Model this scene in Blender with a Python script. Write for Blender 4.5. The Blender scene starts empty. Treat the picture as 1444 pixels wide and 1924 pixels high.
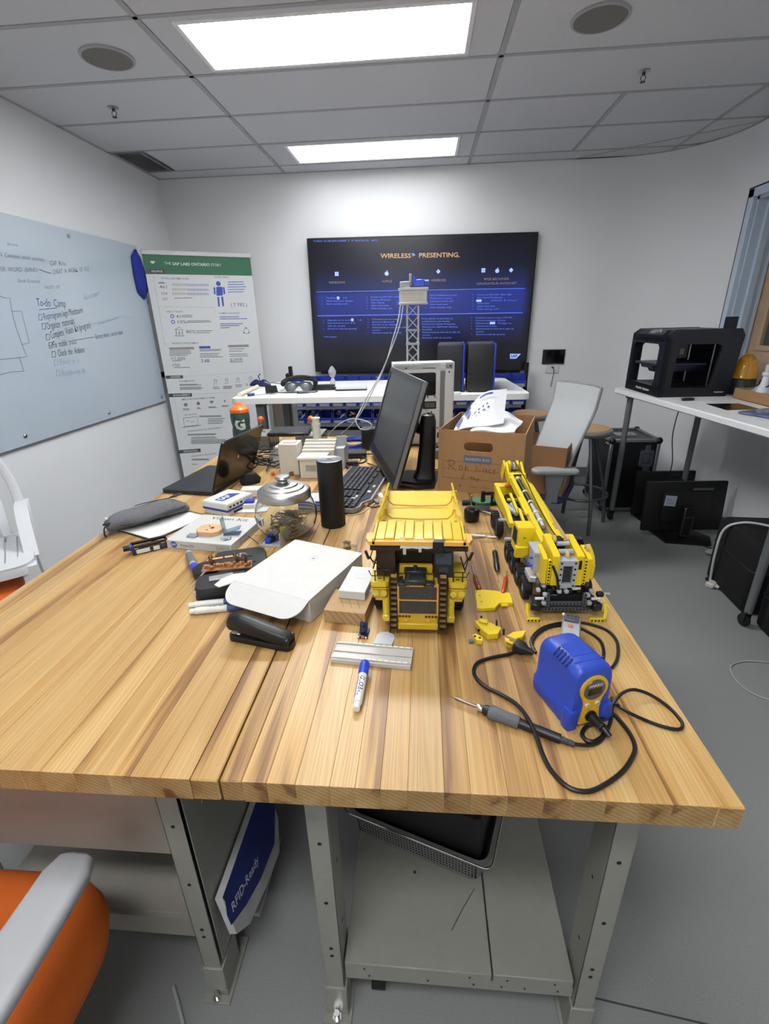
import bpy, bmesh, math, random
from mathutils import Matrix, Vector, Euler
from math import sin, cos, pi, radians
random.seed(7)
COL = bpy.context.scene.collection
# ---------------------------------------------------------------- camera
RT = Vector((0.99685606, 0.07580812, -0.02304599))
UP = Vector((-0.00722871, 0.37666167, 0.92632269))
FW = Vector((-0.07890332, 0.9232438, -0.37602547))
FPX = 893.08
CAM = Vector((0, 0, 1.51))
cd = bpy.data.cameras.new('camera'); cam = bpy.data.objects.new('camera', cd); COL.objects.link(cam)
cd.sensor_fit = 'HORIZONTAL'; cd.sensor_width = 36; cd.lens = FPX/1444*36; cd.clip_start = .02
M_ = Matrix((RT, UP, -FW)).transposed().to_4x4(); M_.translation = CAM; cam.matrix_world = M_
bpy.context.scene.camera = cam
# ---------------------------------------------------------------- world, exposure
w = bpy.data.worlds.new('world'); bpy.context.scene.world = w; w.use_nodes = True
w.node_tree.nodes['Background'].inputs[0].default_value = (.75, .82, .9, 1)
w.node_tree.nodes['Background'].inputs[1].default_value = .15
vs = bpy.context.scene.view_settings
vs.view_transform = 'Standard'; vs.look = 'None'; vs.gamma = 1; vs.use_curve_mapping = False; vs.exposure = 0.0
LAMP = 24          # emission of the troffer diffusers
# ---------------------------------------------------------------- point helpers (a sight line cut with a real plane)
def P(u, v, x=None, y=None, z=None):
    d = FW + RT*((u-722)/FPX) - UP*((v-962)/FPX)
    t = x/d.x if x is not None else (y/d.y if y is not None else (z-1.51)/d.z)
    return CAM + d*t
TT = .85
def T(u, v, h=0.0): return P(u, v, z=TT+h)
# ---------------------------------------------------------------- materials
def lin(c):
    if isinstance(c, str):
        c = [int(c[i:i+2], 16)/255 for i in (0, 2, 4)]
        c = [x/12.92 if x <= .04045 else ((x+.055)/1.055)**2.4 for x in c]
    return (c[0], c[1], c[2], 1)
MATS = {}
def mat(name, col, rough=.5, metal=0, var=.06, scale=40, bump=.0, bscale=200, trans=0, ior=1.45, emit=0, alpha=1, coat=0, spec=.5):
    if name in MATS: return MATS[name]
    m = bpy.data.materials.new(name); m.use_nodes = True; nt = m.node_tree; b = nt.nodes['Principled BSDF']; L = nt.links.new
    c = lin(col); b.inputs['Base Color'].default_value = c
    b.inputs['Roughness'].default_value = rough; b.inputs['Metallic'].default_value = metal
    b.inputs['IOR'].default_value = ior; b.inputs['Transmission Weight'].default_value = trans
    b.inputs['Alpha'].default_value = alpha; b.inputs['Coat Weight'].default_value = coat
    b.inputs['Specular IOR Level'].default_value = spec
    tc = nt.nodes.new('ShaderNodeTexCoord')
    if var > 0:
        n = nt.nodes.new('ShaderNodeTexNoise'); n.inputs['Scale'].default_value = scale; n.inputs['Detail'].default_value = 4
        L(tc.outputs['Object'], n.inputs['Vector'])
        r = nt.nodes.new('ShaderNodeMapRange'); r.inputs[1].default_value = .3; r.inputs[2].default_value = .7
        r.inputs[3].default_value = 1-var; r.inputs[4].default_value = 1+var
        L(n.outputs[0], r.inputs[0])
        v = nt.nodes.new('ShaderNodeVectorMath'); v.operation = 'SCALE'; v.inputs[0].default_value = c[:3]
        L(r.outputs[0], v.inputs['Scale']); L(v.outputs[0], b.inputs['Base Color'])
    if bump > 0:
        n2 = nt.nodes.new('ShaderNodeTexNoise'); n2.inputs['Scale'].default_value = bscale; n2.inputs['Detail'].default_value = 3
        L(tc.outputs['Object'], n2.inputs['Vector'])
        bp = nt.nodes.new('ShaderNodeBump'); bp.inputs['Strength'].default_value = bump; bp.inputs['Distance'].default_value = .002
        L(n2.outputs[0], bp.inputs['Height']); L(bp.outputs[0], b.inputs['Normal'])
    if emit:
        b.inputs['Emission Color'].default_value = c; b.inputs['Emission Strength'].default_value = emit
    MATS[name] = m; return m
# ---------------------------------------------------------------- mesh builder
def fr(o, xd=(1, 0, 0), yd=(0, 1, 0)):
    x = Vector(xd).normalized(); z = x.cross(Vector(yd)).normalized(); y = z.cross(x)
    m = Matrix((x, y, z)).transposed().to_4x4(); m.translation = Vector(o); return m
def Rz(a): return Matrix.Rotation(radians(a), 4, 'Z')
def Rx(a): return Matrix.Rotation(radians(a), 4, 'X')
def Ry(a): return Matrix.Rotation(radians(a), 4, 'Y')
def Tr(*a): return Matrix.Translation(Vector(a if len(a) == 3 else a[0]))
def spline(pts, n=6, closed=False):
    P_ = [Vector(p) for p in pts]; out = []; N = len(P_)
    rng = range(N if closed else N-1)
    for i in rng:
        if closed: a, b, c, d = P_[(i-1) % N], P_[i], P_[(i+1) % N], P_[(i+2) % N]
        else: a, b, c, d = P_[max(i-1, 0)], P_[i], P_[i+1], P_[min(i+2, N-1)]
        for k in range(n):
            t = k/n
            out.append(.5*((2*b)+(c-a)*t+(2*a-5*b+4*c-d)*t*t+(3*b-a-3*c+d)*t**3))
    if not closed: out.append(P_[-1])
    return out
class MB:
    def __init__(s): s.bm = bmesh.new(); s.M = Matrix.Identity(4)
    def _add(s, vs, M):
        bmesh.ops.transform(s.bm, matrix=s.M @ M, verts=vs)
    def box(s, c, d, bev=0, rot=None, seg=1):
        r = bmesh.ops.create_cube(s.bm, size=1); vs = r['verts']
        bmesh.ops.scale(s.bm, vec=d, verts=vs)
        if bev > 0:
            es = list({e for v in vs for e in v.link_edges})
            rr = bmesh.ops.bevel(s.bm, geom=vs+es, offset=min(bev, min(d)*.49), segments=seg, profile=.6, affect='EDGES', clamp_overlap=True)
            vs = list({v for f in rr['faces'] for v in f.verts} | {v for v in vs if v.is_valid})
            vs = s._island(vs)
        M = Tr(*c)
        if rot is not None: M = M @ (rot if isinstance(rot, Matrix) else Euler([radians(a) for a in rot]).to_matrix().to_4x4())
        s._add(vs, M); return s
    def _island(s, vs):
        seen = set(vs); st = list(vs)
        while st:
            v = st.pop()
            for e in v.link_edges:
                o = e.other_vert(v)
                if o not in seen: seen.add(o); st.append(o)
        return list(seen)
    def bb(s, x0, y0, z0, x1, y1, z1, bev=0, seg=1):
        return s.box(((x0+x1)/2, (y0+y1)/2, (z0+z1)/2), (abs(x1-x0), abs(y1-y0), abs(z1-z0)), bev, None, seg)
    def cyl(s, a, b, r0, r1=None, seg=16, cap=True):
        a = Vector(a); b = Vector(b); d = b-a
        vs = bmesh.ops.create_cone(s.bm, cap_ends=cap, cap_tris=False, segments=seg, radius1=r0, radius2=(r0 if r1 is None else r1), depth=d.length)['verts']
        s._add(vs, Tr(*((a+b)/2)) @ d.to_track_quat('Z', 'Y').to_matrix().to_4x4()); return s
    def sph(s, c, r, seg=14, sc=(1, 1, 1)):
        vs = bmesh.ops.create_uvsphere(s.bm, u_segments=seg, v_segments=max(6, seg//2), radius=r)['verts']
        s._add(vs, Tr(*c) @ Matrix.Diagonal((*sc, 1))); return s
    def tube(s, pts, r, seg=8, closed=False, cap=True, flat=1):
        pts = [s.M @ Vector(p) for p in pts]; n = len(pts); rings = []; up = None
        for i, p in enumerate(pts):
            a = pts[(i-1) % n] if (closed or i > 0) else p; b = pts[(i+1) % n] if (closed or i < n-1) else p
            t = (b-a).normalized() if (b-a).length > 1e-9 else Vector((0, 0, 1))
            if up is None:
                up = (s.M.to_3x3() @ Vector((0, 0, 1))).normalized()
                if abs(t.dot(up)) > .9: up = Vector((1, 0, 0)) if abs(t.x) < .9 else Vector((0, 1, 0))
            x = t.cross(up)
            if x.length < 1e-6: x = t.cross(Vector((.3, .9, .1)))
            x.normalize(); y = x.cross(t).normalized(); up = y
            rr = r[i] if isinstance(r, (list, tuple)) else r
            rings.append([s.bm.verts.new(p + x*cos(2*pi*k/seg)*rr + y*sin(2*pi*k/seg)*rr*flat) for k in range(seg)])
        for i in range(n if closed else n-1):
            A, B = rings[i], rings[(i+1) % n]
            for k in range(seg): s.bm.faces.new((A[k], A[(k+1) % seg], B[(k+1) % seg], B[k]))
        if cap and not closed:
            s.bm.faces.new(rings[0][::-1]); s.bm.faces.new(rings[-1])
        return s
    def lathe(s, prof, c=(0, 0, 0), seg=24, sx=1, sy=1, M=None):
        M = s.M @ Tr(*c) @ (M or Matrix.Identity(4)); rings = []
        for (r, z) in prof:
            rings.append([s.bm.verts.new(M @ Vector((r*sx*cos(2*pi*k/seg), r*sy*sin(2*pi*k/seg), z))) for k in range(seg)])
        for A, B in zip(rings, rings[1:]):
            for k in range(seg): s.bm.faces.new((A[k], A[(k+1) % seg], B[(k+1) % seg], B[k]))
        if prof[0] == prof[-1]: return s
        if prof[0][0] > 1e-5: s.bm.faces.new(rings[0][::-1])
        if prof[-1][0] > 1e-5: s.bm.faces.new(rings[-1])
        return s
    def prism(s, poly, z0, z1, M=None, holes=None):
        """extrude an xy outline from z0 to z1"""
        M = s.M @ (M or Matrix.Identity(4)); n = len(poly)
        A = [s.bm.verts.new(M @ Vector((x, y, z0))) for x, y in poly]; B = [s.bm.verts.new(M @ Vector((x, y, z1))) for x, y in poly]
        if holes:
            for V in (A, B): pass
        s.bm.faces.new(A[::-1]); s.bm.faces.new(B)
        for i in range(n): s.bm.faces.new((A[i], A[(i+1) % n], B[(i+1) % n], B[i]))
        return s
    def ring(s, outer, inner, z0, z1, M=None):
        """plate with an opening: outer and inner outlines of the same point count"""
        M = s.M @ (M or Matrix.Identity(4)); n = len(outer)
        V = [[s.bm.verts.new(M @ Vector((x, y, z))) for x, y in o] for o in (outer, inner) for z in (z0, z1)]
        O0, O1, I0, I1 = V
        for i in range(n):
            j = (i+1) % n
            s.bm.faces.new((O1[i], O1[j], I1[j], I1[i])); s.bm.faces.new((O0[j], O0[i], I0[i], I0[j]))
            s.bm.faces.new((O0[i], O0[j], O1[j], O1[i])); s.bm.faces.new((I0[j], I0[i], I1[i], I1[j]))
        return s
    def quad(s, *p):
        s.bm.faces.new([s.bm.verts.new(s.M @ Vector(q)) for q in p]); return s
    def grid(s, f, nu, nv, th=0):
        """surface from f(u,v) in 0..1, with thickness th"""
        V = [[s.bm.verts.new(s.M @ Vector(f(i/nu, j/nv))) for j in range(nv+1)] for i in range(nu+1)]
        F = [s.bm.faces.new((V[i][j], V[i+1][j], V[i+1][j+1], V[i][j+1])) for i in range(nu) for j in range(nv)]
        if th:
            bmesh.ops.recalc_face_normals(s.bm, faces=F)
            bmesh.ops.solidify(s.bm, geom=F, thickness=th)
        return s
    def loft(s, secs, cap=True, closed=True):
        """secs: lists of points, same count"""
        R = [[s.bm.verts.new(s.M @ Vector(p)) for p in q] for q in secs]; n = len(R[0])
        for A, B in zip(R, R[1:]):
            for k in range(n if closed else n-1): s.bm.faces.new((A[k], A[(k+1) % n], B[(k+1) % n], B[k]))
        if cap: s.bm.faces.new(R[0][::-1]); s.bm.faces.new(R[-1])
        return s
    def text(s, body, size, M, align='LEFT', bold=0.0, shear=0.0, warp=None, ext=0.0, sx=1.0):
        c = bpy.data.curves.new('t', 'FONT'); c.body = body; c.size = size; c.align_x = align; c.align_y = 'CENTER'
        c.offset = bold*size; c.shear = shear; c.resolution_u = 2; c.extrude = ext
        o = bpy.data.objects.new('t', c); me = bpy.data.meshes.new_from_object(o)
        for v in me.vertices:
            q = Vector((v.co.x*sx, v.co.y, v.co.z))
            if warp: q = Vector(warp(q))
            v.co = s.M @ M @ q
        s.bm.from_mesh(me)
        bpy.data.objects.remove(o); bpy.data.curves.remove(c); bpy.data.meshes.remove(me); return s
    def mesh(s, name, m, sm=40, recalc=True):
        if recalc: bmesh.ops.recalc_face_normals(s.bm, faces=s.bm.faces)
        me = bpy.data.meshes.new(name); s.bm.to_mesh(me); s.bm.free(); me.materials.append(m)
        if sm:
            me.shade_smooth(); me.set_sharp_from_angle(angle=radians(sm))
        return me
def link(name, me, parent=None, label=None):
    o = bpy.data.objects.new(name, me); COL.objects.link(o)
    if parent is not None: o.parent = parent
    if label: o['label'] = label
    return o
def part(name, mb, m, parent, label=None, sm=40, recalc=True):
    return link(name, mb.mesh(name, m, sm, recalc), parent, label)
def thing(name, label, cat, loc=(0, 0, 0), rz=0, group=None, rot=None):
    o = bpy.data.objects.new(name, None); COL.objects.link(o); o.location = loc
    o.rotation_euler = rot if rot else (0, 0, radians(rz)); o.empty_display_size = .02
    o['label'] = label; o['category'] = cat
    if group: o['group'] = group
    return o
def pieces(name, mb, m, parent, spots, label=None, sm=40):
    """alike pieces of one part: objects that share a mesh"""
    me = mb.mesh(name, m, sm); out = []
    for p in spots:
        o = link(name, me, parent, label)
        if isinstance(p, Matrix): o.matrix_local = p
        elif len(p) == 4: o.location = p[:3]; o.rotation_euler = (0, 0, radians(p[3]))
        else: o.location = p
        out.append(o)
    return out
def stuffpart(*a, **k):
    o = part(*a, **k); o['kind'] = 'stuff'; return o
def solo(name, label, cat, mb, m, loc=(0, 0, 0), rz=0, group=None, sm=40, kind=None, rot=None):
    o = link(name, mb.mesh(name, m, sm)); o.location = loc; o.rotation_euler = rot if rot else (0, 0, radians(rz))
    o['label'] = label; o['category'] = cat
    if group: o['group'] = group
    if kind: o['kind'] = kind
    return o
def dup(o, loc=None, rz=None, label=None, parent=None):
    c = o.copy(); COL.objects.link(c)
    if parent is not None: c.parent = parent
    if loc is not None: c.location = loc
    if rz is not None: c.rotation_euler = (0, 0, radians(rz))
    if label: c['label'] = label
    for ch in list(o.children):
        dup(ch, parent=c)
    return c
def struct(name, mb, m, parent=None, label=None, sm=0):
    o = link(name, mb.mesh(name, m, sm), parent, label)
    if parent is None: o['kind'] = 'structure'
    return o
def rrect(w, h, r, n=4, cx=0, cy=0):
    out = []
    for (sx, sy, a0) in ((1, 1, 0), (-1, 1, 90), (-1, -1, 180), (1, -1, 270)):
        for k in range(n+1):
            a = radians(a0+90*k/n); out.append((cx+sx*(w/2-r)+r*cos(a), cy+sy*(h/2-r)+r*sin(a)))
    return out
def circ(r, n=20, cx=0, cy=0, a0=0): return [(cx+r*cos(a0+2*pi*k/n), cy+r*sin(a0+2*pi*k/n)) for k in range(n)]
# common materials
WHITE = mat('white_plastic', 'd2d1cd', .35, var=.02)
OFFW = mat('off_white_print', 'c9c4b8', .6, var=.03, bump=.1, bscale=300)
BLACK = mat('black_plastic', '141416', .38, var=.1)
BLKM = mat('black_matte', '0e0e10', .7, var=.1)
DGREY = mat('dark_grey_plastic', '35373a', .45, var=.05)
MGREY = mat('mid_grey_plastic', '7d8084', .45, var=.04)
LGREY = mat('light_grey_plastic', 'a9adb2', .4, var=.03)
CHROME = mat('chrome', 'd0d0d0', .18, 1, var=0)
STEEL = mat('brushed_steel', 'b0b0ae', .3, 1, var=.05, scale=90)
YEL = mat('yellow_plastic', 'e8c21c', .32, var=.03)
RUB = mat('black_rubber', '121213', .6, var=.1)
BLUE = mat('blue_plastic', '2843b8', .35, var=.03)
NAVY = mat('navy_print', '2a3f8f', .5, var=0)
ORNG = mat('orange_plastic', 'c85a14', .25, var=.03)
CLEAR = mat('clear_plastic', 'f2f5f7', .06, var=0, trans=1, ior=1.2)
GLASS = mat('clear_glass', 'f6fbfa', .0, var=0, trans=1, ior=1.4)
INK = mat('black_ink', '18181c', .6, var=0)
GINK = mat('grey_ink', '8a8c90', .6, var=0)
BINK = mat('blue_ink', '3451b4', .6, var=0)
CARD = mat('brown_cardboard', '9a7650', .8, var=.05, scale=30, bump=.15, bscale=60)
WCARD = mat('white_cardboard', 'b9b9b6', .7, var=.02, bump=.1, bscale=80)
PAPER = mat('white_paper', 'cfcfce', .8, var=.02)
BENCHG = mat('bench_grey_enamel', '84847c', .38, var=.03, bump=.05, bscale=400)
# ================================================================ ROOM
WALLM = mat('painted_wall', 'e6e7e8', .75, var=.012, scale=3, bump=.08, bscale=350)
WALLM2 = mat('painted_wall_left', 'e2e4e6', .7, var=.012, scale=3, bump=.08, bscale=350)
CEILT = mat('ceiling_tile_fibre', 'cdced2', .9, var=.05, scale=250, bump=.35, bscale=500)
TBAR = mat('ceiling_grid_paint', 'a6a7a9', .5, var=0)
FLOORM = mat('grey_speckled_vinyl', '7f8180', .5, var=.09, scale=260, bump=.03, bscale=200)
H = 2.665; YB = 4.69; XL = -2.27; XR = 2.22; YN = -2.6
mb = MB(); mb.bb(XL-.1, YN-.1, -.1, XR+.4, YB+.1, 0); floor = struct('floor', mb, FLOORM)
mb = MB(); mb.tube([(XL, .02, .0002), (.5, .35, .0002), (XR, .1, .0002)], .0015, 4)
mb = MB(); mb.prism([(.30, .66), (XR, .42), (XR, .424), (.30, .664)], 0, .0006); part('seam', mb, mat('floor_seam', '3c3d3e', .7, var=0), floor)
mb = MB(); mb.bb(XL-.1, YN, 0, XL, YB, H+.12); wall_left = struct('wall_left', mb, WALLM2)
mb = MB(); mb.bb(XL, YN-.1, 0, XR, YN, H+.12); struct('wall_near', mb, WALLM)
arc = [(XR-.65+.65*cos(radians(a)), 4.04+.65*sin(radians(a))) for a in range(0, 91, 5)]
poly = [(XL, YB), ] + arc[::-1] + [(XR+.15, 4.04), (XR+.15, YB+.1), (XL, YB+.1)]
mb = MB(); mb.prism(poly, 0, H+.12); wall_far = struct('wall_far', mb, WALLM, sm=30)
# right wall with the doorway (y 3.0-3.95, up to 2.2)
DX = 2.40
mb = MB(); mb.bb(XR, 3.95, 0, XR+.3, 4.04, H+.12); mb.bb(XR, YN, 0, XR+.3, 2.98, H+.12); mb.bb(XR, 2.98, 0, XR+.18, 3.95, 1.0); mb.bb(XR, 2.98, 2.225, XR+.3, 3.95, H+.12)
wall_right = struct('wall_right', mb, WALLM)
JAMB = mat('frame_daylight_tint', 'c0cfde', .3, var=.02)  # daylight from the next room is put into the frame's pale blue
door = MB(); door.bb(XR-.012, 3.945, .94, XR+.02, 4.0, 2.268, .003); door.bb(XR-.012, 2.93, .94, XR+.02, 2.985, 2.268, .003); door.bb(XR-.012, 2.93, 2.215, XR+.02, 4.0, 2.27, .003)
door.bb(XR-.012, 2.93, .94, XR+.02, 4.0, 1.0, .003); door.bb(XR+.02, 3.925, 1.0, DX, 3.95, 2.225); door.bb(XR+.02, 2.98, 1.0, DX, 3.005, 2.225); door.bb(XR+.02, 2.98, 2.2, DX, 3.95, 2.225)
door.bb(XR+.075, 3.905, 1.0, XR+.12, 3.93, 2.21, .003); door.bb(XR+.155, 3.913, 1.0, XR+.17, 3.93, 2.21)
trim1 = struct('window_1', door, JAMB)
mb = MB(); mb.bb(XR-.0125, 4.0, .94, XR+.002, 4.006, 2.277); mb.bb(XR-.0125, 2.93, 2.271, XR+.002, 4.006, 2.277)
part('frame_shadow_gap', mb, BLKM, trim1)  # black strip drawn for the shadow gap along the frame edge
WOODD = mat('door_wood_veneer', 'b89c80', .45, var=.12, scale=8)
# door leaf with a lite
def yz(y, z): return (y, z)
Mx = Matrix(((0, 0, 1, DX), (1, 0, 0, 0), (0, 1, 0, 0), (0, 0, 0, 1)))   # (a,b,c)->(DX+c, a, b)
mb = MB(); mb.ring([(3.0, 0), (3.93, 0), (3.93, 2.2), (3.0, 2.2)], [(3.16, 1.27), (3.79, 1.27), (3.79, 2.08), (3.16, 2.08)], 0, .045, Mx)
d1 = struct('door_1', mb, WOODD)
BEAD = mat('pale_wood_bead', 'b9a184', .5, var=.05)
mb = MB(); mb.ring([(3.13, 1.24), (3.82, 1.24), (3.82, 2.11), (3.13, 2.11)], [(3.165, 1.275), (3.785, 1.275), (3.785, 2.075), (3.165, 2.075)], -.012, .0, Mx); part('glass_bead', mb, BEAD, d1)
mb = MB(); mb.bb(DX+.015, 3.16, 1.27, DX+.021, 3.79, 2.08); part('pane', mb, mat('dark_door_glass', '4c5450', .05, var=.1, scale=3, coat=.5), d1)
mb = MB(); mb.cyl((DX, 3.08, 1.0), (DX-.06, 3.08, 1.0), .012); mb.cyl((DX-.055, 3.08, 1.0), (DX-.055, 3.2, 1.0), .01); part('door_handle', mb, STEEL, d1)
# baseboards
BB = mat('grey_rubber_baseboard', '77797a', .6, var=.03)
mb = MB(); mb.bb(XL, YN, 0, XL+.008, YB, .1, .003); struct('baseboard_left', mb, BB)
arc2 = [(XR-.65+.642*cos(radians(a)), 4.04+.642*sin(radians(a))) for a in range(0, 91, 5)]
mb = MB(); mb.prism([(XL+.01, YB-.008)]+arc2[::-1]+[(XR-.0005, 4.04)]+[(x, y) for x, y in arc]+[(XL+.01, YB-.0005)], 0, .1); struct('baseboard_far', mb, BB)
mb = MB(); mb.bb(XR-.008, YN, 0, XR, 4.04, .1, .003); struct('baseboard_right', mb, BB)
# ceiling: slab above, tiles and grid bars below
mb = MB(); mb.bb(XL-.1, YN-.1, H+.12, XR+.4, YB+.1, H+.2); ceiling = struct('ceiling', mb, CEILT)
YS = [2.447+.508*k for k in range(-10, 5)]+[YB]
XA = [XL, -1.17, .36, 1.89, XR]
LIGHT_ROWS = {2.447: (-1.03, .19), 3.971: (-.98, .235), .923: (-1.03, .19), -.601: (-1.03, .19), -2.125: (-1.03, .19)}
def inside(x, y):
    return not (y > 4.04 and x > XR-.65 and math.hypot(x-(XR-.65), y-4.04) > .65)
g = .012
tile_meshes = {}
def tile(x0, x1, y0, y1):
    x0 += g; x1 -= g; y0 += g; y1 -= g
    if x1-x0 < .03 or y1-y0 < .03: return
    key = (round(x1-x0, 2), round(y1-y0, 2)); clip = x1 > XR-.66 and y1 > 4.04
    if clip:
        # the corner tiles are cut to the curved wall
        poly = []
        N = 14
        pts = [(x0, y0), (x1, y0)] + [(x1, y0+(y1-y0)*k/N) for k in range(1, N)] + [(x1+(x0-x1)*k/N, y1) for k in range(0, N)] + [(x0, y1)]
        c = Vector((XR-.65, 4.04))
        for (x, y) in pts:
            if x > c.x and y > c.y:
                d = Vector((x, y))-c
                if d.length > .64: d = d.normalized()*.64; x, y = c+d
            poly.append((x, y))
        q = [poly[0]]
        for p_ in poly[1:]:
            if (Vector(p_)-Vector(q[-1])).length > 1e-3: q.append(p_)
        if len(q) < 3: return
        mb = MB(); mb.prism(q, H-.004, H+.014); part('ceiling_tile', mb, CEILT, ceiling, sm=0); return
    if key not in tile_meshes:
        mb = MB(); mb.bb(-(x1-x0)/2, -(y1-y0)/2, -.009, (x1-x0)/2, (y1-y0)/2, .009, .004); tile_meshes[key] = mb.mesh('ceiling_tile', CEILT, 0)
    o = link('ceiling_tile', tile_meshes[key], ceiling); o.location = ((x0+x1)/2, (y0+y1)/2, H+.005)
XS2 = [-1.17, .36, 1.125, 1.89]
for i in range(len(YS)-1):
    y0, y1 = YS[i], YS[i+1]; key = round(y0, 3)
    cols = [(XL, -1.17), (-1.17, .36), (.36, 1.89), (1.89, XR)]
    if y0 > 3.4 and y0 < 4.4: cols = [(XL, -1.17), (-1.17, .36), (.36, 1.125), (1.125, 1.89), (1.89, XR)]
    for (x0, x1) in cols:
        if (x0, x1) == (-1.17, .36) and key in LIGHT_ROWS:
            a, b = LIGHT_ROWS[key]
            tile(x0, a, y0, y1); tile(b, x1, y0, y1)
            mb = MB(); mb.bb(a-g, y0+g, H-.004, b+g, y0+.056, H+.014); mb.bb(a-g, y1-.05, H-.004, b+g, y1-g, H+.014); part('ceiling_tile', mb, CEILT, ceiling, sm=0)
        elif x0 == XL and abs(y0-3.971) < .01:
            tile(-2.02, x1, y0, y1)
        else: tile(x0, x1, y0, y1)
# grid bars
def bar(x0, y0, x1, y1, wd=.024):
    mb = MB()
    mb.bb(min(x0, x1)-(wd/2 if x0 == x1 else 0), min(y0, y1)-(wd/2 if y0 == y1 else 0), H-.006, max(x0, x1)+(wd/2 if x0 == x1 else 0), max(y0, y1)+(wd/2 if y0 == y1 else 0), H, .001)
    part('grid_bar', mb, TBAR, ceiling, sm=0)
for y in YS[:-1]:
    xe = XR if y < 4.04 else XR-.65+math.sqrt(max(0, .64**2-(y-4.04)**2))
    bar(XL, y, xe, y)
for x in (-1.17, .36): bar(x, YN, x, YB)
bar(1.89, YN, 1.89, 4.58); bar(1.125, 3.463, 1.125, 4.479)
bar(XL+.012, YN, XL+.012, YB); bar(XL, YB-.012, XR-.66, YB-.012); bar(XR-.012, YN, XR-.012, 4.04)
mb = MB(); mb.ring([(XR-.65+.65*cos(radians(a)), 4.04+.65*sin(radians(a))) for a in range(0, 91, 6)]+[(1.2, 4.69)], [(XR-.65+.628*cos(radians(a)), 4.04+.628*sin(radians(a))) for a in range(0, 91, 6)]+[(1.2, 4.668)], H-.006, H)
part('grid_bar', mb, TBAR, ceiling, sm=0)
# troffers
DIFFS = {3.971: .32, 2.447: 1.95, .923: .55, -.601: 1.1, -2.125: 1.1}; TROF = mat('white_enamel_reflector', 'eeeeee', .35, var=0)
LN = {2.447: 'wide white lit ceiling troffer nearest the camera, above the bench', 3.971: 'smaller looking white lit ceiling troffer close to the far wall above the screen',
      .923: 'lit ceiling troffer above the near end of the benches', -.601: 'lit ceiling troffer behind the photographer', -2.125: 'lit ceiling troffer at the near end of the room'}
for k, (a, b) in LIGHT_ROWS.items():
    y0, y1 = k+.058, k+.458
    t = thing('ceiling_light', LN[k], 'ceiling light', (0, 0, 0), 0, 'recessed ceiling troffers')
    mb = MB(); mb.ring([(a-.012, y0-.012), (b+.012, y0-.012), (b+.012, y1+.012), (a-.012, y1+.012)], [(a+.008, y0+.008), (b-.008, y0+.008), (b-.008, y1-.008), (a+.008, y1-.008)], H-.008, H+.004); part('frame', mb, TROF, t, sm=0)
    mb = MB()
    for q in (((a+.004, y0+.004), (b-.004, y0+.004)), ((b-.004, y0+.004), (b-.004, y1-.004)), ((b-.004, y1-.004), (a+.004, y1-.004)), ((a+.004, y1-.004), (a+.004, y0+.004))):
        (x_, y_), (u_, v_) = q; mb.quad((x_, y_, H), (u_, v_, H), (u_, v_, H+.06), (x_, y_, H+.06))
    mb.bb(a, y0, H+.06, b, y1, H+.065); part('housing', mb, TROF, t, sm=0)
    mb = MB(); mb.bb(a+.02, y0+.05, H+.028, b-.02, y1-.03, H+.034); part('diffuser', mb, mat('lit_diffuser_%d' % (k*1000), 'fdfeff', .5, var=0, emit=LAMP*DIFFS[k]), t, 'glowing white lens', sm=0)
    mb = MB(); mb.bb(a+.01, y0+.012, H+.012, b-.01, y0+.05, H+.016)
    part('lip', mb, mat('troffer_lens_lip', 'f4f6f8', .5, var=0, emit=.9), t, sm=0)
# ceiling speakers, sprinklers, vent
SPK = mat('speaker_grille_grey', '77746f', .8, var=.15, scale=900)
for (x, y, lb) in ((-1.465, 2.725, 'round grey ceiling speaker left of the troffer'), (.73, 2.69, 'round grey ceiling speaker right of the troffer')):
    t = thing('ceiling_speaker', lb, 'speaker', (x, y, H), 0, 'ceiling speakers')
    mb = MB(); mb.lathe([(.118, 0), (.118, -.006), (.108, -.010), (.105, -.006), (.105, 0)], (0, 0, -.0041)); part('rim', mb, mat('speaker_rim', 'a5a5a6', .5, var=0), t)
    mb = MB(); mb.lathe([(.0001, -.012), (.07, -.0105), (.105, -.008), (.105, -.004)], (0, 0, -.004)); part('grille', mb, SPK, t)
for (x, y, lb) in ((-1.768, 3.245, 'small metal fire sprinkler head on the left of the ceiling'), (1.12, 3.21, 'small metal fire sprinkler head on the right of the ceiling')):
    t = thing('fire_sprinkler', lb, 'sprinkler', (x, y, H-.004), 0, 'ceiling sprinklers')
    mb = MB(); mb.lathe([(.03, 0), (.03, -.004), (.015, -.008), (.001, -.008)]); part('escutcheon', mb, STEEL, t)
    mb = MB(); mb.cyl((0, 0, 0), (0, 0, -.018), .008); mb.tube([(-.004, 0, -.015), (-.014, 0, -.028), (-.004, 0, -.045)], .002, 6); mb.tube([(.004, 0, -.015), (.014, 0, -.028), (.004, 0, -.045)], .002, 6)
    mb.lathe([(.013, -.045), (.013, -.048), (.001, -.05)]); part('sprinkler_body', mb, mat('dark_brass', '4a453c', .4, .8, var=0), t)
t = thing('return_air_grille', 'grey slotted return air grille in the ceiling beside the left wall', 'air grille', (0, 0, 0))
GV = mat('grey_grille', '7f8081', .6, var=.03)
mb = MB(); mb.ring([(XL+.03, 3.99), (-2.03, 3.99), (-2.03, 4.46), (XL+.03, 4.46)], [(XL+.045, 4.005), (-2.045, 4.005), (-2.045, 4.445), (XL+.045, 4.445)], H-.008, H+.004); part('frame', mb, GV, t, sm=0)
sl = None
for k in range(14):
    if sl is None:
        mb = MB(); mb.box((0, 0, 0), (.2, .026, .003), rot=(25, 0, 0)); sl = mb.mesh('slat', GV, 0)
    o = link('slat', sl, t); o.location = (-2.135, 4.02+.0315*k, H)
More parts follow.
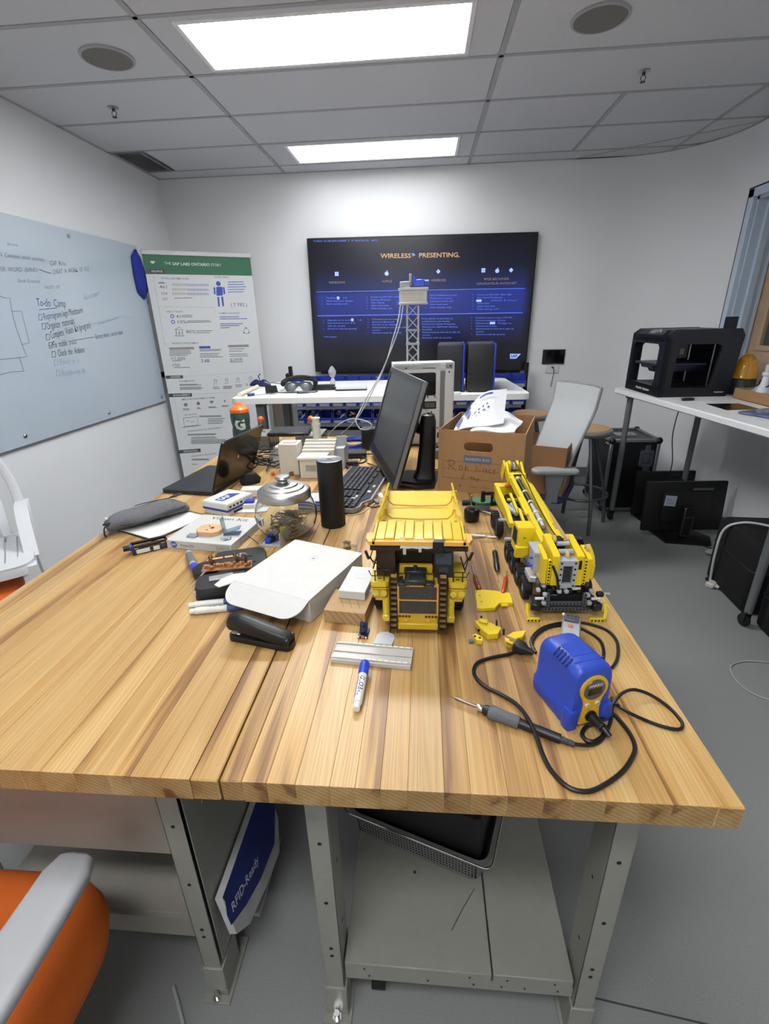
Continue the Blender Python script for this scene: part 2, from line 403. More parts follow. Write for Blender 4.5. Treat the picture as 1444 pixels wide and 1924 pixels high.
# ---- wall things on the far wall
WP = mat('wall_plate_white', 'd5d6d8', .4, var=0)
# ================================================================ WORKBENCHES
def stave_mat():
    m = bpy.data.materials.new('ash_butcher_block'); m.use_nodes = True; nt = m.node_tree; L = nt.links.new; N = nt.nodes.new
    b = nt.nodes['Principled BSDF']; b.inputs['Roughness'].default_value = .42; b.inputs['Coat Weight'].default_value = .06; b.inputs['Coat Roughness'].default_value = .25
    tc = N('ShaderNodeTexCoord'); oi = N('ShaderNodeObjectInfo')
    # each stave samples its own piece of the log
    off = N('ShaderNodeVectorMath'); off.operation = 'MULTIPLY_ADD'
    cx = N('ShaderNodeCombineXYZ'); L(oi.outputs['Random'], cx.inputs[0]); L(oi.outputs['Random'], cx.inputs[1]); L(oi.outputs['Random'], cx.inputs[2])
    off.inputs[1].default_value = (3.1, 17.3, 5.7)
    L(cx.outputs[0], off.inputs[0]); L(tc.outputs['Object'], off.inputs[2])
    # wandering grain: distorted distance across the board
    mp = N('ShaderNodeMapping'); mp.inputs['Scale'].default_value = (1, .05, 1); L(off.outputs[0], mp.inputs[0])
    n1 = N('ShaderNodeTexNoise'); n1.inputs['Scale'].default_value = 14; n1.inputs['Detail'].default_value = 2; L(mp.outputs[0], n1.inputs['Vector'])
    sx = N('ShaderNodeSeparateXYZ'); L(off.outputs[0], sx.inputs[0])
    a = N('ShaderNodeMath'); a.operation = 'MULTIPLY_ADD'; a.inputs[1].default_value = .09; L(n1.outputs[0], a.inputs[0]); L(sx.outputs[0], a.inputs[2])
    cv = N('ShaderNodeCombineXYZ'); L(a.outputs[0], cv.inputs[0]); L(sx.outputs[2], cv.inputs[2])
    wv = N('ShaderNodeTexWave'); wv.wave_type = 'BANDS'; wv.bands_direction = 'X'; wv.inputs['Scale'].default_value = 48; wv.inputs['Distortion'].default_value = 3.5; wv.inputs['Detail'].default_value = 2
    L(cv.outputs[0], wv.inputs['Vector'])
    # pores: fine streaks along the board
    mp2 = N('ShaderNodeMapping'); mp2.inputs['Scale'].default_value = (1, .012, 1); L(off.outputs[0], mp2.inputs[0])
    n2 = N('ShaderNodeTexNoise'); n2.inputs['Scale'].default_value = 420; n2.inputs['Detail'].default_value = 3; L(mp2.outputs[0], n2.inputs['Vector'])
    # broad heartwood streaks
    mp3 = N('ShaderNodeMapping'); mp3.inputs['Scale'].default_value = (1, .07, 1); L(off.outputs[0], mp3.inputs[0])
    n3 = N('ShaderNodeTexNoise'); n3.inputs['Scale'].default_value = 17; n3.inputs['Detail'].default_value = 3; n3.inputs['Distortion'].default_value = .6; L(mp3.outputs[0], n3.inputs['Vector'])
    r3 = N('ShaderNodeValToRGB'); L(n3.outputs[0], r3.inputs[0])
    e = r3.color_ramp.elements; e[0].position = .36; e[0].color = lin('c3a26c'); e[1].position = .74; e[1].color = lin('76532e')
    x = e.new(.57); x.color = lin('b68f55'); x = e.new(.64); x.color = lin('8b663b')
    # per-stave tone
    rb = N('ShaderNodeValToRGB'); L(oi.outputs['Random'], rb.inputs[0]); e = rb.color_ramp.elements
    e[0].color = (.86, .83, .80, 1); e[1].color = (1.08, 1.08, 1.08, 1)
    m1 = N('ShaderNodeMix'); m1.data_type = 'RGBA'; m1.blend_type = 'MULTIPLY'; m1.inputs[0].default_value = 1; L(r3.outputs[0], m1.inputs[6]); L(rb.outputs[0], m1.inputs[7])
    rw = N('ShaderNodeMapRange'); rw.inputs[3].default_value = .88; rw.inputs[4].default_value = 1.04; L(wv.outputs[1], rw.inputs[0])
    rp = N('ShaderNodeMapRange'); rp.inputs[1].default_value = .35; rp.inputs[2].default_value = .6; rp.inputs[3].default_value = .86; rp.inputs[4].default_value = 1.0; L(n2.outputs[0], rp.inputs[0])
    mm = N('ShaderNodeMath'); mm.operation = 'MULTIPLY'; L(rw.outputs[0], mm.inputs[0]); L(rp.outputs[0], mm.inputs[1])
    # end grain: arcs and a darker cut
    ge = N('ShaderNodeNewGeometry'); sn = N('ShaderNodeSeparateXYZ'); L(ge.outputs['Normal'], sn.inputs[0])
    ab = N('ShaderNodeMath'); ab.operation = 'ABSOLUTE'; L(sn.outputs[1], ab.inputs[0])
    gt = N('ShaderNodeMath'); gt.operation = 'GREATER_THAN'; gt.inputs[1].default_value = .8; L(ab.outputs[0], gt.inputs[0])
    w2 = N('ShaderNodeTexWave'); w2.wave_type = 'RINGS'; w2.rings_direction = 'Y'; w2.inputs['Scale'].default_value = 45; w2.inputs['Distortion'].default_value = 2.5; w2.inputs['Detail Scale'].default_value = 6
    L(off.outputs[0], w2.inputs['Vector'])
    re = N('ShaderNodeMapRange'); re.inputs[3].default_value = .50; re.inputs[4].default_value = .74; L(w2.outputs[1], re.inputs[0])
    me_ = N('ShaderNodeMix'); me_.data_type = 'FLOAT'; L(gt.outputs[0], me_.inputs[0]); L(mm.outputs[0], me_.inputs[2]); L(re.outputs[0], me_.inputs[3])
    vm = N('ShaderNodeVectorMath'); vm.operation = 'SCALE'; L(m1.outputs[2], vm.inputs[0]); L(me_.outputs[0], vm.inputs['Scale'])
    L(vm.outputs[0], b.inputs['Base Color'])
    bp = N('ShaderNodeBump'); bp.inputs['Strength'].default_value = .12; bp.inputs['Distance'].default_value = .0006; L(mm.outputs[0], bp.inputs['Height']); L(bp.outputs[0], b.inputs['Normal'])
    return m
STAVE = stave_mat()
def leg_part(t, x, y, side, z1=.805):
    """C-channel leg with a flange to the inside, bolt holes and a boxed foot"""
    mb = MB(); mb.bb(x, y, .11, x+.042, y+.003, z1, .001); xs = x if side < 0 else x+.039
    mb.bb(xs, y, .11, xs+.003, y+.07, z1, .001); mb.bb(x, y+.067, .11, x+.042, y+.07, z1, .001)
    mb.bb(x-.004, y-.004, .03, x+.046, y+.075, .115, .002)
    o = part('leg', mb, BENCHG, t)
    mb = MB(); mb.cyl((0, .001, 0), (0, -.0008, 0), .0042, seg=10)
    pieces('bolt_hole', mb, mat('hole_black', '17171a', .9, var=0), o, [(x+.021, y, z) for z in (.755, .60, .42, .262, .235)])
    mb = MB(); mb.cyl((-side*.0018, 0, 0), (side*.0018, 0, 0), .004, seg=10)
    pieces('bolt_hole', mb, mat('hole_black', '17171a', .9, var=0), o, [(xs+.0015, y+.035, z) for z in (.7, .5, .3)])
    mb = MB(); mb.bb(x-.012, y-.02, 0, x+.054, y+.115, .008, .001); mb.bb(x-.004, y-.004, .008, x+.046, y+.075, .03, .001)
    q = part('foot_plate', mb, BENCHG, o)
    mb = MB(); mb.cyl((0, 0, 0), (0, 0, .010), .011, seg=6); mb.cyl((0, 0, .010), (0, 0, .024), .006)
    pieces('levelling_bolt', mb, CHROME, o, [(x+.021, yy, .008) for yy in (y+.095, y-.012)])
def bench(name, label, x0, x1, y0, y1):
    t = thing(name, label, 'workbench', (x0, y0, 0)); w_ = x1-x0; L_ = y1-y0
    n = 17; sw = w_/n; rnd = random.Random(int(x0*100))
    edges = [0]; 
    ws = [rnd.uniform(.75, 1.3) for _ in range(n)]; s_ = sum(ws)
    for q in ws: edges.append(edges[-1]+q/s_*w_)
    for k in range(n):
        a, b = edges[k], edges[k+1]
        mb = MB(); mb.bb(-(b-a)/2+.00012, 0, -.0445, (b-a)/2-.00012, L_, 0, .0022 if k in (0, n-1) else .0005)
        o = part('stave', mb, STAVE, t, sm=30); o.location = ((a+b)/2, 0, .85)
    return t
XS = -.3135
tl = bench('workbench', 'left butcher block workbench against the left wall, grey steel drawer frame below', -1.10, XS-.0016, .5055, 2.84)
tr = bench('workbench', 'right butcher block workbench carrying the toy trucks, grey steel lower shelf', XS+.0016, .4655, .5065, 2.84)
# right bench frame (parts are given in the bench's own frame)
ox, oy = XS+.0016, .5065
def loc(mbf): pass
class LB(MB):
    def __init__(s, ox, oy): super().__init__(); s.M = Tr(-ox, -oy, 0)
def legs(t, ox, oy, xs, ys):
    for (x, sd) in xs:
        for y in ys:
            h = thing
            # build leg at bench-local coordinates
            leg_part(t, x-ox, y-oy, sd)
legs(tr, ox, oy, ((-.2085, 1), (.334, -1)), (.58, 2.68))
mb = LB(ox, oy); mb.bb(-.163, .585, .168, .156, 2.72, .2, .002); part('shelf_panel', mb, BENCHG, tr)
mb = LB(ox, oy); mb.bb(.160, .585, .168, .328, 2.72, .2, .002); part('shelf_panel', mb, BENCHG, tr)
mb = LB(ox, oy); mb.bb(-.164, .588, .135, .332, .592, .1678, .001); mb.bb(-.164, 2.7, .135, .332, 2.704, .1678); mb.bb(-.166, .592, .14, -.162, 2.7, .1678); mb.bb(.328, .592, .14, .332, 2.7, .1678); part('shelf_rail', mb, BENCHG, tr)
SCD = mat('screw_dark', '3a3a38', .4, .6, var=0)
mb = MB(); mb.cyl((0, .0015, 0), (0, -.0015, 0), .0024, seg=8)
pieces('rail_screw', mb, SCD, tr, [(x-ox, .588-oy, .152) for x in (-.11, .02, .12, .18, .23, .3)]+[(x-ox, .5853-oy, .184) for x in (-.12, .11, .19, .29)])
mb = MB(); mb.cyl((0, 0, -.001), (0, 0, .0006), .004, seg=10); pieces('shelf_rivet', mb, SCD, tr, [(-.012-ox, .78-oy, .2)])
mb = LB(ox, oy); mb.bb(-.2, .60, .76, .37, .64, .8, .002); mb.bb(-.2, 2.65, .76, .37, 2.69, .8, .002); mb.bb(-.2, .64, .77, -.17, 2.65, .8); mb.bb(.335, .64, .77, .365, 2.65, .8); part('top_rail', mb, BENCHG, tr)
# caster under the shelf
mb = LB(ox, oy); mb.bb(-.125, .62, .115, -.065, .68, .134, .001); mb.bb(-.118, .635, .03, -.114, .665, .115); mb.bb(-.078, .635, .03, -.074, .665, .115); cs = part('caster', mb, CHROME, tr)
mb = LB(ox, oy); mb.cyl((-.112, .65, .035), (-.08, .65, .035), .034, seg=20); part('wheel', mb, RUB, cs)
# left bench frame with its drawer box
ox, oy = -1.10, .5055
legs(tl, ox, oy, ((-.502, -1), (-1.04, -1)), (.595, 2.66))
PANG = mat('bench_panel_grey', '8d8980', .4, var=.03)
mb = LB(ox, oy); mb.bb(-1.0, .615, .715, -.5, 2.7, .8, .002); part('top_rail', mb, mat('bench_rail_tan', '857a6e', .45, var=.03), tl)
mb = LB(ox, oy); mb.bb(-1.035, .622, .47, -.503, .64, .709, .002); mb.bb(-1.035, 2.6, .47, -.503, 2.62, .709); mb.bb(-1.035, .64, .47, -1.02, 2.6, .709); mb.bb(-.518, .64, .47, -.503, 2.6, .709); part('drawer_box', mb, PANG, tl)
mb = LB(ox, oy); mb.bb(-.4585, .604, .13, -.456, 2.65, .80, .0005); part('end_panel', mb, BENCHG, tl)
mb = LB(ox, oy); mb.bb(-1.03, .64, .20, -.503, 2.65, .225, .002); mb.bb(-1.03, .63, .16, -.503, .64, .225); part('lower_shelf', mb, PANG, tl)
mb = LB(ox, oy); mb.tube([(-.4553, .66, .58), (-.4553, .69, .62), (-.4553, .7, .67)], .0008, 4); mb.tube([(-.4553, .70, .56), (-.4553, .715, .60), (-.4553, .71, .64)], .0008, 4); part('scratch', mb, LGREY, tl)
# things under the benches
BOXN = mat('navy_box_print', '1d2a66', .45, var=.03)
mb = LB(-1.10, .5055); mb.bb(-.456, .70, .118, -.40, .90, .128, .001); part('side_ledge', mb, BENCHG, tl)
LF = fr((-.452, .6, .42), (0, 1, 0), (-.214, 0, .977))
b = thing('label_stock_box', 'navy and scuffed white carton with RFID lettering leaning against the left bench', 'box', (-.40, .78, .13))
LM = Tr(.40, -.78, -.13) @ LF
mb = MB(); mb.prism([(.008, -.195), (.05, -.24), (.15, -.27), (.247, -.289), (.30, -.23), (.325, -.09), (.02, -.088)], -.018, 0, LM); part('carton', mb, mat('scuffed_white_card', 'a7a8a8', .7, var=.12, scale=25), b)
mb = MB(); mb.prism([(.022, -.105), (.009, -.129), (.006, -.159), (.066, -.196), (.144, -.229), (.242, -.247), (.31, -.19), (.322, -.0885), (.022, -.0875)], 0, .0008, LM); part('printed_wrap', mb, BOXN, b, 'navy printed wrap')
mb = MB(); mb.text('RFID-Ready', .030, LM @ fr((.026, -.140, .0012), (.94, -.30, 0), (.30, .94, 0)), bold=.01); part('lettering', mb, mat('pale_ink', 'c3c7d6', .6, var=0), b, sm=0)
A = Vector((-.20, .864)); Bv = Vector((.166, .739))
ang = math.degrees(math.atan2(Bv.y-A.y, Bv.x-A.x)); TW = (Bv-A).length
bk = thing('wire_tray', 'grey perforated tray with a chrome wire rim on the lower right bench shelf', 'tray', ((A.x+Bv.x)/2, (A.y+Bv.y)/2, .2), ang)
def trayf(k, dz=0): return rrect(TW*k, .28*k, .03*k, 4, 0, .14)
mb = MB(); secs = []
for z, k in ((.0005, .87), (.085, .96), (.1, 1.0)): secs.append([(x, y, z) for x, y in trayf(k)])
for z, k in ((.1, .95), (.09, .93), (.006, .84)): secs.append([(x, y, z) for x, y in trayf(k)])
mb.loft(secs); part('tray_body', mb, mat('tray_grey', '6c6c69', .5, var=.04), bk)
mb = MB()
for k in range(40):
    for j in range(5):
        z = .02+j*.012; kk = .87+.09*z/.085; y = .14-.14*kk
        mb.cyl((-TW*.41+k*TW*.82/39, y+.002, z), (-TW*.41+k*TW*.82/39, y-.0006, z), .0026, seg=6)
stuffpart('perforation', mb, mat('hole_black', '17171a', .9, var=0), bk)
mb = MB(); mb.tube([(x, y, .101) for x, y in rrect(TW+.008, .29, .02, 4, 0, .14)], .0022, 6, closed=True); part('wire_rim', mb, CHROME, bk, 'bright chrome wire rim')
mb = MB(); mb.loft([[(x, y, z) for x, y in rrect(TW*k, .27*k, .015, 4, 0, .14)] for z, k in ((.007, .83), (.085, .86), (.2, .84), (.205, .82))]); solo('equipment_case', 'black soft case lying in the grey tray on the lower shelf', 'case', mb, BLKM, bk.location, ang)
mb = MB(); mb.lathe([(.038, 0), (.048, .40), (.052, .40), (.052, .42), (.045, .42), (.034, .006)], seg=28); solo('waste_bin', 'slim dark blue round bin on the floor between the two benches', 'bin', mb, mat('dark_blue_plastic', '1e2a5a', .4, var=.03), (-.262, 1.15, 0))
mb = MB(); mb.tube(spline([(.135, .75, .2015), (.10, .70, .2015), (.075, .66, .2015)]), .0009, 5); solo('wire_offcut', 'short thin wire offcut on the grey lower shelf', 'wire', mb, DGREY)
# ================================================================ planes that carry print
class PL:
    def __init__(s, o, xd, yd): s.M = fr(o, xd, yd); s.I = s.M.inverted()
    def at(s, u, v):
        d = FW + RT*((u-722)/FPX) - UP*((v-962)/FPX); n = s.M.to_3x3().col[2]
        t = (s.M.translation-CAM).dot(n)/d.dot(n); q = s.I @ (CAM+d*t); return Vector((q.x, q.y))
def TF(t):
    return Tr(*t.location) @ t.rotation_euler.to_matrix().to_4x4()
def wb(t, pl=None, extra=None):
    mb = MB(); mb.M = TF(t).inverted() if t is not None else Matrix.Identity(4)
    if pl is not None: mb.M = mb.M @ pl.M
    if extra is not None: mb.M = mb.M @ extra
    return mb
def put(mb, pl, body, u0, v0, u1, v1, h, z=.0012, bold=0, shear=0):
    """lettering that runs between two points of the plane, cap height h"""
    a = pl.at(u0, v0); b = pl.at(u1, v1); sz = (pl.at(u0, v0+h/2)-pl.at(u0, v0-h/2)).length*1.38
    c = bpy.data.curves.new('t', 'FONT'); c.body = body; c.size = sz; o = bpy.data.objects.new('t', c)
    me = bpy.data.meshes.new_from_object(o); xs = [v.co.x for v in me.vertices]; wd = max(xs)-min(xs) if xs else 1
    bpy.data.objects.remove(o); bpy.data.curves.remove(c); bpy.data.meshes.remove(me)
    d = b-a; mb.text(body, sz, fr((a.x, a.y, z), (d.x, d.y, 0), (-d.y, d.x, 0)), bold=bold, shear=shear, sx=d.length/max(wd, 1e-6))
def prect(mb, pl, u0, v0, u1, v1, z=.0010, th=.0006, hpx=None):
    """bar between two points with height hpx, or the rectangle they span"""
    a = pl.at(u0, v0); b = pl.at(u1, v1)
    if hpx is None: mb.bb(min(a.x, b.x), min(a.y, b.y), z-th, max(a.x, b.x), max(a.y, b.y), z)
    else:
        h = (pl.at(u0, v0+hpx/2)-pl.at(u0, v0-hpx/2)).length; d = b-a
        mb.box(((a.x+b.x)/2, (a.y+b.y)/2, z-th/2), (d.length, h, th), rot=Rz(math.degrees(math.atan2(d.y, d.x))))
def pline(mb, pl, pts, r=.0015, z=.001):
    mb.tube([(q.x, q.y, z) for q in (pl.at(*p) for p in pts)], r, 4, flat=.3)
# ================================================================ GLASS WHITEBOARD on the left wall
t = thing('glass_whiteboard', 'large pale blue glass writing board with handwriting on the left wall', 'whiteboard', (XL+.001, 2.9, 1.49))
GLB = mat('pale_blue_back_painted_glass', 'b4c0cb', .12, var=.015, scale=2, coat=.3)
mb = wb(t); mb.bb(XL+.022, 1.6, .893, XL+.028, 4.07, 2.083, .0015); part('glass_panel', mb, GLB, t, sm=0)
mb = MB(); mb.cyl((.001, 0, 0), (.034, 0, 0), .011); mb.cyl((.034, 0, 0), (.037, 0, 0), .011, .008)
pieces('standoff', mb, STEEL, t, [(0, y-2.9, z-1.49) for y, z in ((3.28, 2.042), (3.26, .935), (2.49, .945), (2.47, 2.042), (1.72, 2.04), (1.72, .94), (4.0, .935))])
BP = PL((XL+.0282, 0, 0), (0, 1, 0), (0, 0, 1))
def cc(pts): return [(x/4.094, 400+y/4.094) for x, y in pts]
mb = wb(t, BP)
for body, a, b, h in (('k  Common / work  summary', (0, 320), (335, 360), 34), ('GIF Rila', (375, 388), (500, 392), 34), ('ER  WORD  (BAND)', (0, 435), (285, 440), 34), ('CHEAT  A  WORK  OF  FILE', (400, 458), (680, 432), 34),
                      ('Good  Economy', (130, 522), (305, 527), 26), ('TASTE  OF', (340, 578), (455, 570), 24), ('Items', (50, 238), (130, 248), 22)):
    (a, b) = cc((a, b)); put(mb, BP, body, *a, *b, h/4.094, bold=-.012, shear=.25)
pline(mb, BP, cc([(300, 435), (345, 452), (392, 466)]), .0022)
stuffpart('handwriting', mb, mat('faded_marker', '5c6470', .6, var=0), t, 'grey handwriting', sm=0)
mb = wb(t, BP)
for body, a, b, h in (('lego Mindstorm', (478, 778), (630, 748), 50), ('Organize  materials', (355, 876), (565, 832), 54), ('Complete  Vision  Kit (program)', (385, 945), (690, 862), 56),
                      ('Fix  mobile  trucks', (405, 1018), (580, 986), 50), ('Check  the  Arduino', (440, 1082), (645, 1052), 52)):
    (a, b) = cc((a, b)); put(mb, BP, body, *a, *b, h/4.094, bold=-.008, shear=.25)
for x, y in ((335, 872), (366, 955), (388, 1018), (411, 1087)):
    x, y = x/4.094, 400+y/4.094; w_, h_ = 3.2, 5; pline(mb, BP, [(x-w_, y-h_), (x+w_, y-h_-.5), (x+w_+.4, y+h_), (x-w_+.4, y+h_+.5), (x-w_, y-h_)], .0018)
pline(mb, BP, cc([(375, 1010), (388, 1030), (412, 985)]), .0018)
stuffpart('handwriting', mb, mat('dark_marker', '3c3a40', .6, var=0), t, 'black to-do list', sm=0)
mb = wb(t, BP)
for body, a, b, h in (('To-do  Camp', (275, 690), (500, 700), 60), ('Reprogram', (330, 800), (465, 780), 50), ('Battery theirs,  out to repair', (730, 955), (942, 915), 36)):
    (a, b) = cc((a, b)); put(mb, BP, body, *a, *b, h/4.094, bold=-.006, shear=.25)
pline(mb, BP, cc([(300, 745), (440, 730)])); pline(mb, BP, cc([(580, 978), (722, 955)]))
x, y = 308/4.094, 400+802/4.094; pline(mb, BP, [(x-3, y-5), (x+3, y-5.5), (x+3.4, y+5), (x-2.6, y+5.5), (x-3, y-5)], .0018)
stuffpart('handwriting', mb, mat('navy_marker', '46527e', .6, var=0), t, 'blue heading and notes', sm=0)
mb = wb(t, BP)
for body, a, b, h in (('Good start!', (640, 655), (760, 618), 40), ('Phone  it  in', (455, 1150), (605, 1135), 46), ('Raspberry  Pi', (470, 1235), (650, 1218), 46), ('needs a new camera', (750, 850), (910, 800), 30)):
    (a, b) = cc((a, b)); put(mb, BP, body, *a, *b, h/4.094, bold=-.012, shear=.25)
pline(mb, BP, cc([(690, 858), (735, 845)]), .001)
for x, y in ((428, 1150), (446, 1232)):
    x, y = x/4.094, 400+y/4.094; pline(mb, BP, [(x-3, y-5), (x+3, y-5.5), (x+3.4, y+5), (x-2.6, y+5.5), (x-3, y-5)], .0016)
stuffpart('handwriting', mb, mat('pale_blue_marker', '86a3bf', .6, var=0), t, 'faint blue notes', sm=0)
mb = wb(t, BP)
for L_ in ([(0, 640), (40, 655), (75, 655), (95, 780), (125, 890), (170, 1015), (205, 1105), (150, 1112), (0, 1128)], [(88, 755), (165, 757), (195, 880), (225, 998), (170, 1012)], [(147, 1112), (185, 1217), (90, 1222), (0, 1243)]):
    pline(mb, BP, cc(L_), .0019)
part('drawn_diagram', mb, mat('grey_marker', '7d8894', .6, var=0), t, 'grey line diagram', sm=0)
# blue cap hung over the board's corner
mb = MB(); out = cc([(1050, 275), (1022, 330), (1030, 400), (1042, 480), (1072, 610), (1122, 668), (1146, 600), (1128, 480), (1112, 420), (1082, 335)])
c_ = Vector((0, 0)); O = [PL((XL+.05, 0, 0), (0, 1, 0), (0, 0, 1)).at(*p) for p in out]
for p in O: c_ += p/len(O)
secs = []
for x, k in ((XL+.03, .93), (XL+.035, 1), (XL+.045, .97), (XL+.056, .7), (XL+.060, .3)):
    secs.append([(x, c_.x+(p.x-c_.x)*k, c_.y+(p.y-c_.y)*(k if k > .9 else k*.96+.03)) for p in O])
mb.loft(secs); t2 = thing('hanging_cloth_cap', 'royal blue cloth cap hanging at the corner of the writing board', 'cap', (0, 0, 0))
part('cap_cloth', mb, mat('royal_blue_cloth', '22328e', .85, var=.1, scale=30, bump=.4, bscale=60), t2, sm=70)
q0 = PL((XL+.04, 0, 0), (0, 1, 0), (0, 0, 1)).at(276, 560); mb = MB(); mb.tube([(XL+.042, q0.x-.005, q0.y+.02), (XL+.045, q0.x, q0.y-.02), (XL+.045, q0.x-.002, q0.y-.045)], .004, 6, flat=.4); part('strap', mb, mat('navy_webbing', '2a3468', .8, var=0), t2)
# pen holder under it
t = thing('pen_holder', 'small black and clear pen holder at the lower corner of the writing board', 'pen holder', (XL, 4.14, 1.1))
mb = MB(); mb.bb(.0, -.035, -.015, .05, .03, .03, .004); part('holder', mb, BLACK, t)
mb = MB(); mb.bb(.0, -.03, -.13, .045, .03, -.017, .004); part('clear_pocket', mb, mat('smoky_clear_plastic', 'a8acb0', .25, var=0), t)
mb = MB(); mb.cyl((.046, -.02, -.055), (.05, .03, -.05), .005); pieces('white_tag', mb, WHITE, t, [(0, 0, 0), (0, 0, -.028)])
# ================================================================ ROLL-UP BANNER
bo = Vector((-2.20, 4.05, 2.052)); be = Vector((-1.487, 4.5, 2.052)); bd = (be-bo).normalized(); BW = (be-bo).length
BNP = PL((bo.x, bo.y, 0), bd, (0, 0, 1))
t = thing('rollup_banner', 'tall white pull-up banner with a green title band standing in the far corner', 'banner', (bo.x+bd.x*BW/2, bo.y+bd.y*BW/2, 0), math.degrees(math.atan2(bd.y, bd.x)))
mb = wb(t, BNP); mb.bb(0, .06, -.0012, BW, 2.03, 0); part('printed_sheet', mb, mat('banner_vinyl', 'd3d5d6', .45, var=.01, scale=3), t, sm=0)
mb = wb(t, BNP); mb.bb(-.006, 2.022, -.012, BW+.006, 2.056, .010, .004); part('top_rail', mb, mat('banner_rail_silver', 'c9c9c9', .35, var=0), t)
mb = wb(t, BNP); mb.bb(-.02, 0, -.07, BW+.02, .075, .06, .012); mb.bb(BW/2-.01, .07, -.03, BW/2+.01, 2.03, -.015); part('base_cassette', mb, STEEL, t)
def bnr(mb, *a, **k): put(mb, BNP, *a, **k)
c4 = lambda x, y: (250+x/4.276, 450+y/4.276)
GRN = mat('banner_green', '2f6a4c', .5, var=.02); BGREY = mat('banner_dark_tab', '42484a', .5, var=0)
a = BNP.at(*c4(90, 110)); b_ = BNP.at(*c4(938, 240))
mb = wb(t, BNP); mb.bb(.0, 1.885, .0003, BW, 2.022, .0008); part('title_band', mb, GRN, t, 'dark green title band', sm=0)
mb = wb(t, BNP)
for (x0, y0, x1, y1, hp) in ((120, 257, 252, 257, 34), (262, 1107, 400, 1103, 25), (285, 1253, 472, 1248, 28), (362, 1707, 542, 1693, 28)): prect(mb, BNP, *c4(x0, y0), *c4(x1, y1), hpx=hp/4.276)
part('section_tab', mb, BGREY, t, sm=0)['kind'] = 'stuff'
mb = wb(t, BNP)
put(mb, BNP, 'THE', *c4(250, 192), *c4(303, 193), 22/4.276, z=.002); put(mb, BNP, 'SAP LABS ONTARIO', *c4(315, 196), *c4(612, 204), 24/4.276, z=.002, bold=.02); put(mb, BNP, 'STORY', *c4(622, 205), *c4(705, 207), 22/4.276, z=.002)
prect(mb, BNP, *c4(137, 178), *c4(175, 178), z=.002, hpx=2); prect(mb, BNP, *c4(145, 187), *c4(168, 188), z=.002, hpx=2.5)
for body, x0, y0, x1, y1 in (('PEOPLE', 148, 257, 232, 257), ('AWARDS', 298, 1107, 380, 1104), ('ENGAGEMENT', 322, 1253, 458, 1248), ('INNOVATION', 405, 1704, 515, 1697)): put(mb, BNP, body, *c4(x0, y0), *c4(x1, y1), 15/4.276, z=.002, bold=.01)
part('lettering', mb, mat('banner_white_ink', 'd8dcda', .5, var=0), t, 'white lettering', sm=0)
mb = wb(t, BNP)
for body, x0, y0, x1, y1, h in (('TOTAL LABS EMPLOYEES', 225, 312, 448, 317, 14), ('BOARD AREAS', 650, 302, 766, 304, 14), ('461', 212, 381, 270, 383, 26), ('234', 225, 434, 272, 435, 20), ('227', 233, 478, 277, 479, 20), ('EARLY TALENT', 268, 581, 398, 580, 14),
        ('41', 345, 620, 380, 620, 26), ('10%', 350, 664, 418, 663, 26), ('80%', 425, 742, 500, 742, 26), ('WOMEN IN BUSINESS', 686, 593, 856, 592, 13), ('( 7 YRS )', 782, 526, 912, 526, 30), ('PRODUCT DEVELOPMENT', 312, 835, 525, 832, 14), ('>1,000', 302, 958, 415, 957, 26), ('>50', 310, 1010, 372, 1010, 26),
        ('$200B', 776, 968, 875, 964, 24), ('TOP EMPLOYER', 365, 1140, 493, 1136, 12), ('EMPLOYEE ENGAGEMENT TEAMS', 388, 1287, 655, 1270, 13), ('RECOGNITION', 410, 1410, 512, 1404, 11), ('CORPORATE SOCIAL RESPONSIBILITY', 432, 1543, 722, 1510, 12), ('INNOVATION HIGHLIGHTS', 467, 1743, 660, 1720, 12)):
    put(mb, BNP, body, *c4(x0, y0), *c4(x1, y1), h/4.276, bold=.008)
rnd = random.Random(3)
def lines(x0, y0, x1, y1, n, hp=5):
    for k in range(n):
        f = k/max(1, n-1); y = y0+(y1-y0)*f; xe = x0+(x1-x0)*rnd.uniform(.75, 1); prect(mb, BNP, *c4(x0, y), *c4(xe, y-.02*(xe-x0)), hpx=hp/4.276, z=.001)
for q in ((390, 610, 488, 622, 2), (430, 655, 650, 666, 2), (508, 735, 650, 750, 2), (205, 345, 262, 352, 2), (330, 472, 508, 474, 1), (372, 1165, 550, 1172, 2), (375, 1188, 570, 1205, 3), (770, 880, 905, 898, 2), (772, 922, 930, 938, 2), (292, 895, 480, 932, 4), (535, 885, 720, 895, 2), (535, 918, 728, 945, 3), (776, 985, 898, 992, 1), (312, 975, 395, 978, 1), (325, 1030, 460, 1032, 1),
          (400, 1360, 455, 1370, 2), (512, 1352, 545, 1360, 2), (605, 1345, 672, 1352, 2), (712, 1335, 772, 1342, 2), (530, 1418, 755, 1425, 2), (600, 1440, 740, 1478, 4), (438, 1565, 700, 1572, 2), (465, 1590, 700, 1600, 2), (465, 1612, 775, 1640, 4), (470, 1765, 610, 1772, 2), (472, 1806, 520, 1808, 1), (640, 1185, 700, 1198, 2), (722, 1180, 795, 1198, 3), (822, 1170, 880, 1182, 2), (905, 1162, 925, 1172, 2)):
    lines(*q)
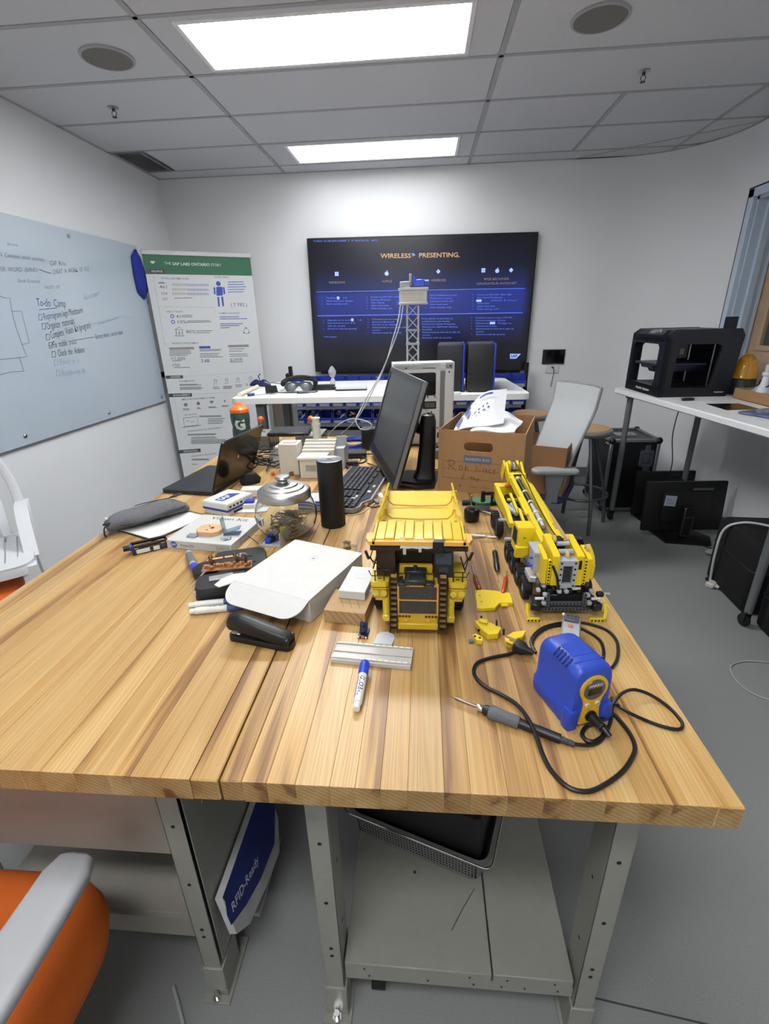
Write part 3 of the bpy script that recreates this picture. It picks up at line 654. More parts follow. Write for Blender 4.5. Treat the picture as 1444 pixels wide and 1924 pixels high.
# icons
pline(mb, BNP, [c4(160, 290), c4(255, 850), ], .0006); pline(mb, BNP, [c4(160, 290), c4(180, 312)], .0006); pline(mb, BNP, [c4(205, 540), c4(650, 545), c4(660, 590)], .0006); pline(mb, BNP, [c4(240, 838), c4(290, 838)], .0006)
pline(mb, BNP, [c4(335, 1280), c4(372, 1545)], .0006); pline(mb, BNP, [c4(225, 255), c4(930, 275)], .0004); pline(mb, BNP, [c4(400, 1100), c4(1015, 1062)], .0005); pline(mb, BNP, [c4(470, 1245), c4(820, 1225)], .0005)
pline(mb, BNP, [c4(330, 775), c4(412, 775)], .002); pline(mb, BNP, [c4(335, 725), c4(368, 703), c4(402, 725), c4(335, 725)], .002); pline(mb, BNP, [c4(345, 732), c4(347, 770)], .003); pline(mb, BNP, [c4(394, 732), c4(396, 770)], .003); pline(mb, BNP, [c4(370, 738), c4(371, 768)], .004)
pline(mb, BNP, [c4(402, 1435), c4(412, 1502), c4(522, 1490), c4(514, 1422), c4(402, 1435)], .0022); pline(mb, BNP, [c4(390, 1510), c4(545, 1493)], .0025)
pline(mb, BNP, [c4(425, 1460), c4(450, 1455)], .002); pline(mb, BNP, [c4(462, 1468), c4(490, 1462)], .002)
for x, y in ((660, 1135), (750, 1128), (840, 1120), (942, 1112)):
    q = BNP.at(*c4(x, y)); mb.tube([(q.x+.012*cos(a*pi/6), q.y+.012*sin(a*pi/6), .001) for a in range(12)], .0022, 4, closed=True, flat=.3)
    pline(mb, BNP, [c4(x-8, y+20), c4(x-12, y+32)], .0025); pline(mb, BNP, [c4(x+8, y+20), c4(x+12, y+30)], .0025)
q = BNP.at(*c4(908, 735)); mb.tube([(q.x+.022*cos(a*pi/6), q.y+.022*sin(a*pi/6), .001) for a in range(12)], .0018, 4, closed=True, flat=.3)
for dx, dy in ((0, .026), (-.022, -.014), (.022, -.014)): mb.cyl((q.x+dx, q.y+dy, .0005), (q.x+dx, q.y+dy, .0015), .007, seg=8)
for x, y in ((422, 1327), (523, 1317)):
    q = BNP.at(*c4(x, y)); mb.cyl((q.x, q.y, .0004), (q.x, q.y, .0011), .015, seg=14)
q = BNP.at(*c4(630, 1305)); mb.prism([(q.x+.016*sin(a)**3*1.0, q.y+.0010*(13*cos(a)-5*cos(2*a)-2*cos(3*a)-cos(4*a))) for a in [k*pi/9 for k in range(18)]], .0005, .0012)
q = BNP.at(*c4(735, 1295)); mb.cyl((q.x, q.y, .0004), (q.x, q.y, .0011), .008, seg=10); mb.box((q.x, q.y-.012, .0008), (.004, .012, .0006))
stuffpart('printed_text', mb, mat('banner_grey_ink', '70767a', .6, var=0), t, 'grey print', sm=0)
mb = wb(t, BNP)
def ppl(x, y, s=1):
    q = BNP.at(*c4(x, y)); mb.cyl((q.x, q.y+.007, .0004), (q.x, q.y+.007, .0010), .0021, seg=6); mb.box((q.x, q.y, .0007), (.0045, .010, .0006)); mb.box((q.x, q.y-.008, .0007), (.003, .008, .0006))
for r_ in range(3):
    for k in range(13): ppl(447+k*(600-447)/12.0, (365, 403, 437)[r_])
put(mb, BNP, '5.6B', *c4(545, 976), *c4(612, 975), 26/4.276, bold=.01)
for k, x1 in enumerate((888, 890, 905, 895, 885)): prect(mb, BNP, *c4(760, 342+k*20), *c4(x1, 340+k*20), hpx=1.2)
for (x0, y0, x1) in ((695, 638, 915), (698, 693, 852), (695, 622, 850), (698, 678, 880), (702, 710, 775)): prect(mb, BNP, *c4(x0, y0), *c4(x1, y0-2), hpx=1.3)
prect(mb, BNP, *c4(530, 867), *c4(620, 865), hpx=4.5)
for x, y in ((314, 617), (320, 662)):
    q = BNP.at(*c4(x, y)); mb.tube([(q.x+.012*cos(a*pi/6), q.y+.012*sin(a*pi/6), .001) for a in range(12)], .003, 4, closed=True, flat=.3)
# the large figure
q = BNP.at(*c4(684, 355)); mb.cyl((q.x, q.y, .0004), (q.x, q.y, .0011), .019, seg=18)
def quadp(*pts):
    mb.prism([tuple(BNP.at(*c4(*p))) for p in pts], .0004, .0011)
quadp((668, 380), (710, 380), (718, 385), (720, 450), (672, 452), (668, 440)); quadp((645, 385), (658, 383), (662, 440), (650, 440)); quadp((722, 380), (733, 384), (740, 438), (726, 440))
quadp((676, 462), (690, 462), (696, 538), (684, 540)); quadp((706, 460), (722, 460), (730, 536), (718, 538))
stuffpart('printed_figures', mb, mat('banner_blue_ink', '3a57ad', .6, var=0), t, 'blue people pictograms and figures', sm=0)
mb = wb(t, BNP)
for r_ in range(3):
    for k in range(11): ppl(318+k*(436-318)/10.0, (362, 400, 434)[r_])
prect(mb, BNP, *c4(290, 878), *c4(490, 872), hpx=4.5); prect(mb, BNP, *c4(762, 858), *c4(928, 853), hpx=4.5)
stuffpart('printed_figures', mb, mat('banner_taupe_ink', '8f8a84', .6, var=0), t, 'taupe people pictograms', sm=0)
# ================================================================ WALL SCREEN
TVP = PL((-.035, 4.625, 1.607), (1, 0, -.009), (.009, 0, 1))
t = thing('wall_display', 'large dark wall-mounted screen showing blue wireless presenting instructions', 'screen', (-.035, 4.625, 1.607))
TWd, THt = 1.962, 1.112
mb = wb(t, TVP); mb.bb(-TWd/2, -THt/2, -.055, TWd/2, THt/2, -.002, .004); part('housing', mb, BLACK, t)
m = bpy.data.materials.new('lit_screen'); m.use_nodes = True; nt = m.node_tree; L = nt.links.new; b = nt.nodes['Principled BSDF']
b.inputs['Base Color'].default_value = (.004, .004, .006, 1); b.inputs['Roughness'].default_value = .22
tc = nt.nodes.new('ShaderNodeTexCoord'); sp = nt.nodes.new('ShaderNodeSeparateXYZ'); L(tc.outputs['Generated'], sp.inputs[0])
r = nt.nodes.new('ShaderNodeValToRGB'); L(sp.outputs[2], r.inputs[0]); e = r.color_ramp.elements
e[0].position = .0; e[0].color = lin('0b0c14'); e[1].position = 1; e[1].color = lin('0d0e16')
for p, c in ((.20, '0c0d16'), (.30, '121a44'), (.435, '1a2460'), (.436, '202e78'), (.60, '24348a'), (.62, '1c2860'), (.78, '10132a')):
    x = e.new(p); x.color = lin(c)
sx_ = nt.nodes.new('ShaderNodeMapRange'); sx_.interpolation_type = 'SMOOTHSTEP'; sx_.inputs[1].default_value = .0; sx_.inputs[2].default_value = .05
pp = nt.nodes.new('ShaderNodeMath'); pp.operation = 'PINGPONG'; pp.inputs[1].default_value = .5; L(sp.outputs[0], pp.inputs[0]); L(pp.outputs[0], sx_.inputs[0])
mx = nt.nodes.new('ShaderNodeMix'); mx.data_type = 'RGBA'; mx.inputs[6].default_value = lin('0b0c14'); L(r.outputs[0], mx.inputs[7]); L(sx_.outputs[0], mx.inputs[0])
L(mx.outputs[2], b.inputs['Emission Color']); b.inputs['Emission Strength'].default_value = 1.0
mb = wb(t, TVP); mb.bb(-TWd/2+.012, -THt/2+.012, -.004, TWd/2-.012, THt/2-.012, -.0015); part('screen', mb, m, t, 'lit screen with a blue band', sm=0)
cT = lambda x, y: (560+x/3.072, 420+y/3.072)
def em(n, c, s=1): return mat(n, c, .5, var=0, emit=s)
def tv(mb, body, x0, y0, x1, y1, h, **k): put(mb, TVP, body, *cT(x0, y0), *cT(x1, y1), h/3.072, z=0, **k)
mb = wb(t, TVP); tv(mb, 'WIRELESS', 475, 188, 650, 187, 27, bold=.015); tv(mb, 'PRESENTING.', 695, 185, 928, 182, 27, bold=.015); part('heading', mb, em('screen_tan', 'a3855f', .8), t, 'tan heading', sm=0)
mb = wb(t, TVP)
for q in (('WINDOWS', 177, 342, 270, 340, 14), ('APPLE', 482, 335, 540, 334, 14), ('ANDROID', 764, 329, 852, 328, 14), ('WEB BROWSER', 1070, 322, 1216, 320, 14), ('NAVIGATEUR INTERNET', 1028, 348, 1258, 345, 14)): tv(mb, *q, bold=.01)
part('column_titles', mb, em('screen_brown', '6e6259', .6), t, 'dim brown titles', sm=0)
mb = wb(t, TVP)
rows = [(160, 430, 13, ['Touches         + K', 'Select the entry display', 'Enter security code'], 17), (418, 424, 1, ['Connect to SAP LAN / WiFi', 'Activate Bluetooth', 'Open display', 'Select room name', 'Enter security code'], 16.4),
        (758, 414, 1, ['Open Notifications panel', 'Chosen mirror option', 'Samsung SmartView APP', 'Select room name', 'Enter security code'], 17.5), (1030, 411, 1, ['Connect to SAP LAN / WiFi  SSID', 'Open Chrome Web Browser', '          select 3 mins', 'Select Cast', 'Select room name', 'Enter security code'], 16.5),
        (168, 558, 1, ['Appuyez sur la touche       + K', 'Selectionnez le nom de la', 'salle de reunion', 'Entrez le code de securite'], 16.5), (425, 553, 1, ['Connectez-vous au reseau', 'Activez le Bluetooth', 'Ouvrez l ecran Airplay', 'Selectionnez le nom de la salle', 'reunion', 'Entrez le code de securite'], 15.6),
        (712, 549, 1, ['Faites glisser le panneau de', 'notifications vers le bas', 'Selectionnez Option Projection', 'Samsung avec Application Samsung', 'SmartView', 'Selectionnez le nom de la salle de', 'reunion', 'Entrez le code de securite'], 15.8), (1022, 544, 1, ['Connectez-vous au reseau WiFi SAP', 'Ouvrez le navigateur Chrome', 'Selectionnez         Partager un', 'Selectionnez Caster', 'Selectionnez le nom de la salle de', 'reunion', 'Entrez le code de securite'], 16)]
for x, y, _, ls, dy in rows:
    for k, s_ in enumerate(ls):
        wd = len(s_)*6.4
        tv(mb, s_, x+k*.6, y+k*dy, x+wd+k*.6, y+k*dy-wd*.004, 9.5)
        if s_ not in ('reunion', 'salle de reunion', 'SmartView'):
            q = TVP.at(*cT(x-22, y+k*dy)); mb.cyl((q.x, q.y, -.0006), (q.x, q.y, 0), .003, seg=6)
tv(mb, 'TOR05-10.186-EW-D5060  //  IP 10.4.74.112   4675', 85, 103, 455, 97, 11); tv(mb, 'TOR Helpdesk', 148, 655, 222, 654, 8)
part('screen_text', mb, em('screen_blue_text', '4d66c4', .9), t, 'small blue text', sm=0)
mb = wb(t, TVP); prect(mb, TVP, *cT(104, 395), *cT(1308, 374), z=0, hpx=1); prect(mb, TVP, *cT(112, 533), *cT(1295, 515), z=0, hpx=1.2); part('divider_line', mb, em('screen_blue_line', '4f68d8', 1), t, sm=0)['kind'] = 'stuff'
mb = wb(t, TVP)
def icon(kind, x, y, s=1):
    q = TVP.at(*cT(x, y)); X, Y = q.x, q.y; z0, z1 = -.0006, 0
    if kind == 'w':
        for dx in (-.0085, .0085):
            for dy in (-.0085, .0085): mb.bb(X+dx*s-.0075*s, Y+dy*s-.0075*s, z0, X+dx*s+.0075*s, Y+dy*s+.0075*s, z1)
    elif kind == 'a':
        mb.prism([(X+.017*s*cos(a)*(1-.12*(abs(sin(a)) > .85)), Y-.003+.016*s*sin(a)) for a in [k*pi/10 for k in range(20)] if not (abs(cos(a)-1) < .02)], z0, z1); mb.box((X+.004, Y+.018*s, -.0003), (.005, .011, .0006), rot=Rz(-35))
    else:
        for k in range(4): mb.cyl((X+.008*cos(k*pi/2), Y+.008*sin(k*pi/2), z0), (X+.008*cos(k*pi/2), Y+.008*sin(k*pi/2), z1), .0085, seg=12)
icon('w', 222, 291); icon('a', 510, 287); icon('g', 808, 277); icon('w', 1068, 270); icon('a', 1148, 271); icon('g', 1228, 269)
icon('w', 230, 430, .7); icon('w', 312, 556, .7)
for x, y in ((1042, 445), (1120, 574)): prect(mb, TVP, *cT(x-14, y-6), *cT(x+15, y+7), z=.0001)
q = TVP.at(*cT(665, 186))
for r_ in (.008, .016, .024): mb.tube([(q.x-.010+r_*cos(a), q.y-.006+r_*sin(a), -.0002) for a in [pi*.1+k*pi*.45/6 for k in range(7)]], .0016, 4)
mb.prism([tuple(TVP.at(*cT(*p))) for p in ((1222, 752), (1284, 752), (1256, 780), (1222, 780))], -.0006, 0)
part('screen_icon', mb, em('screen_icon_blue', '8fa4ee', 1), t, 'pale blue icons', sm=0)['kind'] = 'stuff'
mb = wb(t, TVP); put(mb, TVP, 'SAP', *cT(1226, 767), *cT(1262, 765), 18/3.072, z=.0006, bold=.03); part('logo_text', mb, em('screen_navy', '141a38', .8), t, sm=0)
mb = wb(t, TVP); mb.bb(.2, -THt/2-.12, -.05, .3, -THt/2+.02, -.012); mb.bb(-TWd/2+.05, -THt/2-.02, -.05, TWd/2-.05, -THt/2+.005, -.02); part('lower_speaker_bar', mb, BLACK, t)
# ---- touch panel + wall plate
t = thing('touch_panel', 'small black touch panel on the far wall to the right of the screen', 'panel', (1.19, 4.68, 1.155))
mb = MB(); mb.box((0, 0, 0), (.198, .014, .125), .003); part('body', mb, BLACK, t)
mb = MB(); mb.box((0, -.0075, 0), (.18, .001, .108)); part('glass', mb, mat('panel_glass', '0d0e10', .08, var=0), t, sm=0)
t = thing('wall_outlet_plate', 'white outlet plate below the touch panel with a black cord plugged in', 'outlet', (1.19, 4.689, 1.045))
mb = MB(); mb.box((0, -.004, 0), (.118, .006, .075), .002); part('plate', mb, WP, t)
mb = MB(); mb.box((.0, -.015, .015), (.02, .02, .012), .003); mb.tube(spline([(0, -.02, .015), (.012, -.03, -.01), (.008, -.02, -.1), (.0, -.02, -.16)]), .003, 6); part('cord', mb, BLACK, t)
# ================================================================ BIN RACK on the far wall
RKX0, RKX1 = -1.24, .93
t = thing('bin_rack', 'black metal rack with rails against the far wall, full of blue parts bins', 'rack', ((RKX0+RKX1)/2, 4.55, 0))
mb = MB(); mb.bb(-.015, -.02, 0, .015, .02, 1.12, .002)
pieces('upright', mb, BLKM, t, [(RKX0-(RKX0+RKX1)/2-.0, 0, 0), (0, 0, 0), (RKX1-(RKX0+RKX1)/2, 0, 0)])
rows_z = [.93, .775, .62, .465, .31]
mb = MB(); mb.bb(RKX0-(RKX0+RKX1)/2, -.025, 0, RKX1-(RKX0+RKX1)/2, -.005, .03, .002)
pieces('rail', mb, BLKM, t, [(0, -.016, z+.06) for z in rows_z])
mb = MB(); mb.bb(-.02, -.27, 0, .02, .02, .03, .002); pieces('foot', mb, BLKM, t, [(RKX0-(RKX0+RKX1)/2, 0, 0), (RKX1-(RKX0+RKX1)/2, 0, 0)])
BINM = mat('blue_bin_polypropylene', '263c9c', .35, var=.04)
def bin_mesh():
    mb = MB(); w_, d_, h_, k = .055, .15, .105, .002
    mb.bb(-w_, -d_, 0, w_, 0, k); mb.bb(-w_, -k, 0, w_, 0, h_); mb.bb(-w_, -d_, 0, w_, -d_+k, .045)
    for s in (-1, 1): mb.prism([(-d_, 0), (0, 0), (0, h_), (-d_*.55, h_), (-d_*.85, .05), (-d_, .05)], -k/2, k/2, Matrix(((0, 0, 1, s*(w_-k/2)), (1, 0, 0, 0), (0, 1, 0, 0), (0, 0, 0, 1))))
    mb.bb(-w_-.002, -d_-.004, .04, w_+.002, -d_+.003, .052, .001)
    return mb.mesh('parts_bin', BINM, 0)
BM_ = bin_mesh(); mb = MB(); mb.bb(-.045, -.1553, .005, .045, -.1535, .03); LBL = mb.mesh('card_label', mat('grey_card_label', '8d9096', .6, var=0), 0)
rn = random.Random(5); ORD = ['first', 'second', 'third', 'fourth', 'fifth', 'sixth', 'seventh', 'eighth', 'ninth', 'tenth', 'eleventh', 'twelfth', 'thirteenth', 'fourteenth', 'fifteenth', 'sixteenth', 'seventeenth', 'eighteenth']
ROWN = ['top', 'second', 'third', 'fourth', 'lowest']
JUNK = [mat('grey_parts', '8d9096', .4, var=.2), mat('dark_parts', '24262c', .5, var=.2), mat('pale_parts', 'b9bcc4', .4, var=.2), mat('tan_parts', '8a6d50', .5, var=.2)]
def junk_mesh(k):
    mb = MB(); r_ = random.Random(k)
    for i in range(7): mb.box((r_.uniform(-.03, .03), r_.uniform(-.13, -.03), .02+.012*i*r_.uniform(.4, 1)), (r_.uniform(.015, .05), r_.uniform(.01, .05), r_.uniform(.005, .02)), .002, (r_.uniform(-40, 40), r_.uniform(-40, 40), r_.uniform(0, 180)))
    mb.tube(spline([(r_.uniform(-.04, .04), r_.uniform(-.13, -.03), .03+.01*i) for i in range(6)], 4), .0025, 5)
    return mb.mesh('loose_parts', JUNK[k % 4], 30)
JM = [junk_mesh(k) for k in range(4)]
for r_, z in enumerate(rows_z):
    for k in range(17):
        if r_ >= 3 and k < 13: continue
        o = link('parts_bin', BM_); o.location = (RKX0+.09+k*.1245, 4.505, z)
        o['label'] = 'open blue plastic parts bin, %s from the left on the %s row of the rack' % (ORD[k], ROWN[r_]); o['category'] = 'bin'; o['group'] = 'blue parts bins on the far rack'
        link('card_label', LBL, o)
        if rn.random() < .6: j = link('loose_parts', JM[rn.randrange(4)], o); j['kind'] = 'stuff'
# ================================================================ WHITE STANDING DESK and what is on it
WT = mat('white_desk_laminate', 'dcdedd', .35, var=.01); TUBE = mat('grey_tube_enamel', '6f7274', .35, .3, var=.03)
DZ = 1.055
t = thing('standing_desk', 'white rectangular standing desk in front of the blue bins', 'desk', (-.3, 3.5, 0), 2.2)
mb = MB(); mb.prism(rrect(1.92, .86, .05, 5), DZ-.036, DZ); part('desktop', mb, WT, t, sm=30)
mb = MB(); mb.bb(-.03, -.03, .04, .03, .03, DZ-.036, .006); pieces('column', mb, TUBE, t, [(-.80, -.30, 0), (-.73, .12, 0), (.80, -.1, 0)])
mb = MB(); mb.bb(-.035, -.38, 0, .035, .38, .04, .006); pieces('foot', mb, TUBE, t, [(-.80, 0, 0), (.80, 0, 0)])
mb = MB(); mb.bb(-.8, -.03, DZ-.075, .8, .03, DZ-.036); mb.bb(-.83, -.33, DZ-.07, -.77, .15, DZ-.036); part('under_frame', mb, TUBE, t)
# picture board behind the desk legs
t = thing('leaning_picture', 'tan and blue picture in a white frame leaning behind the standing desk', 'picture', (-1.17, 3.98, .0))
mb = MB(); mb.ring([(-.13, .0), (.11, .0), (.11, 1.0), (-.13, 1.0)], [(-.095, .04), (.075, .04), (.075, .96), (-.095, .96)], -.01, .01, Matrix(((1, 0, 0, 0), (0, 0, -1, 0), (0, 1, 0, 0), (0, 0, 0, 1)))); part('frame', mb, WHITE, t, sm=0)
mb = MB(); mb.bb(-.095, -.002, .04, .075, .006, .96); pc = part('picture_sheet', mb, mat('tan_sheet', 'ada08e', .7, var=.03), t, sm=0)
mb = MB(); mb.cyl((-.01, -.003, .60), (-.01, -.0045, .60), .07, seg=24); part('blue_disc', mb, mat('muted_blue_print', '5f6ea6', .6, var=0), pc, sm=0)
# headset / goggles
def D(u, v, h=0): return P(u, v, z=DZ+h)
q = D(562, 736)
t = thing('smart_goggles', 'black head-worn goggles with two round lenses and a padded rear band on the white desk', 'headset', (q.x, q.y, DZ), 10)
mb = MB(); arcp = [(.13*cos(a), .075+.10*sin(a), .055+.02*sin(a)) for a in [pi*(.97-.94*k/16) for k in range(17)]]
secs = []
for p in arcp:
    pass
mb.tube([(.115*cos(radians(a)), .07+.11*sin(radians(a)), .05+.028*max(0, sin(radians(a)))) for a in range(-15, 196, 10)], .017, 8, flat=1.0); part('head_band', mb, BLKM, t)
mb = MB()
prof = [(-.085, .0), (-.1, .025), (-.085, .055), (-.03, .062), (0, .056), (.03, .062), (.085, .055), (.1, .025), (.085, .0), (.035, .004), (.012, .026), (0, .032), (-.012, .026), (-.035, .004)]
mb.prism(prof, -.02, .02, Tr(0, .0, .006) @ Rx(80)); part('goggle_shell', mb, DGREY, t)
mb = MB(); mb.lathe([(.0001, .005), (.02, .004), (.026, 0), (.0261, -.004)], seg=20, sx=1.15); pieces('lens', mb, mat('smoked_lens', '6b6f75', .12, .3, var=0), t, [Tr(x, -.0265, .034) @ Rx(80) for x in (-.045, .045)])
mb = MB(); mb.tube(spline([(.09, -.0, .02), (.12, -.06, .003), (.05, -.075, .003), (-.02, -.06, .003), (-.09, -.05, .003), (-.17, .0, .003)]), .0028, 6); mb.tube(spline([(.0, -.02, .005), (-.01, -.085, .003), (.04, -.10, .003), (.11, -.06, .003), (.13, -.045, .003)]), .0028, 6); part('cable', mb, BLKM, t)
q = D(600, 735); mb = MB(); mb.prism(rrect(.17, .05, .02, 4), .002, .02); mb.prism(rrect(.16, .05, .02, 4), .026, .036); mb.bb(-.07, -.02, .018, -.05, .02, .03); solo('black_clip_case', 'flat black two layer clip case beside the goggles', 'case', mb, BLACK, (q.x+.02, q.y+.06, DZ), 5)
q = D(510, 741); mb = MB(); mb.prism([(-.04, .0), (.04, .01), (.03, .05), (-.045, .05)], -.008, .008, Rx(75)); mb.lathe([(.0001, 0), (.022, .002), (.02, .02), (.0001, .022)], (0, .01, .0), 14); solo('lens_cover', 'small black lens cover on the white desk beside the goggles', 'cover', mb, BLKM, (q.x, q.y+.01, DZ+.006), 0)
q = D(487, 727)
t = thing('sunglasses', 'dark blue lensed safety glasses folded on the white desk corner', 'glasses', (q.x, q.y+.03, DZ+.0015), -8)
mb = MB(); mb.loft([[(x, y*k, z*k) for x, (y, z) in zip([-.085+.17*j/9]*12, [(.028*cos(a), .028*sin(a)+.028) for a in [q_*pi/6 for q_ in range(12)]])] for j, k in enumerate((.3, .6, .85, .95, .8, .8, .95, .85, .6, .3))]); part('lens', mb, mat('dark_blue_lens', '20264e', .15, var=0), t)
mb = MB(); mb.tube([(-.08, .0, .025), (-.06, .06, .02), (.02, .075, .006)], .003, 6); mb.tube([(.08, .0, .025), (.09, .05, .02), (.14, .06, .01)], .003, 6); part('arm', mb, BLKM, t)['kind'] = 'stuff'
mb = MB(); mb.tube([(0, 0, .05), (-.01, .0, .075), (.01, 0, .09)], .004, 6); part('nose_clip', mb, DGREY, t)
a = D(450, 746); b_ = D(512, 716); mb = MB(); v_ = Vector((b_.x-a.x, b_.y-a.y, 0)); L_ = min(v_.length, .42); v_.normalize()
mb.lathe([(.004, 0), (.0135, 0), (.0135, L_), (.004, L_)], seg=18, M=v_.to_track_quat('Z', 'Y').to_matrix().to_4x4()); solo('paper_roll', 'thin cream paper roll lying along the corner of the white desk', 'paper roll', mb, mat('cream_paper', 'cfc5b2', .7, var=0), (a.x, a.y, DZ+.0137))
a = D(466, 745); mb = MB(); t = thing('drywipe_marker', 'white marker with a navy cap on the corner of the white desk', 'marker', (a.x, a.y, DZ+.0095), 48)
mb.cyl((0, 0, 0), (.045, 0, 0), .0095); part('cap', mb, mat('navy_cap', '26357a', .4, var=0), t); mb = MB(); mb.cyl((.045, 0, 0), (.13, 0, 0), .0085); part('barrel', mb, WHITE, t)
q = D(660, 733); t = thing('clear_tray', 'empty clear plastic tray on the white desk', 'tray', (q.x, q.y, DZ), 5)
mb = MB(); mb.bb(-.11, -.035, 0, .11, .035, .002); mb.bb(-.11, -.035, 0, .11, -.033, .018); mb.bb(-.11, .033, 0, .11, .035, .018); mb.bb(-.11, -.035, 0, -.108, .035, .018); mb.bb(.108, -.035, 0, .11, .035, .018); part('tray_shell', mb, CLEAR, t)
q = D(627, 722)
mb = MB(); mb.lathe([(.02, 0), (.022, .03), (.012, .05), (.03, .075), (.035, .1), (.015, .13), (.001, .14)], seg=9, sx=.9, sy=.8); solo('crumpled_clear_bag', 'crumpled shiny clear plastic bag standing at the back of the white desk', 'bag', mb, mat('shiny_clear_film', 'c8ccd0', .12, var=.2, scale=60, bump=.8, bscale=60, trans=.6, ior=1.1), (q.x, q.y-.04, DZ), 20)
q = D(581, 716); mb = MB(); mb.bb(-.045, -.012, 0, .045, .012, .004, .001); mb.box((.02, 0, .015), (.05, .02, .003), rot=(0, -30, 0)); solo('white_bracket', 'bent white plastic strip at the back edge of the white desk', 'bracket', mb, WHITE, (q.x, q.y-.03, DZ), -30)
q = D(546, 712); mb = MB(); mb.box((0, 0, .025), (.035, .03, .05), .004); mb.cyl((0, 0, .05), (0, 0, .056), .01); solo('ink_bottle', 'tiny black square bottle at the back of the white desk', 'bottle', mb, BLACK, (q.x+.0, q.y-.08, DZ))
# two computer towers
TG = mat('black_tower_shell', '1b1c20', .45, var=.05); TB = mat('blue_edge_trim', '22338f', .35, var=0)
for (u0, u1, y_, lb) in ((819, 871, 3.21, 'black computer tower with a blue edge, left of the pair on the white desk'), (875, 928, 3.19, 'black computer tower with a blue edge, right of the pair on the white desk')):
    x0 = P(u0, 740, y=y_).x; x1 = P(u1, 740, y=y_).x
    t = thing('computer_tower', lb, 'computer', ((x0+x1)/2, y_, DZ), -3, 'pair of black computer towers'); w_ = x1-x0-.006
    mb = MB(); mb.bb(-w_/2, 0, .006, w_/2-.012, .38, .295, .008, 2); part('shell', mb, TG, t)
    mb = MB(); mb.bb(w_/2-.012, -.004, .006, w_/2, .385, .298, .005, 2); part('blue_side_panel', mb, TB, t, 'blue side panel')
    mb = MB(); mb.cyl((0, 0, 0), (0, 0, .008), .012, seg=10); pieces('rubber_foot', mb, RUB, t, [(x, y, 0) for x in (-w_/2+.025, w_/2-.03) for y in (.03, .34)])
    mb = MB(); mb.prism(rrect(w_*.8, .3, .01, 3, -.006, .19), .2952, .2965); part('top_panel', mb, mat('grey_mesh_top', '3a3b3e', .5, var=.1, scale=400), t, 'dark grey top')
q = D(800, 738); mb = MB(); mb.bb(-.11, -.02, 0, .09, .02, .014, .003); solo('white_power_strip', 'flat white bar lying before the black towers on the white desk', 'bar', mb, WHITE, (.15, 3.12, DZ), 0)
# ================================================================ PRINTER DESK along the right wall
t = thing('side_desk', 'long white desk on castered grey tube legs along the right wall', 'desk', (1.39, 3.66, 0), 6.4)
# local: x across toward the wall, y along (0 far end, negative toward the camera)
mb = MB(); mb.bb(0, -1.78, .972, .68, 0, 1.01, .006); part('desktop', mb, WT, t)
def cleg():
    mb = MB(); mb.cyl((0, 0, .085), (0, 0, .975), .019, .021, 14); return mb
lg = pieces('leg', cleg(), TUBE, t, [(.08, -.09, 0), (.10, -1.50, 0), (.60, -.10, 0), (.60, -1.50, 0)])
mb = MB(); mb.lathe([(.03, -.012), (.034, 0), (.03, .012), (.001, .013)], (0, 0, 0), 16, M=Ry(90) @ Tr(.0, 0, 0)); mb.bm.verts.ensure_lookup_table()
CW = mb.mesh('caster', RUB, 40)
for l in lg:
    c = link('caster', CW, l); c.location = (0, .012, .034)
    mb2 = None
FK = MB(); FK.bb(-.018, -.006, .03, -.014, .022, .09); FK.bb(.014, -.006, .03, .018, .022, .09); FK.bb(-.018, -.012, .084, .018, .022, .092); FKM = FK.mesh('caster_fork', BLACK, 0)
for l in lg: link('caster_fork', FKM, l)
mb = MB(); mb.bb(.06, -1.55, .945, .62, -1.51, .972); mb.bb(.06, -.10, .945, .62, -.06, .972); mb.bb(.58, -1.5, .94, .61, -.1, .972); part('under_frame', mb, TUBE, t)
# ---- 3D printer
PBK = mat('navy_black_plastic', '14151f', .4, var=.04); PIN = mat('printer_inner_black', '08090d', .6, var=0)
t = thing('desktop_printer', 'black desktop 3D printer with open windows on the white side desk', '3D printer', (1.476, 3.18, 1.01), 3)
Y1 = .46; XW = .43; ZH = .40
FM = Matrix(((0, 0, 1, 0), (1, 0, 0, 0), (0, 1, 0, 0), (0, 0, 0, 1)))     # (y,z)->x plane
def o8(x0, x1, z0, z1, c): return [(x0+c, z0), (x1-c, z0), (x1, z0+c), (x1, z1-c), (x1-c, z1), (x0+c, z1), (x0, z1-c), (x0, z0+c)]
mb = MB(); mb.ring(o8(0, Y1, 0, .37, .012), o8(.085, .425, .062, .315, .02), 0, .03, FM); part('front_frame', mb, PBK, t)
SM = Matrix(((1, 0, 0, 0), (0, 0, 1, 0), (0, 1, 0, 0), (0, 0, 0, 1)))     # (x,z)->y
for y_ in (0, Y1-.02):
    q_ = 1 if y_ == 0 else .5
    mb = MB(); mb.ring([(0, 0), (.42, 0), (.435, .02), (.45, .3), (.455, .36), (.43, .40), (.04, .40), (0, .37)], [(x if q_ == 1 else .03+x*.55, z) for x, z in ((.07, .055), (.30, .055), (.315, .08), (.33, .25), (.335, .30), (.31, .315), (.10, .315), (.07, .29))], y_, y_+.02, SM); part('side_panel', mb, PBK, t)
mb = MB(); mb.prism([(0, 0), (.42, 0), (.42, .05), (0, .06)], .02, Y1-.02, SM); part('base', mb, PIN, t)
mb = MB(); mb.prism([(0, .36), (.04, .397), (.43, .397), (.45, .36), (.45, .30), (.43, .33), (0, .33)], .02, Y1-.02, SM); part('top_housing', mb, PBK, t)
mb = MB(); mb.prism([(.37, .05), (.42, .05), (.44, .31), (.38, .31)], .02, Y1-.02, SM); part('back_panel', mb, PIN, t)
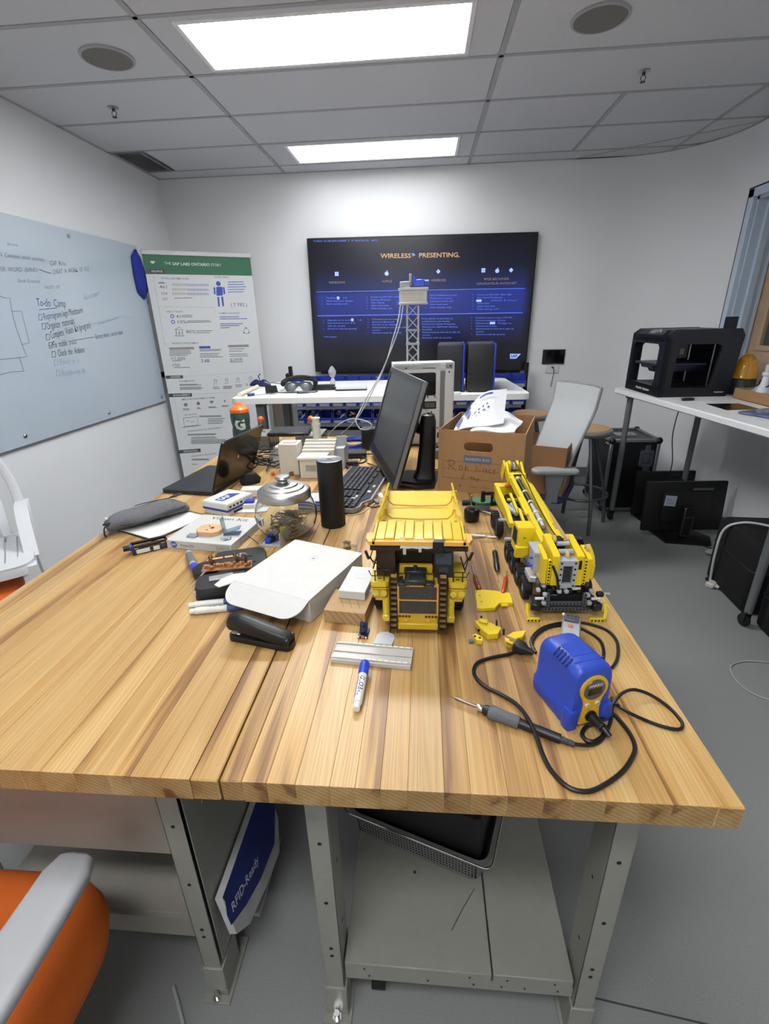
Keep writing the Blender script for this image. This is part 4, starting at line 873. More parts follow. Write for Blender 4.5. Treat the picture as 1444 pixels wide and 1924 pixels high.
mb = MB(); mb.prism([(.375, .398), (.43, .398), (.43, .465), (.375, .465)], .06, .10, SM); part('spool_holder', mb, PBK, t)
CH = Tr(.018, .19, .381) @ Ry(-43)
mb = MB(); mb.box((0, 0, .001), (.04, .20, .004), .001, None); mb.M = Matrix.Identity(4)
mb = MB(); mb.M = CH; mb.box((0, -.02, .003), (.044, .21, .008), .002); cp = part('control_panel', mb, mat('panel_grey_black', '2a2b30', .35, var=0), t)
mb = MB(); mb.M = CH; mb.box((0, .02, .0078), (.03, .07, .002)); part('display', mb, mat('display_grey', '6f7378', .25, var=0), cp)
mb = MB(); mb.M = CH; mb.cyl((0, -.055, .006), (0, -.055, .017), .017, .015, 20); part('dial', mb, CHROME, cp, 'silver round dial')
# inside: build plate, gantry, extruder
mb = MB(); mb.bb(-.02, .06, .185, .30, .33, .2, .003); mb.prism([(0, .165), (.34, .165), (.34, .185), (-.01, .185)], .12, .27, SM); mb.prism([(.04, .14), (.36, .14), (.36, .168), (.02, .168)], .16, .24, SM); part('build_plate', mb, mat('plate_blue_black', '20233a', .35, var=0), t)
mb = MB(); mb.bb(.12, .10, .225, .19, .17, .33, .004); mb.cyl((.155, .135, .205), (.155, .135, .226), .012, .004, 10); ex = part('extruder', mb, BLACK, t)
mb = MB(); mb.bb(.14, .0985, .25, .165, .1, .285); part('extruder_label', mb, mat('brass_label', '7a6a4a', .4, var=0), ex)
mb = MB(); mb.cyl((.03, .13, .325), (.37, .13, .325), .005, seg=8); mb.cyl((.03, .15, .325), (.37, .15, .325), .005, seg=8); mb.cyl((.03, .02, .332), (.03, Y1-.02, .332), .006, seg=8); mb.cyl((.37, .02, .332), (.37, Y1-.02, .332), .006, seg=8); mb.bb(.02, .12, .315, .04, .16, .34); mb.bb(.36, .12, .315, .38, .16, .34); part('gantry', mb, STEEL, t)
mb = MB(); mb.cyl((.35, .10, .05), (.35, .10, .34), .005, seg=8); mb.cyl((.35, .36, .05), (.35, .36, .34), .005, seg=8); stuffpart('z_rod', mb, STEEL, t)
mb = MB(); mb.text('MakerBot  Replicator', .021, fr((-.0008, .30, .030), (0, -1, 0), (0, 0, 1)), bold=.02); mb.text('Replicator', .014, fr((.345, -.0008, .028), (1, 0, 0), (0, 0, 1)), bold=.02); part('lettering', mb, mat('white_print', 'd8d8da', .5, var=0), t, 'white lettering', sm=0)['kind'] = 'stuff'
# ---- tray of printed parts
t = thing('cardboard_tray', 'shallow brown cardboard tray full of white printed parts beside the printer', 'tray', (1.905, 2.56, 1.01), 0)
mb = MB(); mb.bb(0, 0, 0, .26, .58, .004); mb.bb(0, 0, 0, .004, .58, .062, .001); mb.bb(.256, 0, 0, .26, .58, .062); mb.bb(0, 0, 0, .26, .004, .062); mb.bb(0, .576, 0, .26, .58, .062); part('tray_walls', mb, CARD, t)
mb = MB(); mb.grid(lambda u, v: (.006+.248*u, .006+.568*v, .052+.012*sin(9*u+3*v)*cos(13*v)+.006*sin(31*u*v)), 16, 30); part('bubble_film', mb, mat('pale_blue_film', 'aebccb', .3, var=.1, scale=40, bump=.3, bscale=100), t, sm=60)
WP3 = mat('white_printed_part', 'cfd2d6', .45, var=.02)
rr = random.Random(11)
for k, (x, y, nm, lb) in enumerate(((.06, .42, 'printed_turret', 'tall white printed turret shaped part in the tray'), (.05, .30, 'printed_bracket', 'white printed bracket lying beside the turret in the tray'), (.13, .24, 'printed_gear', 'white printed ring part in the middle of the tray'), (.06, .14, 'printed_wedge', 'white printed wedge near the tray front'), (.18, .36, 'printed_block', 'white stepped printed block toward the wall side of the tray'))):
    mb = MB()
    if k == 0: mb.lathe([(.035, 0), (.03, .03), (.02, .045), (.016, .09), (.024, .095), (.024, .11), (.012, .115), (.012, .13), (.001, .13)], seg=12); mb.box((.0, 0, .135), (.05, .02, .035), .003, (0, 0, 30)); mb.box((.03, 0, .06), (.02, .03, .05), .003)
    elif k == 1: mb.box((0, 0, .02), (.09, .03, .012), .002, (0, 12, 30)); mb.box((.035, .02, .04), (.012, .03, .06), .002, (0, 12, 30)); mb.cyl((-.03, -.01, .02), (-.03, -.01, .06), .01, seg=10)
    elif k == 2: mb.lathe([(.02, 0), (.04, 0), (.045, .02), (.04, .035), (.02, .035), (.02, 0)], seg=14); 
    elif k == 3: mb.prism([(0, 0), (.08, 0), (.08, .015), (.0, .05)], -.02, .02, Rx(90)); mb.cyl((.04, 0, .02), (.04, 0, .06), .012, seg=10)
    else: mb.box((0, 0, .02), (.07, .06, .04), .002); mb.box((.01, 0, .05), (.04, .05, .03), .002); mb.cyl((0, 0, .06), (0, 0, .09), .01, seg=10)
    solo(nm, lb, 'printed part', mb, WP3, (1.905+x, 2.56+y, 1.066), rr.uniform(0, 90), group='printed parts in the tray')
mb = MB(); mb.tube(spline([(1.93, 3.09, 1.08), (1.96, 3.03, 1.10), (2.0, 3.07, 1.12), (1.99, 2.98, 1.09), (1.95, 2.97, 1.085), (1.99, 2.92, 1.12), (2.02, 2.88, 1.10)]), .0035, 6); solo('black_wire', 'short black wire curling over the printed parts in the tray', 'wire', mb, BLKM)
t = thing('amber_beacon', 'shiny amber plastic dome standing behind the cardboard tray', 'beacon', (2.035, 3.3, 1.01), 0)
mb = MB(); mb.lathe([(.075, 0), (.075, .09), (.068, .10), (.001, .10)]); part('beacon_base', mb, DGREY, t)
mb = MB(); mb.lathe([(.072, .10), (.075, .105), (.070, .12), (.062, .17), (.045, .22), (.022, .243), (.001, .247)], seg=28); part('dome', mb, mat('amber_plastic', 'e0a030', .12, var=.03, coat=.5), t, 'glossy amber dome')
mb = MB(); mb.prism([(0, 0), (.19, .02), (.185, .21), (.0, .205)], 0, .0012); solo('black_foil_sheet', 'thin black square sheet lying on the side desk in front of the printer', 'sheet', mb, mat('glossy_black_film', '15161a', .2, var=.2, scale=10), (1.637, 2.722, 1.01))
mb = MB(); secs = [[(x*k, y*k, z) for x, y in rrect(.24, .3, .02, 3)] for z, k in ((0.001, .95), (.006, 1), (.012, .97), (.017, .8))]; mb.loft(secs); solo('film_packet', 'shiny blue grey plastic packet on the side desk edge of the frame', 'packet', mb, mat('shiny_blue_grey_film', '5f6c8c', .15, .3, var=.3, scale=20, bump=.6, bscale=30), (1.80, 2.54, 1.01), 25)
t = thing('binder_clip', 'small black binder clip with chrome on the side desk in front of the printer', 'clip', (1.60, 3.055, 1.01), 10)
mb = MB(); mb.prism([(-.035, 0), (.035, 0), (.03, .016), (-.03, .016)], -.012, .012, Rx(90)); part('clip_body', mb, BLACK, t)
mb = MB(); mb.tube([(-.03, 0, .012), (-.05, .005, .016), (-.05, -.008, .016), (-.03, 0, .014)], .002, 6); mb.tube([(.03, 0, .010), (.055, .005, .01), (.055, -.008, .01), (.03, 0, .012)], .002, 6); part('clip_wire', mb, CHROME, t)['kind'] = 'stuff'
mb = MB(); mb.tube(spline([(1.995, 3.67, .99), (1.90, 3.69, .90), (1.83, 3.60, .68), (1.86, 3.58, .45), (1.85, 3.6, .2), (1.95, 3.62, .01)]), .0035, 6); solo('printer_power_cord', 'thin black cord hanging from the side desk to the floor', 'cord', mb, BLKM)
# ================================================================ FLOOR THINGS on the right
t = thing('flight_case', 'black road case with aluminium edges and ball corners near the right wall', 'case', (1.46, 3.75, 0), 1)
mb = MB(); mb.bb(.01, .01, .02, .37, .42, .59, .004); part('case_shell', mb, mat('black_case_laminate', '131416', .4, var=.08), t)
ALU = mat('dull_aluminium', '8c8e90', .45, .6, var=.05)
def ebar(x0, y0, z0, x1, y1, z1): mb = MB(); mb.bb(min(x0, x1)-.0, min(y0, y1), min(z0, z1), max(x0, x1), max(y0, y1), max(z0, z1), .003); return mb
for q in ((0, 0, .03, .024, .024, .57), (.356, 0, .03, .38, .024, .57), (0, .406, .03, .024, .43, .57), (.356, .406, .03, .38, .43, .57), (.03, 0, .578, .35, .024, .602), (.03, .406, .578, .35, .43, .602), (0, .03, .578, .024, .40, .602), (.356, .03, .578, .38, .40, .602), (.03, 0, .01, .35, .024, .034), (0, .03, .01, .024, .40, .034)): part('edge_bar', ebar(*q), ALU, t)
mb = MB(); mb.sph((0, 0, 0), .028, 12); pieces('ball_corner', mb, mat('dark_steel', '3b3c3e', .35, .7, var=0), t, [(x, y, z) for x in (.014, .366) for y in (.014, .416) for z in (.03, .588)])
mb = MB(); mb.ring(rrect(.16, .10, .02, 3, .19, .22), rrect(.11, .05, .015, 3, .19, .22), .590, .598); mb.bb(.135, .20, .592, .245, .24, .604, .004); part('recessed_handle', mb, mat('handle_grey', '9a9b9c', .4, .3, var=0), t)
mb = MB(); mb.ring(rrect(.10, .13, .01, 2, .29, .45), rrect(.06, .08, .01, 2, .29, .45), -.004, .012, Matrix(((1, 0, 0, 0), (0, 0, 1, 0), (0, 1, 0, 0), (0, 0, 0, 1)))); mb.box((.29, .002, .45), (.05, .01, .07), .003); mb.box((.29, .002, .53), (.04, .008, .05), .002); mb.box((.30, .002, .34), (.05, .006, .10), .002); part('latch', mb, mat('latch_steel', '5f6270', .4, .5, var=.1, scale=60), t)
mb = MB(); mb.box((.0, .05, .56), (.05, .03, .002), .0, (30, 20, 30)); part('paper_tag', mb, mat('tag_paper', 'a9a9a6', .8, var=0), t)
def floor_monitor(name, label, loc, rz, W_, Hh, tilt, note=False):
    t = thing(name, label, 'monitor', loc, rz)
    S = Tr(0, 0, .045) @ Rx(tilt)
    mb = MB(); mb.M = S; mb.bb(-W_/2, -.018, .0, W_/2, .012, Hh, .008, 2); mb.bb(-W_*.3, -.038, Hh*.2, W_*.3, -.015, Hh*.82, .012, 2); part('screen_back', mb, mat('monitor_back_black', '0f1012', .5, var=.08), t)
    mb = MB(); mb.M = S; mb.bb(-W_/2+.014, .012, .014, W_/2-.014, .0135, Hh-.014); part('screen', mb, mat('dark_screen', '0a0b0c', .15, var=0), t)
    mb = MB(); mb.prism([(-.16, -.13), (.12, -.19), (.19, -.06), (.10, .13), (-.17, .10)], 0, .014); part('stand_base', mb, BLACK, t)
    mb = MB(); mb.bb(-.035, -.075, .012, .035, -.045, .24, .006); n_ = part('stand_neck', mb, BLACK, t)
    mb = MB(); mb.ring(rrect(.075, .15, .008, 2, 0, .10), rrect(.055, .13, .008, 2, 0, .10), -.08, -.0745, Matrix(((1, 0, 0, 0), (0, 0, 1, 0), (0, 1, 0, 0), (0, 0, 0, 1)))); part('neck_trim', mb, mat('neck_grey_trim', '2f3032', .4, var=0), n_)
    if note:
        mb = MB(); mb.M = S; mb.box((-.115, -.0395, Hh*.63), (.08, .001, .075), 0, (0, 6, 0)); nt_ = part('paper_note', mb, mat('note_paper', '9aa0ac', .8, var=0), t, 'pale stuck-on note')
        mb = MB(); mb.M = S; mb.box((.10, -.0395, Hh*.86), (.14, .002, .018), .001); part('badge', mb, mat('badge_grey', '4a4b4d', .4, var=0), t)
        mb = MB(); mb.M = S; mb.text('Not  \nin use', .022, fr((-.145, -.0404, Hh*.63), (1, 0, -.1), (.1, 0, 1))); part('note_writing', mb, BINK, nt_, sm=0)
    return t
floor_monitor('unused_monitor', 'black monitor standing on the floor with its back and a pale note showing', (1.86, 3.30, 0), 3, .56, .36, -6, True)
floor_monitor('unused_monitor', 'second black monitor on the floor tucked behind the one with a note', (1.86, 3.62, 0), 3, .44, .34, -4)
mb = MB(); mb.tube(spline([(1.93, 3.13, .006), (1.99, 3.02, .006), (1.92, 2.86, .006), (1.80, 2.72, .006), (1.74, 2.66, .008)]), .0035, 6); mb.box((1.728, 2.645, .012), (.035, .03, .02), .004, (0, 0, 30)); solo('monitor_cable', 'thin black cable running over the floor from the monitor to a plug', 'cable', mb, BLKM)
mb = MB(); mb.box((0, 0, .016), (.06, .045, .03), .005); mb.box((-.0, -.03, .018), (.03, .03, .016), .003); solo('white_plug', 'white power plug on the floor beside the black soft case', 'plug', mb, mat('aged_white_plastic', 'b4b0a6', .45, var=.02), (1.705, 2.575, 0), 35)
mb = MB(); mb.sph((0, 0, .018), .028, 14, (1.5, 1, .62)); solo('computer_mouse', 'small pale computer mouse on the floor behind the black soft case', 'mouse', mb, mat('pale_grey_plastic', '9fa1a3', .45, var=0), (1.93, 3.0, 0), 20)
SOFT = mat('black_soft_fabric', '0b0b0d', .85, var=.15, scale=60, bump=.3, bscale=200)
def softcase(name, label, x0, y0, x1, y1, h, rz=0):
    cx, cy = (x0+x1)/2, (y0+y1)/2; t = thing(name, label, 'case', (cx, cy, 0), rz); w_, d_ = x1-x0, y1-y0
    mb = MB(); mb.loft([[(x*k, y*k, z) for x, y in rrect(w_, d_, .04, 5)] for z, k in ((.002, .95), (.02, 1), (h*.5, 1.01), (h-.03, 1), (h-.008, .97), (h, .9))]); part('shell', mb, SOFT, t)
    mb = MB(); mb.tube([(x*1.005, y*1.005, h*.62) for x, y in rrect(w_, d_, .04, 5)], .005, 6, closed=True); part('zip_line', mb, mat('zip_black', '1c1c20', .5, var=0), t)
    mb = MB(); mb.tube(spline([(-.07, 0, h-.003), (-.05, 0, h+.028), (.05, 0, h+.028), (.07, 0, h-.003)]), .009, 8); part('carry_handle', mb, BLKM, t)
    return t
softcase('soft_case', 'tall black soft case under the side desk with a white cable over it', 1.72, 2.27, 2.16, 2.70, .40, -4)
softcase('soft_case', 'low black soft case at the frame edge behind the castered desk leg', 1.70, 1.72, 2.16, 2.20, .30, -4)
mb = MB(); mb.tube(spline([(1.72, 2.62, .012), (1.695, 2.60, .20), (1.70, 2.59, .36), (1.76, 2.56, .418), (1.85, 2.52, .425), (1.95, 2.42, .42), (2.06, 2.30, .42)]), .0065, 8); solo('white_cable', 'thick white cable draped over the tall black soft case', 'cable', mb, mat('white_cable_sheath', 'b9bcbe', .45, var=0))
mb = MB(); mb.tube(spline([(1.60, 1.895, .004), (1.50, 1.90, .004), (1.41, 1.86, .004), (1.38, 1.77, .004), (1.40, 1.69, .004), (1.47, 1.65, .004), (1.60, 1.66, .004)]), .0032, 6); solo('floor_cable', 'thin pale grey cable looped on the open floor at the frame edge', 'cable', mb, mat('pale_grey_cable', '9c9ea0', .5, var=0))
mb = MB(); mb.tube(spline([(1.46, 1.66, .003), (1.50, 1.70, .003), (1.58, 1.68, .003)]), .006, 6, flat=.5); solo('cable_tie', 'flat black strap lying on the grey floor cable loop', 'strap', mb, BLKM)
# ================================================================ GREY TASK CHAIR with a carton on its seat
CG = mat('chair_grey_frame', '85888a', .4, .2, var=.03); MESHF = mat('pale_mesh_fabric', 'a9acad', .75, var=.05, scale=400, bump=.3, bscale=900)
t = thing('office_chair', 'grey mesh back office chair with arms at the far right of the benches', 'chair', (.80, 3.02, 0), 0)
far0, near0 = Vector((.845, 3.17)), Vector((1.0, 2.82))
def backpt(u, v):
    """u across (0 far, 1 near), v up"""
    z = .52+.60*v; s_ = [0, .015, .05, .10, .145, .16][min(5, int(v*5))]; f = v*5-int(v*5) if v < 1 else 0
    s2 = [0, .015, .05, .10, .145, .16, .16][min(6, int(v*5)+1)]; off = s_+(s2-s_)*f
    p = far0.lerp(near0, u*(.84+.16*v)+(1-v)*.08); nn = Vector((.92, .41)); bow = .05*(1-(2*u-1)**2)
    q = p+nn*(off-.16+bow)
    return (q.x-.80, q.y-3.02, z)
mb = MB(); mb.grid(backpt, 12, 16, .008); part('backrest', mb, MESHF, t, 'pale grey mesh backrest', sm=70)
mb = MB(); ed = [backpt(0, k/16) for k in range(17)]+[backpt(k/12, 1) for k in range(1, 13)]+[backpt(1, 1-k/16) for k in range(1, 17)]
mb.tube(ed, .009, 8); part('back_frame', mb, CG, t)
mb = MB(); mb.tube(spline([(.06, -.04, .42), (.16, -.0, .48), (.15, .0, .62), (.12, .0, .75)]), .016, 8); part('back_spine', mb, DGREY, t)
mb = MB(); mb.M = Rz(-24); mb.loft([[(x*k, y*k, z) for x, y in rrect(.46, .48, .10, 5, -.07, 0)] for z, k in ((.43, .9), (.445, 1), (.475, 1), (.49, .93))]); part('seat', mb, mat('seat_dark_blue', '2b3352', .85, var=.06), t, 'dark blue seat')
for s_, nm in ((-1, 'near'), (1, 'far')):
    cx, cy = (-.02, -.262) if s_ < 0 else (.02, .25)
    mb = MB(); mb.loft([[(cx+x*k, cy+y*k, z) for x, y in rrect(.27, .085, .035, 5)] for z, k in ((.642, .86), (.65, 1), (.662, 1), (.672, .9))]); part('armrest', mb, mat('armrest_grey', '989b9c', .55, var=.02), t, 'light grey arm pad')
    mb = MB(); mb.loft([[(cx+x, cy*q+y, z) for x, y in rrect(w_, .03, .01, 3)] for z, w_, q in ((.40, .09, .85), (.50, .07, .95), (.64, .12, 1))]); part('arm_post', mb, CG, t)
mb = MB(); mb.cyl((0, 0, .08), (0, 0, .43), .028, .024); part('gas_column', mb, DGREY, t)
mb = MB(); mb.tube([(0, 0, .115), (.15, 0, .10), (.30, 0, .075)], [.03, .022, .016], 8, flat=.8)
bs = pieces('base_arm', mb, CG, t, [(0, 0, 0, 72*k+10) for k in range(5)])
for o in bs:
    l = link('caster', CW, o); l.location = (.30, 0, .034)
t = thing('open_carton', 'open brown cardboard box sitting on the seat of the grey office chair', 'box', (.755, 2.99, .492), -24)
bw, bdp, bh = .34, .36, .30
mb = MB(); mb.bb(-bw/2, -bdp/2, 0, bw/2, bdp/2, .004); 
for q in ((-bw/2, -bdp/2, bw/2, -bdp/2+.004), (-bw/2, bdp/2-.004, bw/2, bdp/2), (-bw/2, -bdp/2, -bw/2+.004, bdp/2), (bw/2-.004, -bdp/2, bw/2, bdp/2)): mb.bb(q[0], q[1], 0, q[2], q[3], bh)
part('carton_walls', mb, mat('brown_cardboard_darker', '8a6340', .8, var=.04, scale=20), t, sm=0)
mb = MB(); mb.box((0, 0, .03), (.2, .2, .05), .01, (0, 0, 12)); part('packed_parcel', mb, CARD, t)
# stools
def stool(name, label, loc, rz, top='b08f6d'):
    t = thing(name, label, 'stool', loc, rz)
    mb = MB(); mb.lathe([(.001, .70), (.13, .70), (.165, .712), (.172, .73), (.165, .745), (.15, .748), (.001, .748)], seg=32); part('seat_rim', mb, mat('stool_grey_rim', '737476', .45, var=0), t)
    mb = MB(); mb.lathe([(.15, .7485), (.145, .755), (.001, .757)], seg=32); part('seat_top', mb, mat('stool_cork_top', 'b5906a', .6, var=.08, scale=120), t, 'tan round seat top')
    SG = mat('stool_steel', '5c5e60', .35, .6, var=0)
    mb = MB(); mb.tube(spline([(.06, 0, .70), (.12, 0, .5), (.19, 0, .26), (.215, 0, .12), (.225, 0, .0)]), .014, 8); pieces('leg', mb, SG, t, [(0, 0, 0, 90*k) for k in range(4)])
    mb = MB(); mb.tube([(.195*cos(a*pi/14), .195*sin(a*pi/14), .26) for a in range(28)], .011, 8, closed=True); part('foot_ring', mb, SG, t)
    return t
s1 = stool('round_stool', 'round tan topped stool with a foot ring between the grey chair and the road case', (1.185, 3.50, 0), 8)
s2 = stool('round_stool', 'second round tan topped stool against the far wall beneath the touch panel', (.905, 4.10, 0), 30)
# a dark blue tub behind the chair
mb = MB(); mb.loft([[(x*k, y*k, z) for x, y in rrect(.34, .26, .03, 4)] for z, k in ((.0, .9), (.02, .97), (.2, 1), (.215, 1.04), (.22, 1.02))]); solo('storage_tub', 'dark blue lidded storage tub on the floor below the far wall rack', 'tub', mb, mat('dark_blue_tub', '252f63', .4, var=.03), (.72, 3.72, 0), 10)
# ================================================================ WHITE PLASTIC CHAIR stacked over an orange one by the left wall
WG = mat('white_garden_plastic', 'd4d6da', .3, var=.02)
t = thing('garden_chair', 'white moulded plastic chair with slotted seat and back by the left wall', 'chair', (-1.915, 1.69, 0), 40.5)
mb = MB(); mb.M = Tr(0, 0, .6)
O_ = rrect(.40, .46, .07, 5); I_ = rrect(.29, .36, .05, 5, 0, .02)
mb.ring(O_, I_, -.022, 0); mb.loft([[(x*k, y*k, z) for x, y in O_] for z, k in ((-.045, 1.015), (-.02, 1.012), (.0, .99))], cap=False); part('seat_frame', mb, WG, t)
sl_ = MB(); sl_.bb(-.0215, -.17, -.016, .0215, .20, -.006, .003); pieces('slat', sl_, WG, t, [(-.12+.048*k, 0, .6) for k in range(6)])
bk_ = []
for s_ in (-1, 1):
    mb = MB(); mb.tube(spline([(s_*.18, .20, .58), (s_*.185, .235, .66), (s_*.18, .27, .82), (s_*.15, .295, .94)], 5), [.026, .026, .024, .024, .024, .022, .022, .022, .022, .02, .02, .02, .02, .02, .02, .02], 8, flat=.7); part('back_post', mb, WG, t)
mb = MB(); mb.tube(spline([(-.155, .293, .93), (-.08, .30, .985), (0, .302, 1.0), (.08, .30, .985), (.155, .293, .93)]), .022, 8, flat=1); part('top_rail', mb, WG, t)
mb = MB(); mb.grid(lambda u, v: (-.017+.034*u, .205+.04*min(1, v*2)+.055*v, .595+.39*v), 1, 8, .008); pieces('slat', mb, WG, t, [(x, 0, 0) for x in (-.12, -.075, -.03, .015, .06, .105)])
for s_ in (-1, 1):
    mb = MB(); mb.loft([[(s_*(.195+a), y+b, z) for a, b in ((-.03, -.05), (.022, -.05), (.03, .05), (-.024, .05))] for z, y in ((.585, -.06), (.63, -.0), (.70, .08), (.735, .17), (.74, .22))]); part('side_wing', mb, WG, t)
    mb = MB(); mb.loft([[(s_*(.175+q)+a, -.20-q*.6+b, z) for a, b in ((-.03, -.02), (.03, -.02), (.03, .03), (-.03, .03))] for z, q in ((.585, 0), (.3, .02), (.0, .045))]); part('leg', mb, WG, t)
    mb = MB(); mb.loft([[(s_*(.165+q)+a, .19+q*.4+b, z) for a, b in ((-.025, -.02), (.025, -.02), (.025, .025), (-.025, .025))] for z, q in ((.585, 0), (.3, .01), (.0, .02))]); part('leg', mb, WG, t)
ORF = mat('orange_upholstery', 'c9601a', .75, var=.05, scale=300, bump=.25, bscale=700)
def cushion(W_, D_, H_, r_=.09, n=7):
    mb = MB(); secs = []
    for k in range(9):
        a = -pi/2+pi*k/8; z = H_/2+H_/2*sin(a); q = (H_/2)*(1-cos(a)); secs.append([(x*(1-2*q/W_), y*(1-2*q/D_), z) for x, y in rrect(W_, D_, r_, n)])
    return mb.loft(secs)
t = thing('visitor_chair', 'orange cushioned chair beneath the white slotted chair, half hidden by the left bench', 'chair', (-1.84, 1.57, 0), 40)
mb = cushion(.31, .40, .08); mb.bm.verts.ensure_lookup_table(); bmesh.ops.translate(mb.bm, vec=(0, 0, .42), verts=mb.bm.verts); part('seat_cushion', mb, ORF, t, 'orange seat cushion')
mb = MB(); mb.cyl((0, 0, 0), (0, 0, .019), .15); mb.cyl((0, 0, .015), (0, 0, .42), .025); part('pedestal', mb, DGREY, t)
# ================================================================ ORANGE ARMCHAIR in the near left corner
t = thing('orange_armchair', 'orange upholstered chair with a grey arm pad in the near corner before the left bench', 'chair', (-.86, .31, 0), 0)
mb = cushion(.54, .56, .15, .14, 9); bmesh.ops.translate(mb.bm, vec=(0, 0, .345), verts=mb.bm.verts); part('seat_cushion', mb, ORF, t, 'thick orange seat cushion', sm=60)
APAD = mat('arm_pad_grey', 'a2a4a7', .5, var=.015)
for s_ in (1, -1):
    ax = s_*.275
    mb = MB()
    def sec(y, w_, z, h_): return [(ax+x, y, z+zz) for x, zz in rrect(w_, h_, h_*.42, 4)]
    mb.loft([sec(.185, .035, .665, .014), sec(.178, .062, .665, .024), (sec(.150, .082, .665, .030)), sec(.05, .084, .665, .032), sec(-.05, .080, .663, .032), sec(-.18, .07, .658, .03), sec(-.23, .05, .655, .022)])
    part('arm_pad', mb, APAD, t, 'light grey arm pad', sm=60)
    mb = MB(); mb.tube(spline([(ax, -.18, .64), (ax+s_*.012, -.12, .56), (ax+s_*.02, -.05, .44), (ax-s_*.01, 0, .34)]), [.022]*19, 8, flat=1); part('arm_support', mb, WHITE, t, 'white arm support')
mb = cushion(.50, .44, .09, .12, 7); bmesh.ops.transform(mb.bm, matrix=Tr(0, -.29, .64) @ Rx(80), verts=mb.bm.verts); part('backrest', mb, ORF, t, sm=60)
mb = MB(); mb.cyl((0, 0, .07), (0, 0, .345), .03); mb.bb(-.12, -.12, .32, .12, .12, .345, .01); part('gas_column', mb, DGREY, t)
mb = MB(); mb.tube([(0, 0, .09), (.15, 0, .085), (.27, 0, .075)], [.028, .022, .016], 8, flat=.8)
for o in pieces('base_arm', mb, WHITE, t, [(0, 0, 0, 72*k+20) for k in range(5)]):
    l = link('caster', CW, o); l.location = (.27, 0, .034)
mb = MB(); mb.tube(spline([(-.60, .60, .004), (-.52, .50, .004), (-.50, .40, .004), (-.55, .30, .004)]), .004, 6); solo('floor_cable', 'pale cord curving over the floor in front of the left bench', 'cord', mb, mat('pale_grey_cable', '9c9ea0', .5, var=0))
# ================================================================ ON THE BENCHES: office things
def rect4(pix, h):
    p = [T(u, v, h) for u, v in pix]; p = [Vector((q.x, q.y)) for q in p]
    U = ((p[1]-p[0])+(p[2]-p[3]))/2; V = ((p[3]-p[0])+(p[2]-p[1]))/2; c = (p[0]+p[1]+p[2]+p[3])/4
    aU = math.atan2(U.y, U.x); aV = math.atan2(V.y, V.x)-pi/2
    while aV-aU > pi: aV -= 2*pi
    while aV-aU < -pi: aV += 2*pi
    return c.x, c.y, U.length, V.length, math.degrees((aU+aV)/2)
def near2(t, u, v, h=0):
    """pixel on the table (height h) in the thing's frame"""
    q = TF(t).inverted() @ T(u, v, h); return q
# ---- laptop
t = thing('laptop', 'black laptop open flat with its glossy lid standing toward the cables', 'laptop', (-.952, 1.975, TT), -8)
mb = MB(); mb.prism(rrect(.24, .36, .012, 3), .001, .017); part('base', mb, mat('laptop_smudged_black', '202124', .38, var=.35, scale=22), t)
mb = MB(); mb.M = Tr(.12, 0, .016) @ Ry(20); mb.prism([(z, y) for z, y in rrect(.222, .36, .012, 3, .111, 0)], -.004, .004, Ry(-90)); ld = part('lid', mb, mat('glossy_black_lid', '16110e', .16, var=.1, scale=8), t, 'upright glossy black lid')
mb = MB(); mb.M = Tr(.12, 0, .016) @ Ry(20); mb.box((.0046, -.02, .12), (.001, .012, .018), 0, (20, 0, 0)); part('logo', mb, CHROME, ld)
mb = MB(); mb.cyl((.035, .14, .0172), (.035, .14, .0178), .011, seg=14); part('sticker', mb, mat('silver_sticker', 'b9bbbd', .4, var=0), t)
mb = MB(); mb.cyl((.12, -.14, .014), (.12, -.09, .014), .006, seg=10); mb.cyl((.12, .09, .014), (.12, .14, .014), .006, seg=10); mb.cyl((.12, -.1, .012), (.12, .1, .012), .003, seg=8); part('hinge', mb, BLACK, t)
# ---- notebook with the grey pouch on it
nb = rect4([(238, 1003), (297, 1010), (386, 974), (345, 950)], .008)
t = thing('spiral_notebook', 'open spiral notebook of white pages under the grey pouch', 'notebook', (nb[0]-.01, nb[1]-.0, TT), nb[4])
mb = MB(); mb.bb(-nb[2]/2-.04, -nb[3]/2, .001, nb[2]/2, nb[3]/2, .004, .001); part('cover', mb, BLACK, t)
mb = MB(); mb.bb(-nb[2]/2-.036, -nb[3]/2+.003, .004, nb[2]/2-.003, nb[3]/2-.003, .008, .001); part('pages', mb, PAPER, t)
mb = MB(); mb.tube([(-nb[2]/2-.03+.0035*k/2*1.0, nb[3]/2-.004+.004*cos(k*pi/2), .008+.005*sin(k*pi/2)) for k in range(int((nb[2]+.06)/.00175))], .0008, 4); part('spiral_wire', mb, BLACK, t)
A = T(200, 988, .03); B = T(350, 948, .03); ax_ = Vector((B.x-A.x, B.y-A.y)); L_ = ax_.length; ang = math.degrees(math.atan2(ax_.y, ax_.x))
PCH = mat('heather_grey_fabric', '626366', .9, var=.16, scale=160, bump=.4, bscale=500)
t = thing('pencil_pouch', 'heather grey zipped fabric pouch lying on the spiral notebook', 'pouch', (A.x, A.y, TT+.0085), ang)
mb = MB(); secs = []
for k in range(15):
    f = k/14; e_ = math.sin(pi*min(1, max(0, .06+f*.9)))**.38; hh = .032*e_*(1+.10*sin(9*f+1)); ww = .058*e_*(1+.06*sin(7*f)); dz = .003*sin(11*f)
    secs.append([(f*L_, ww*cos(a)*(1+.05*sin(5*a+8*f)), hh+hh*(.96 if sin(a) < 0 else 1)*sin(a)*(1-.12*abs(cos(a)))+.0) for a in [2*pi*j/22 for j in range(22)]])
mb.loft(secs); part('pouch_body', mb, PCH, t, sm=80)
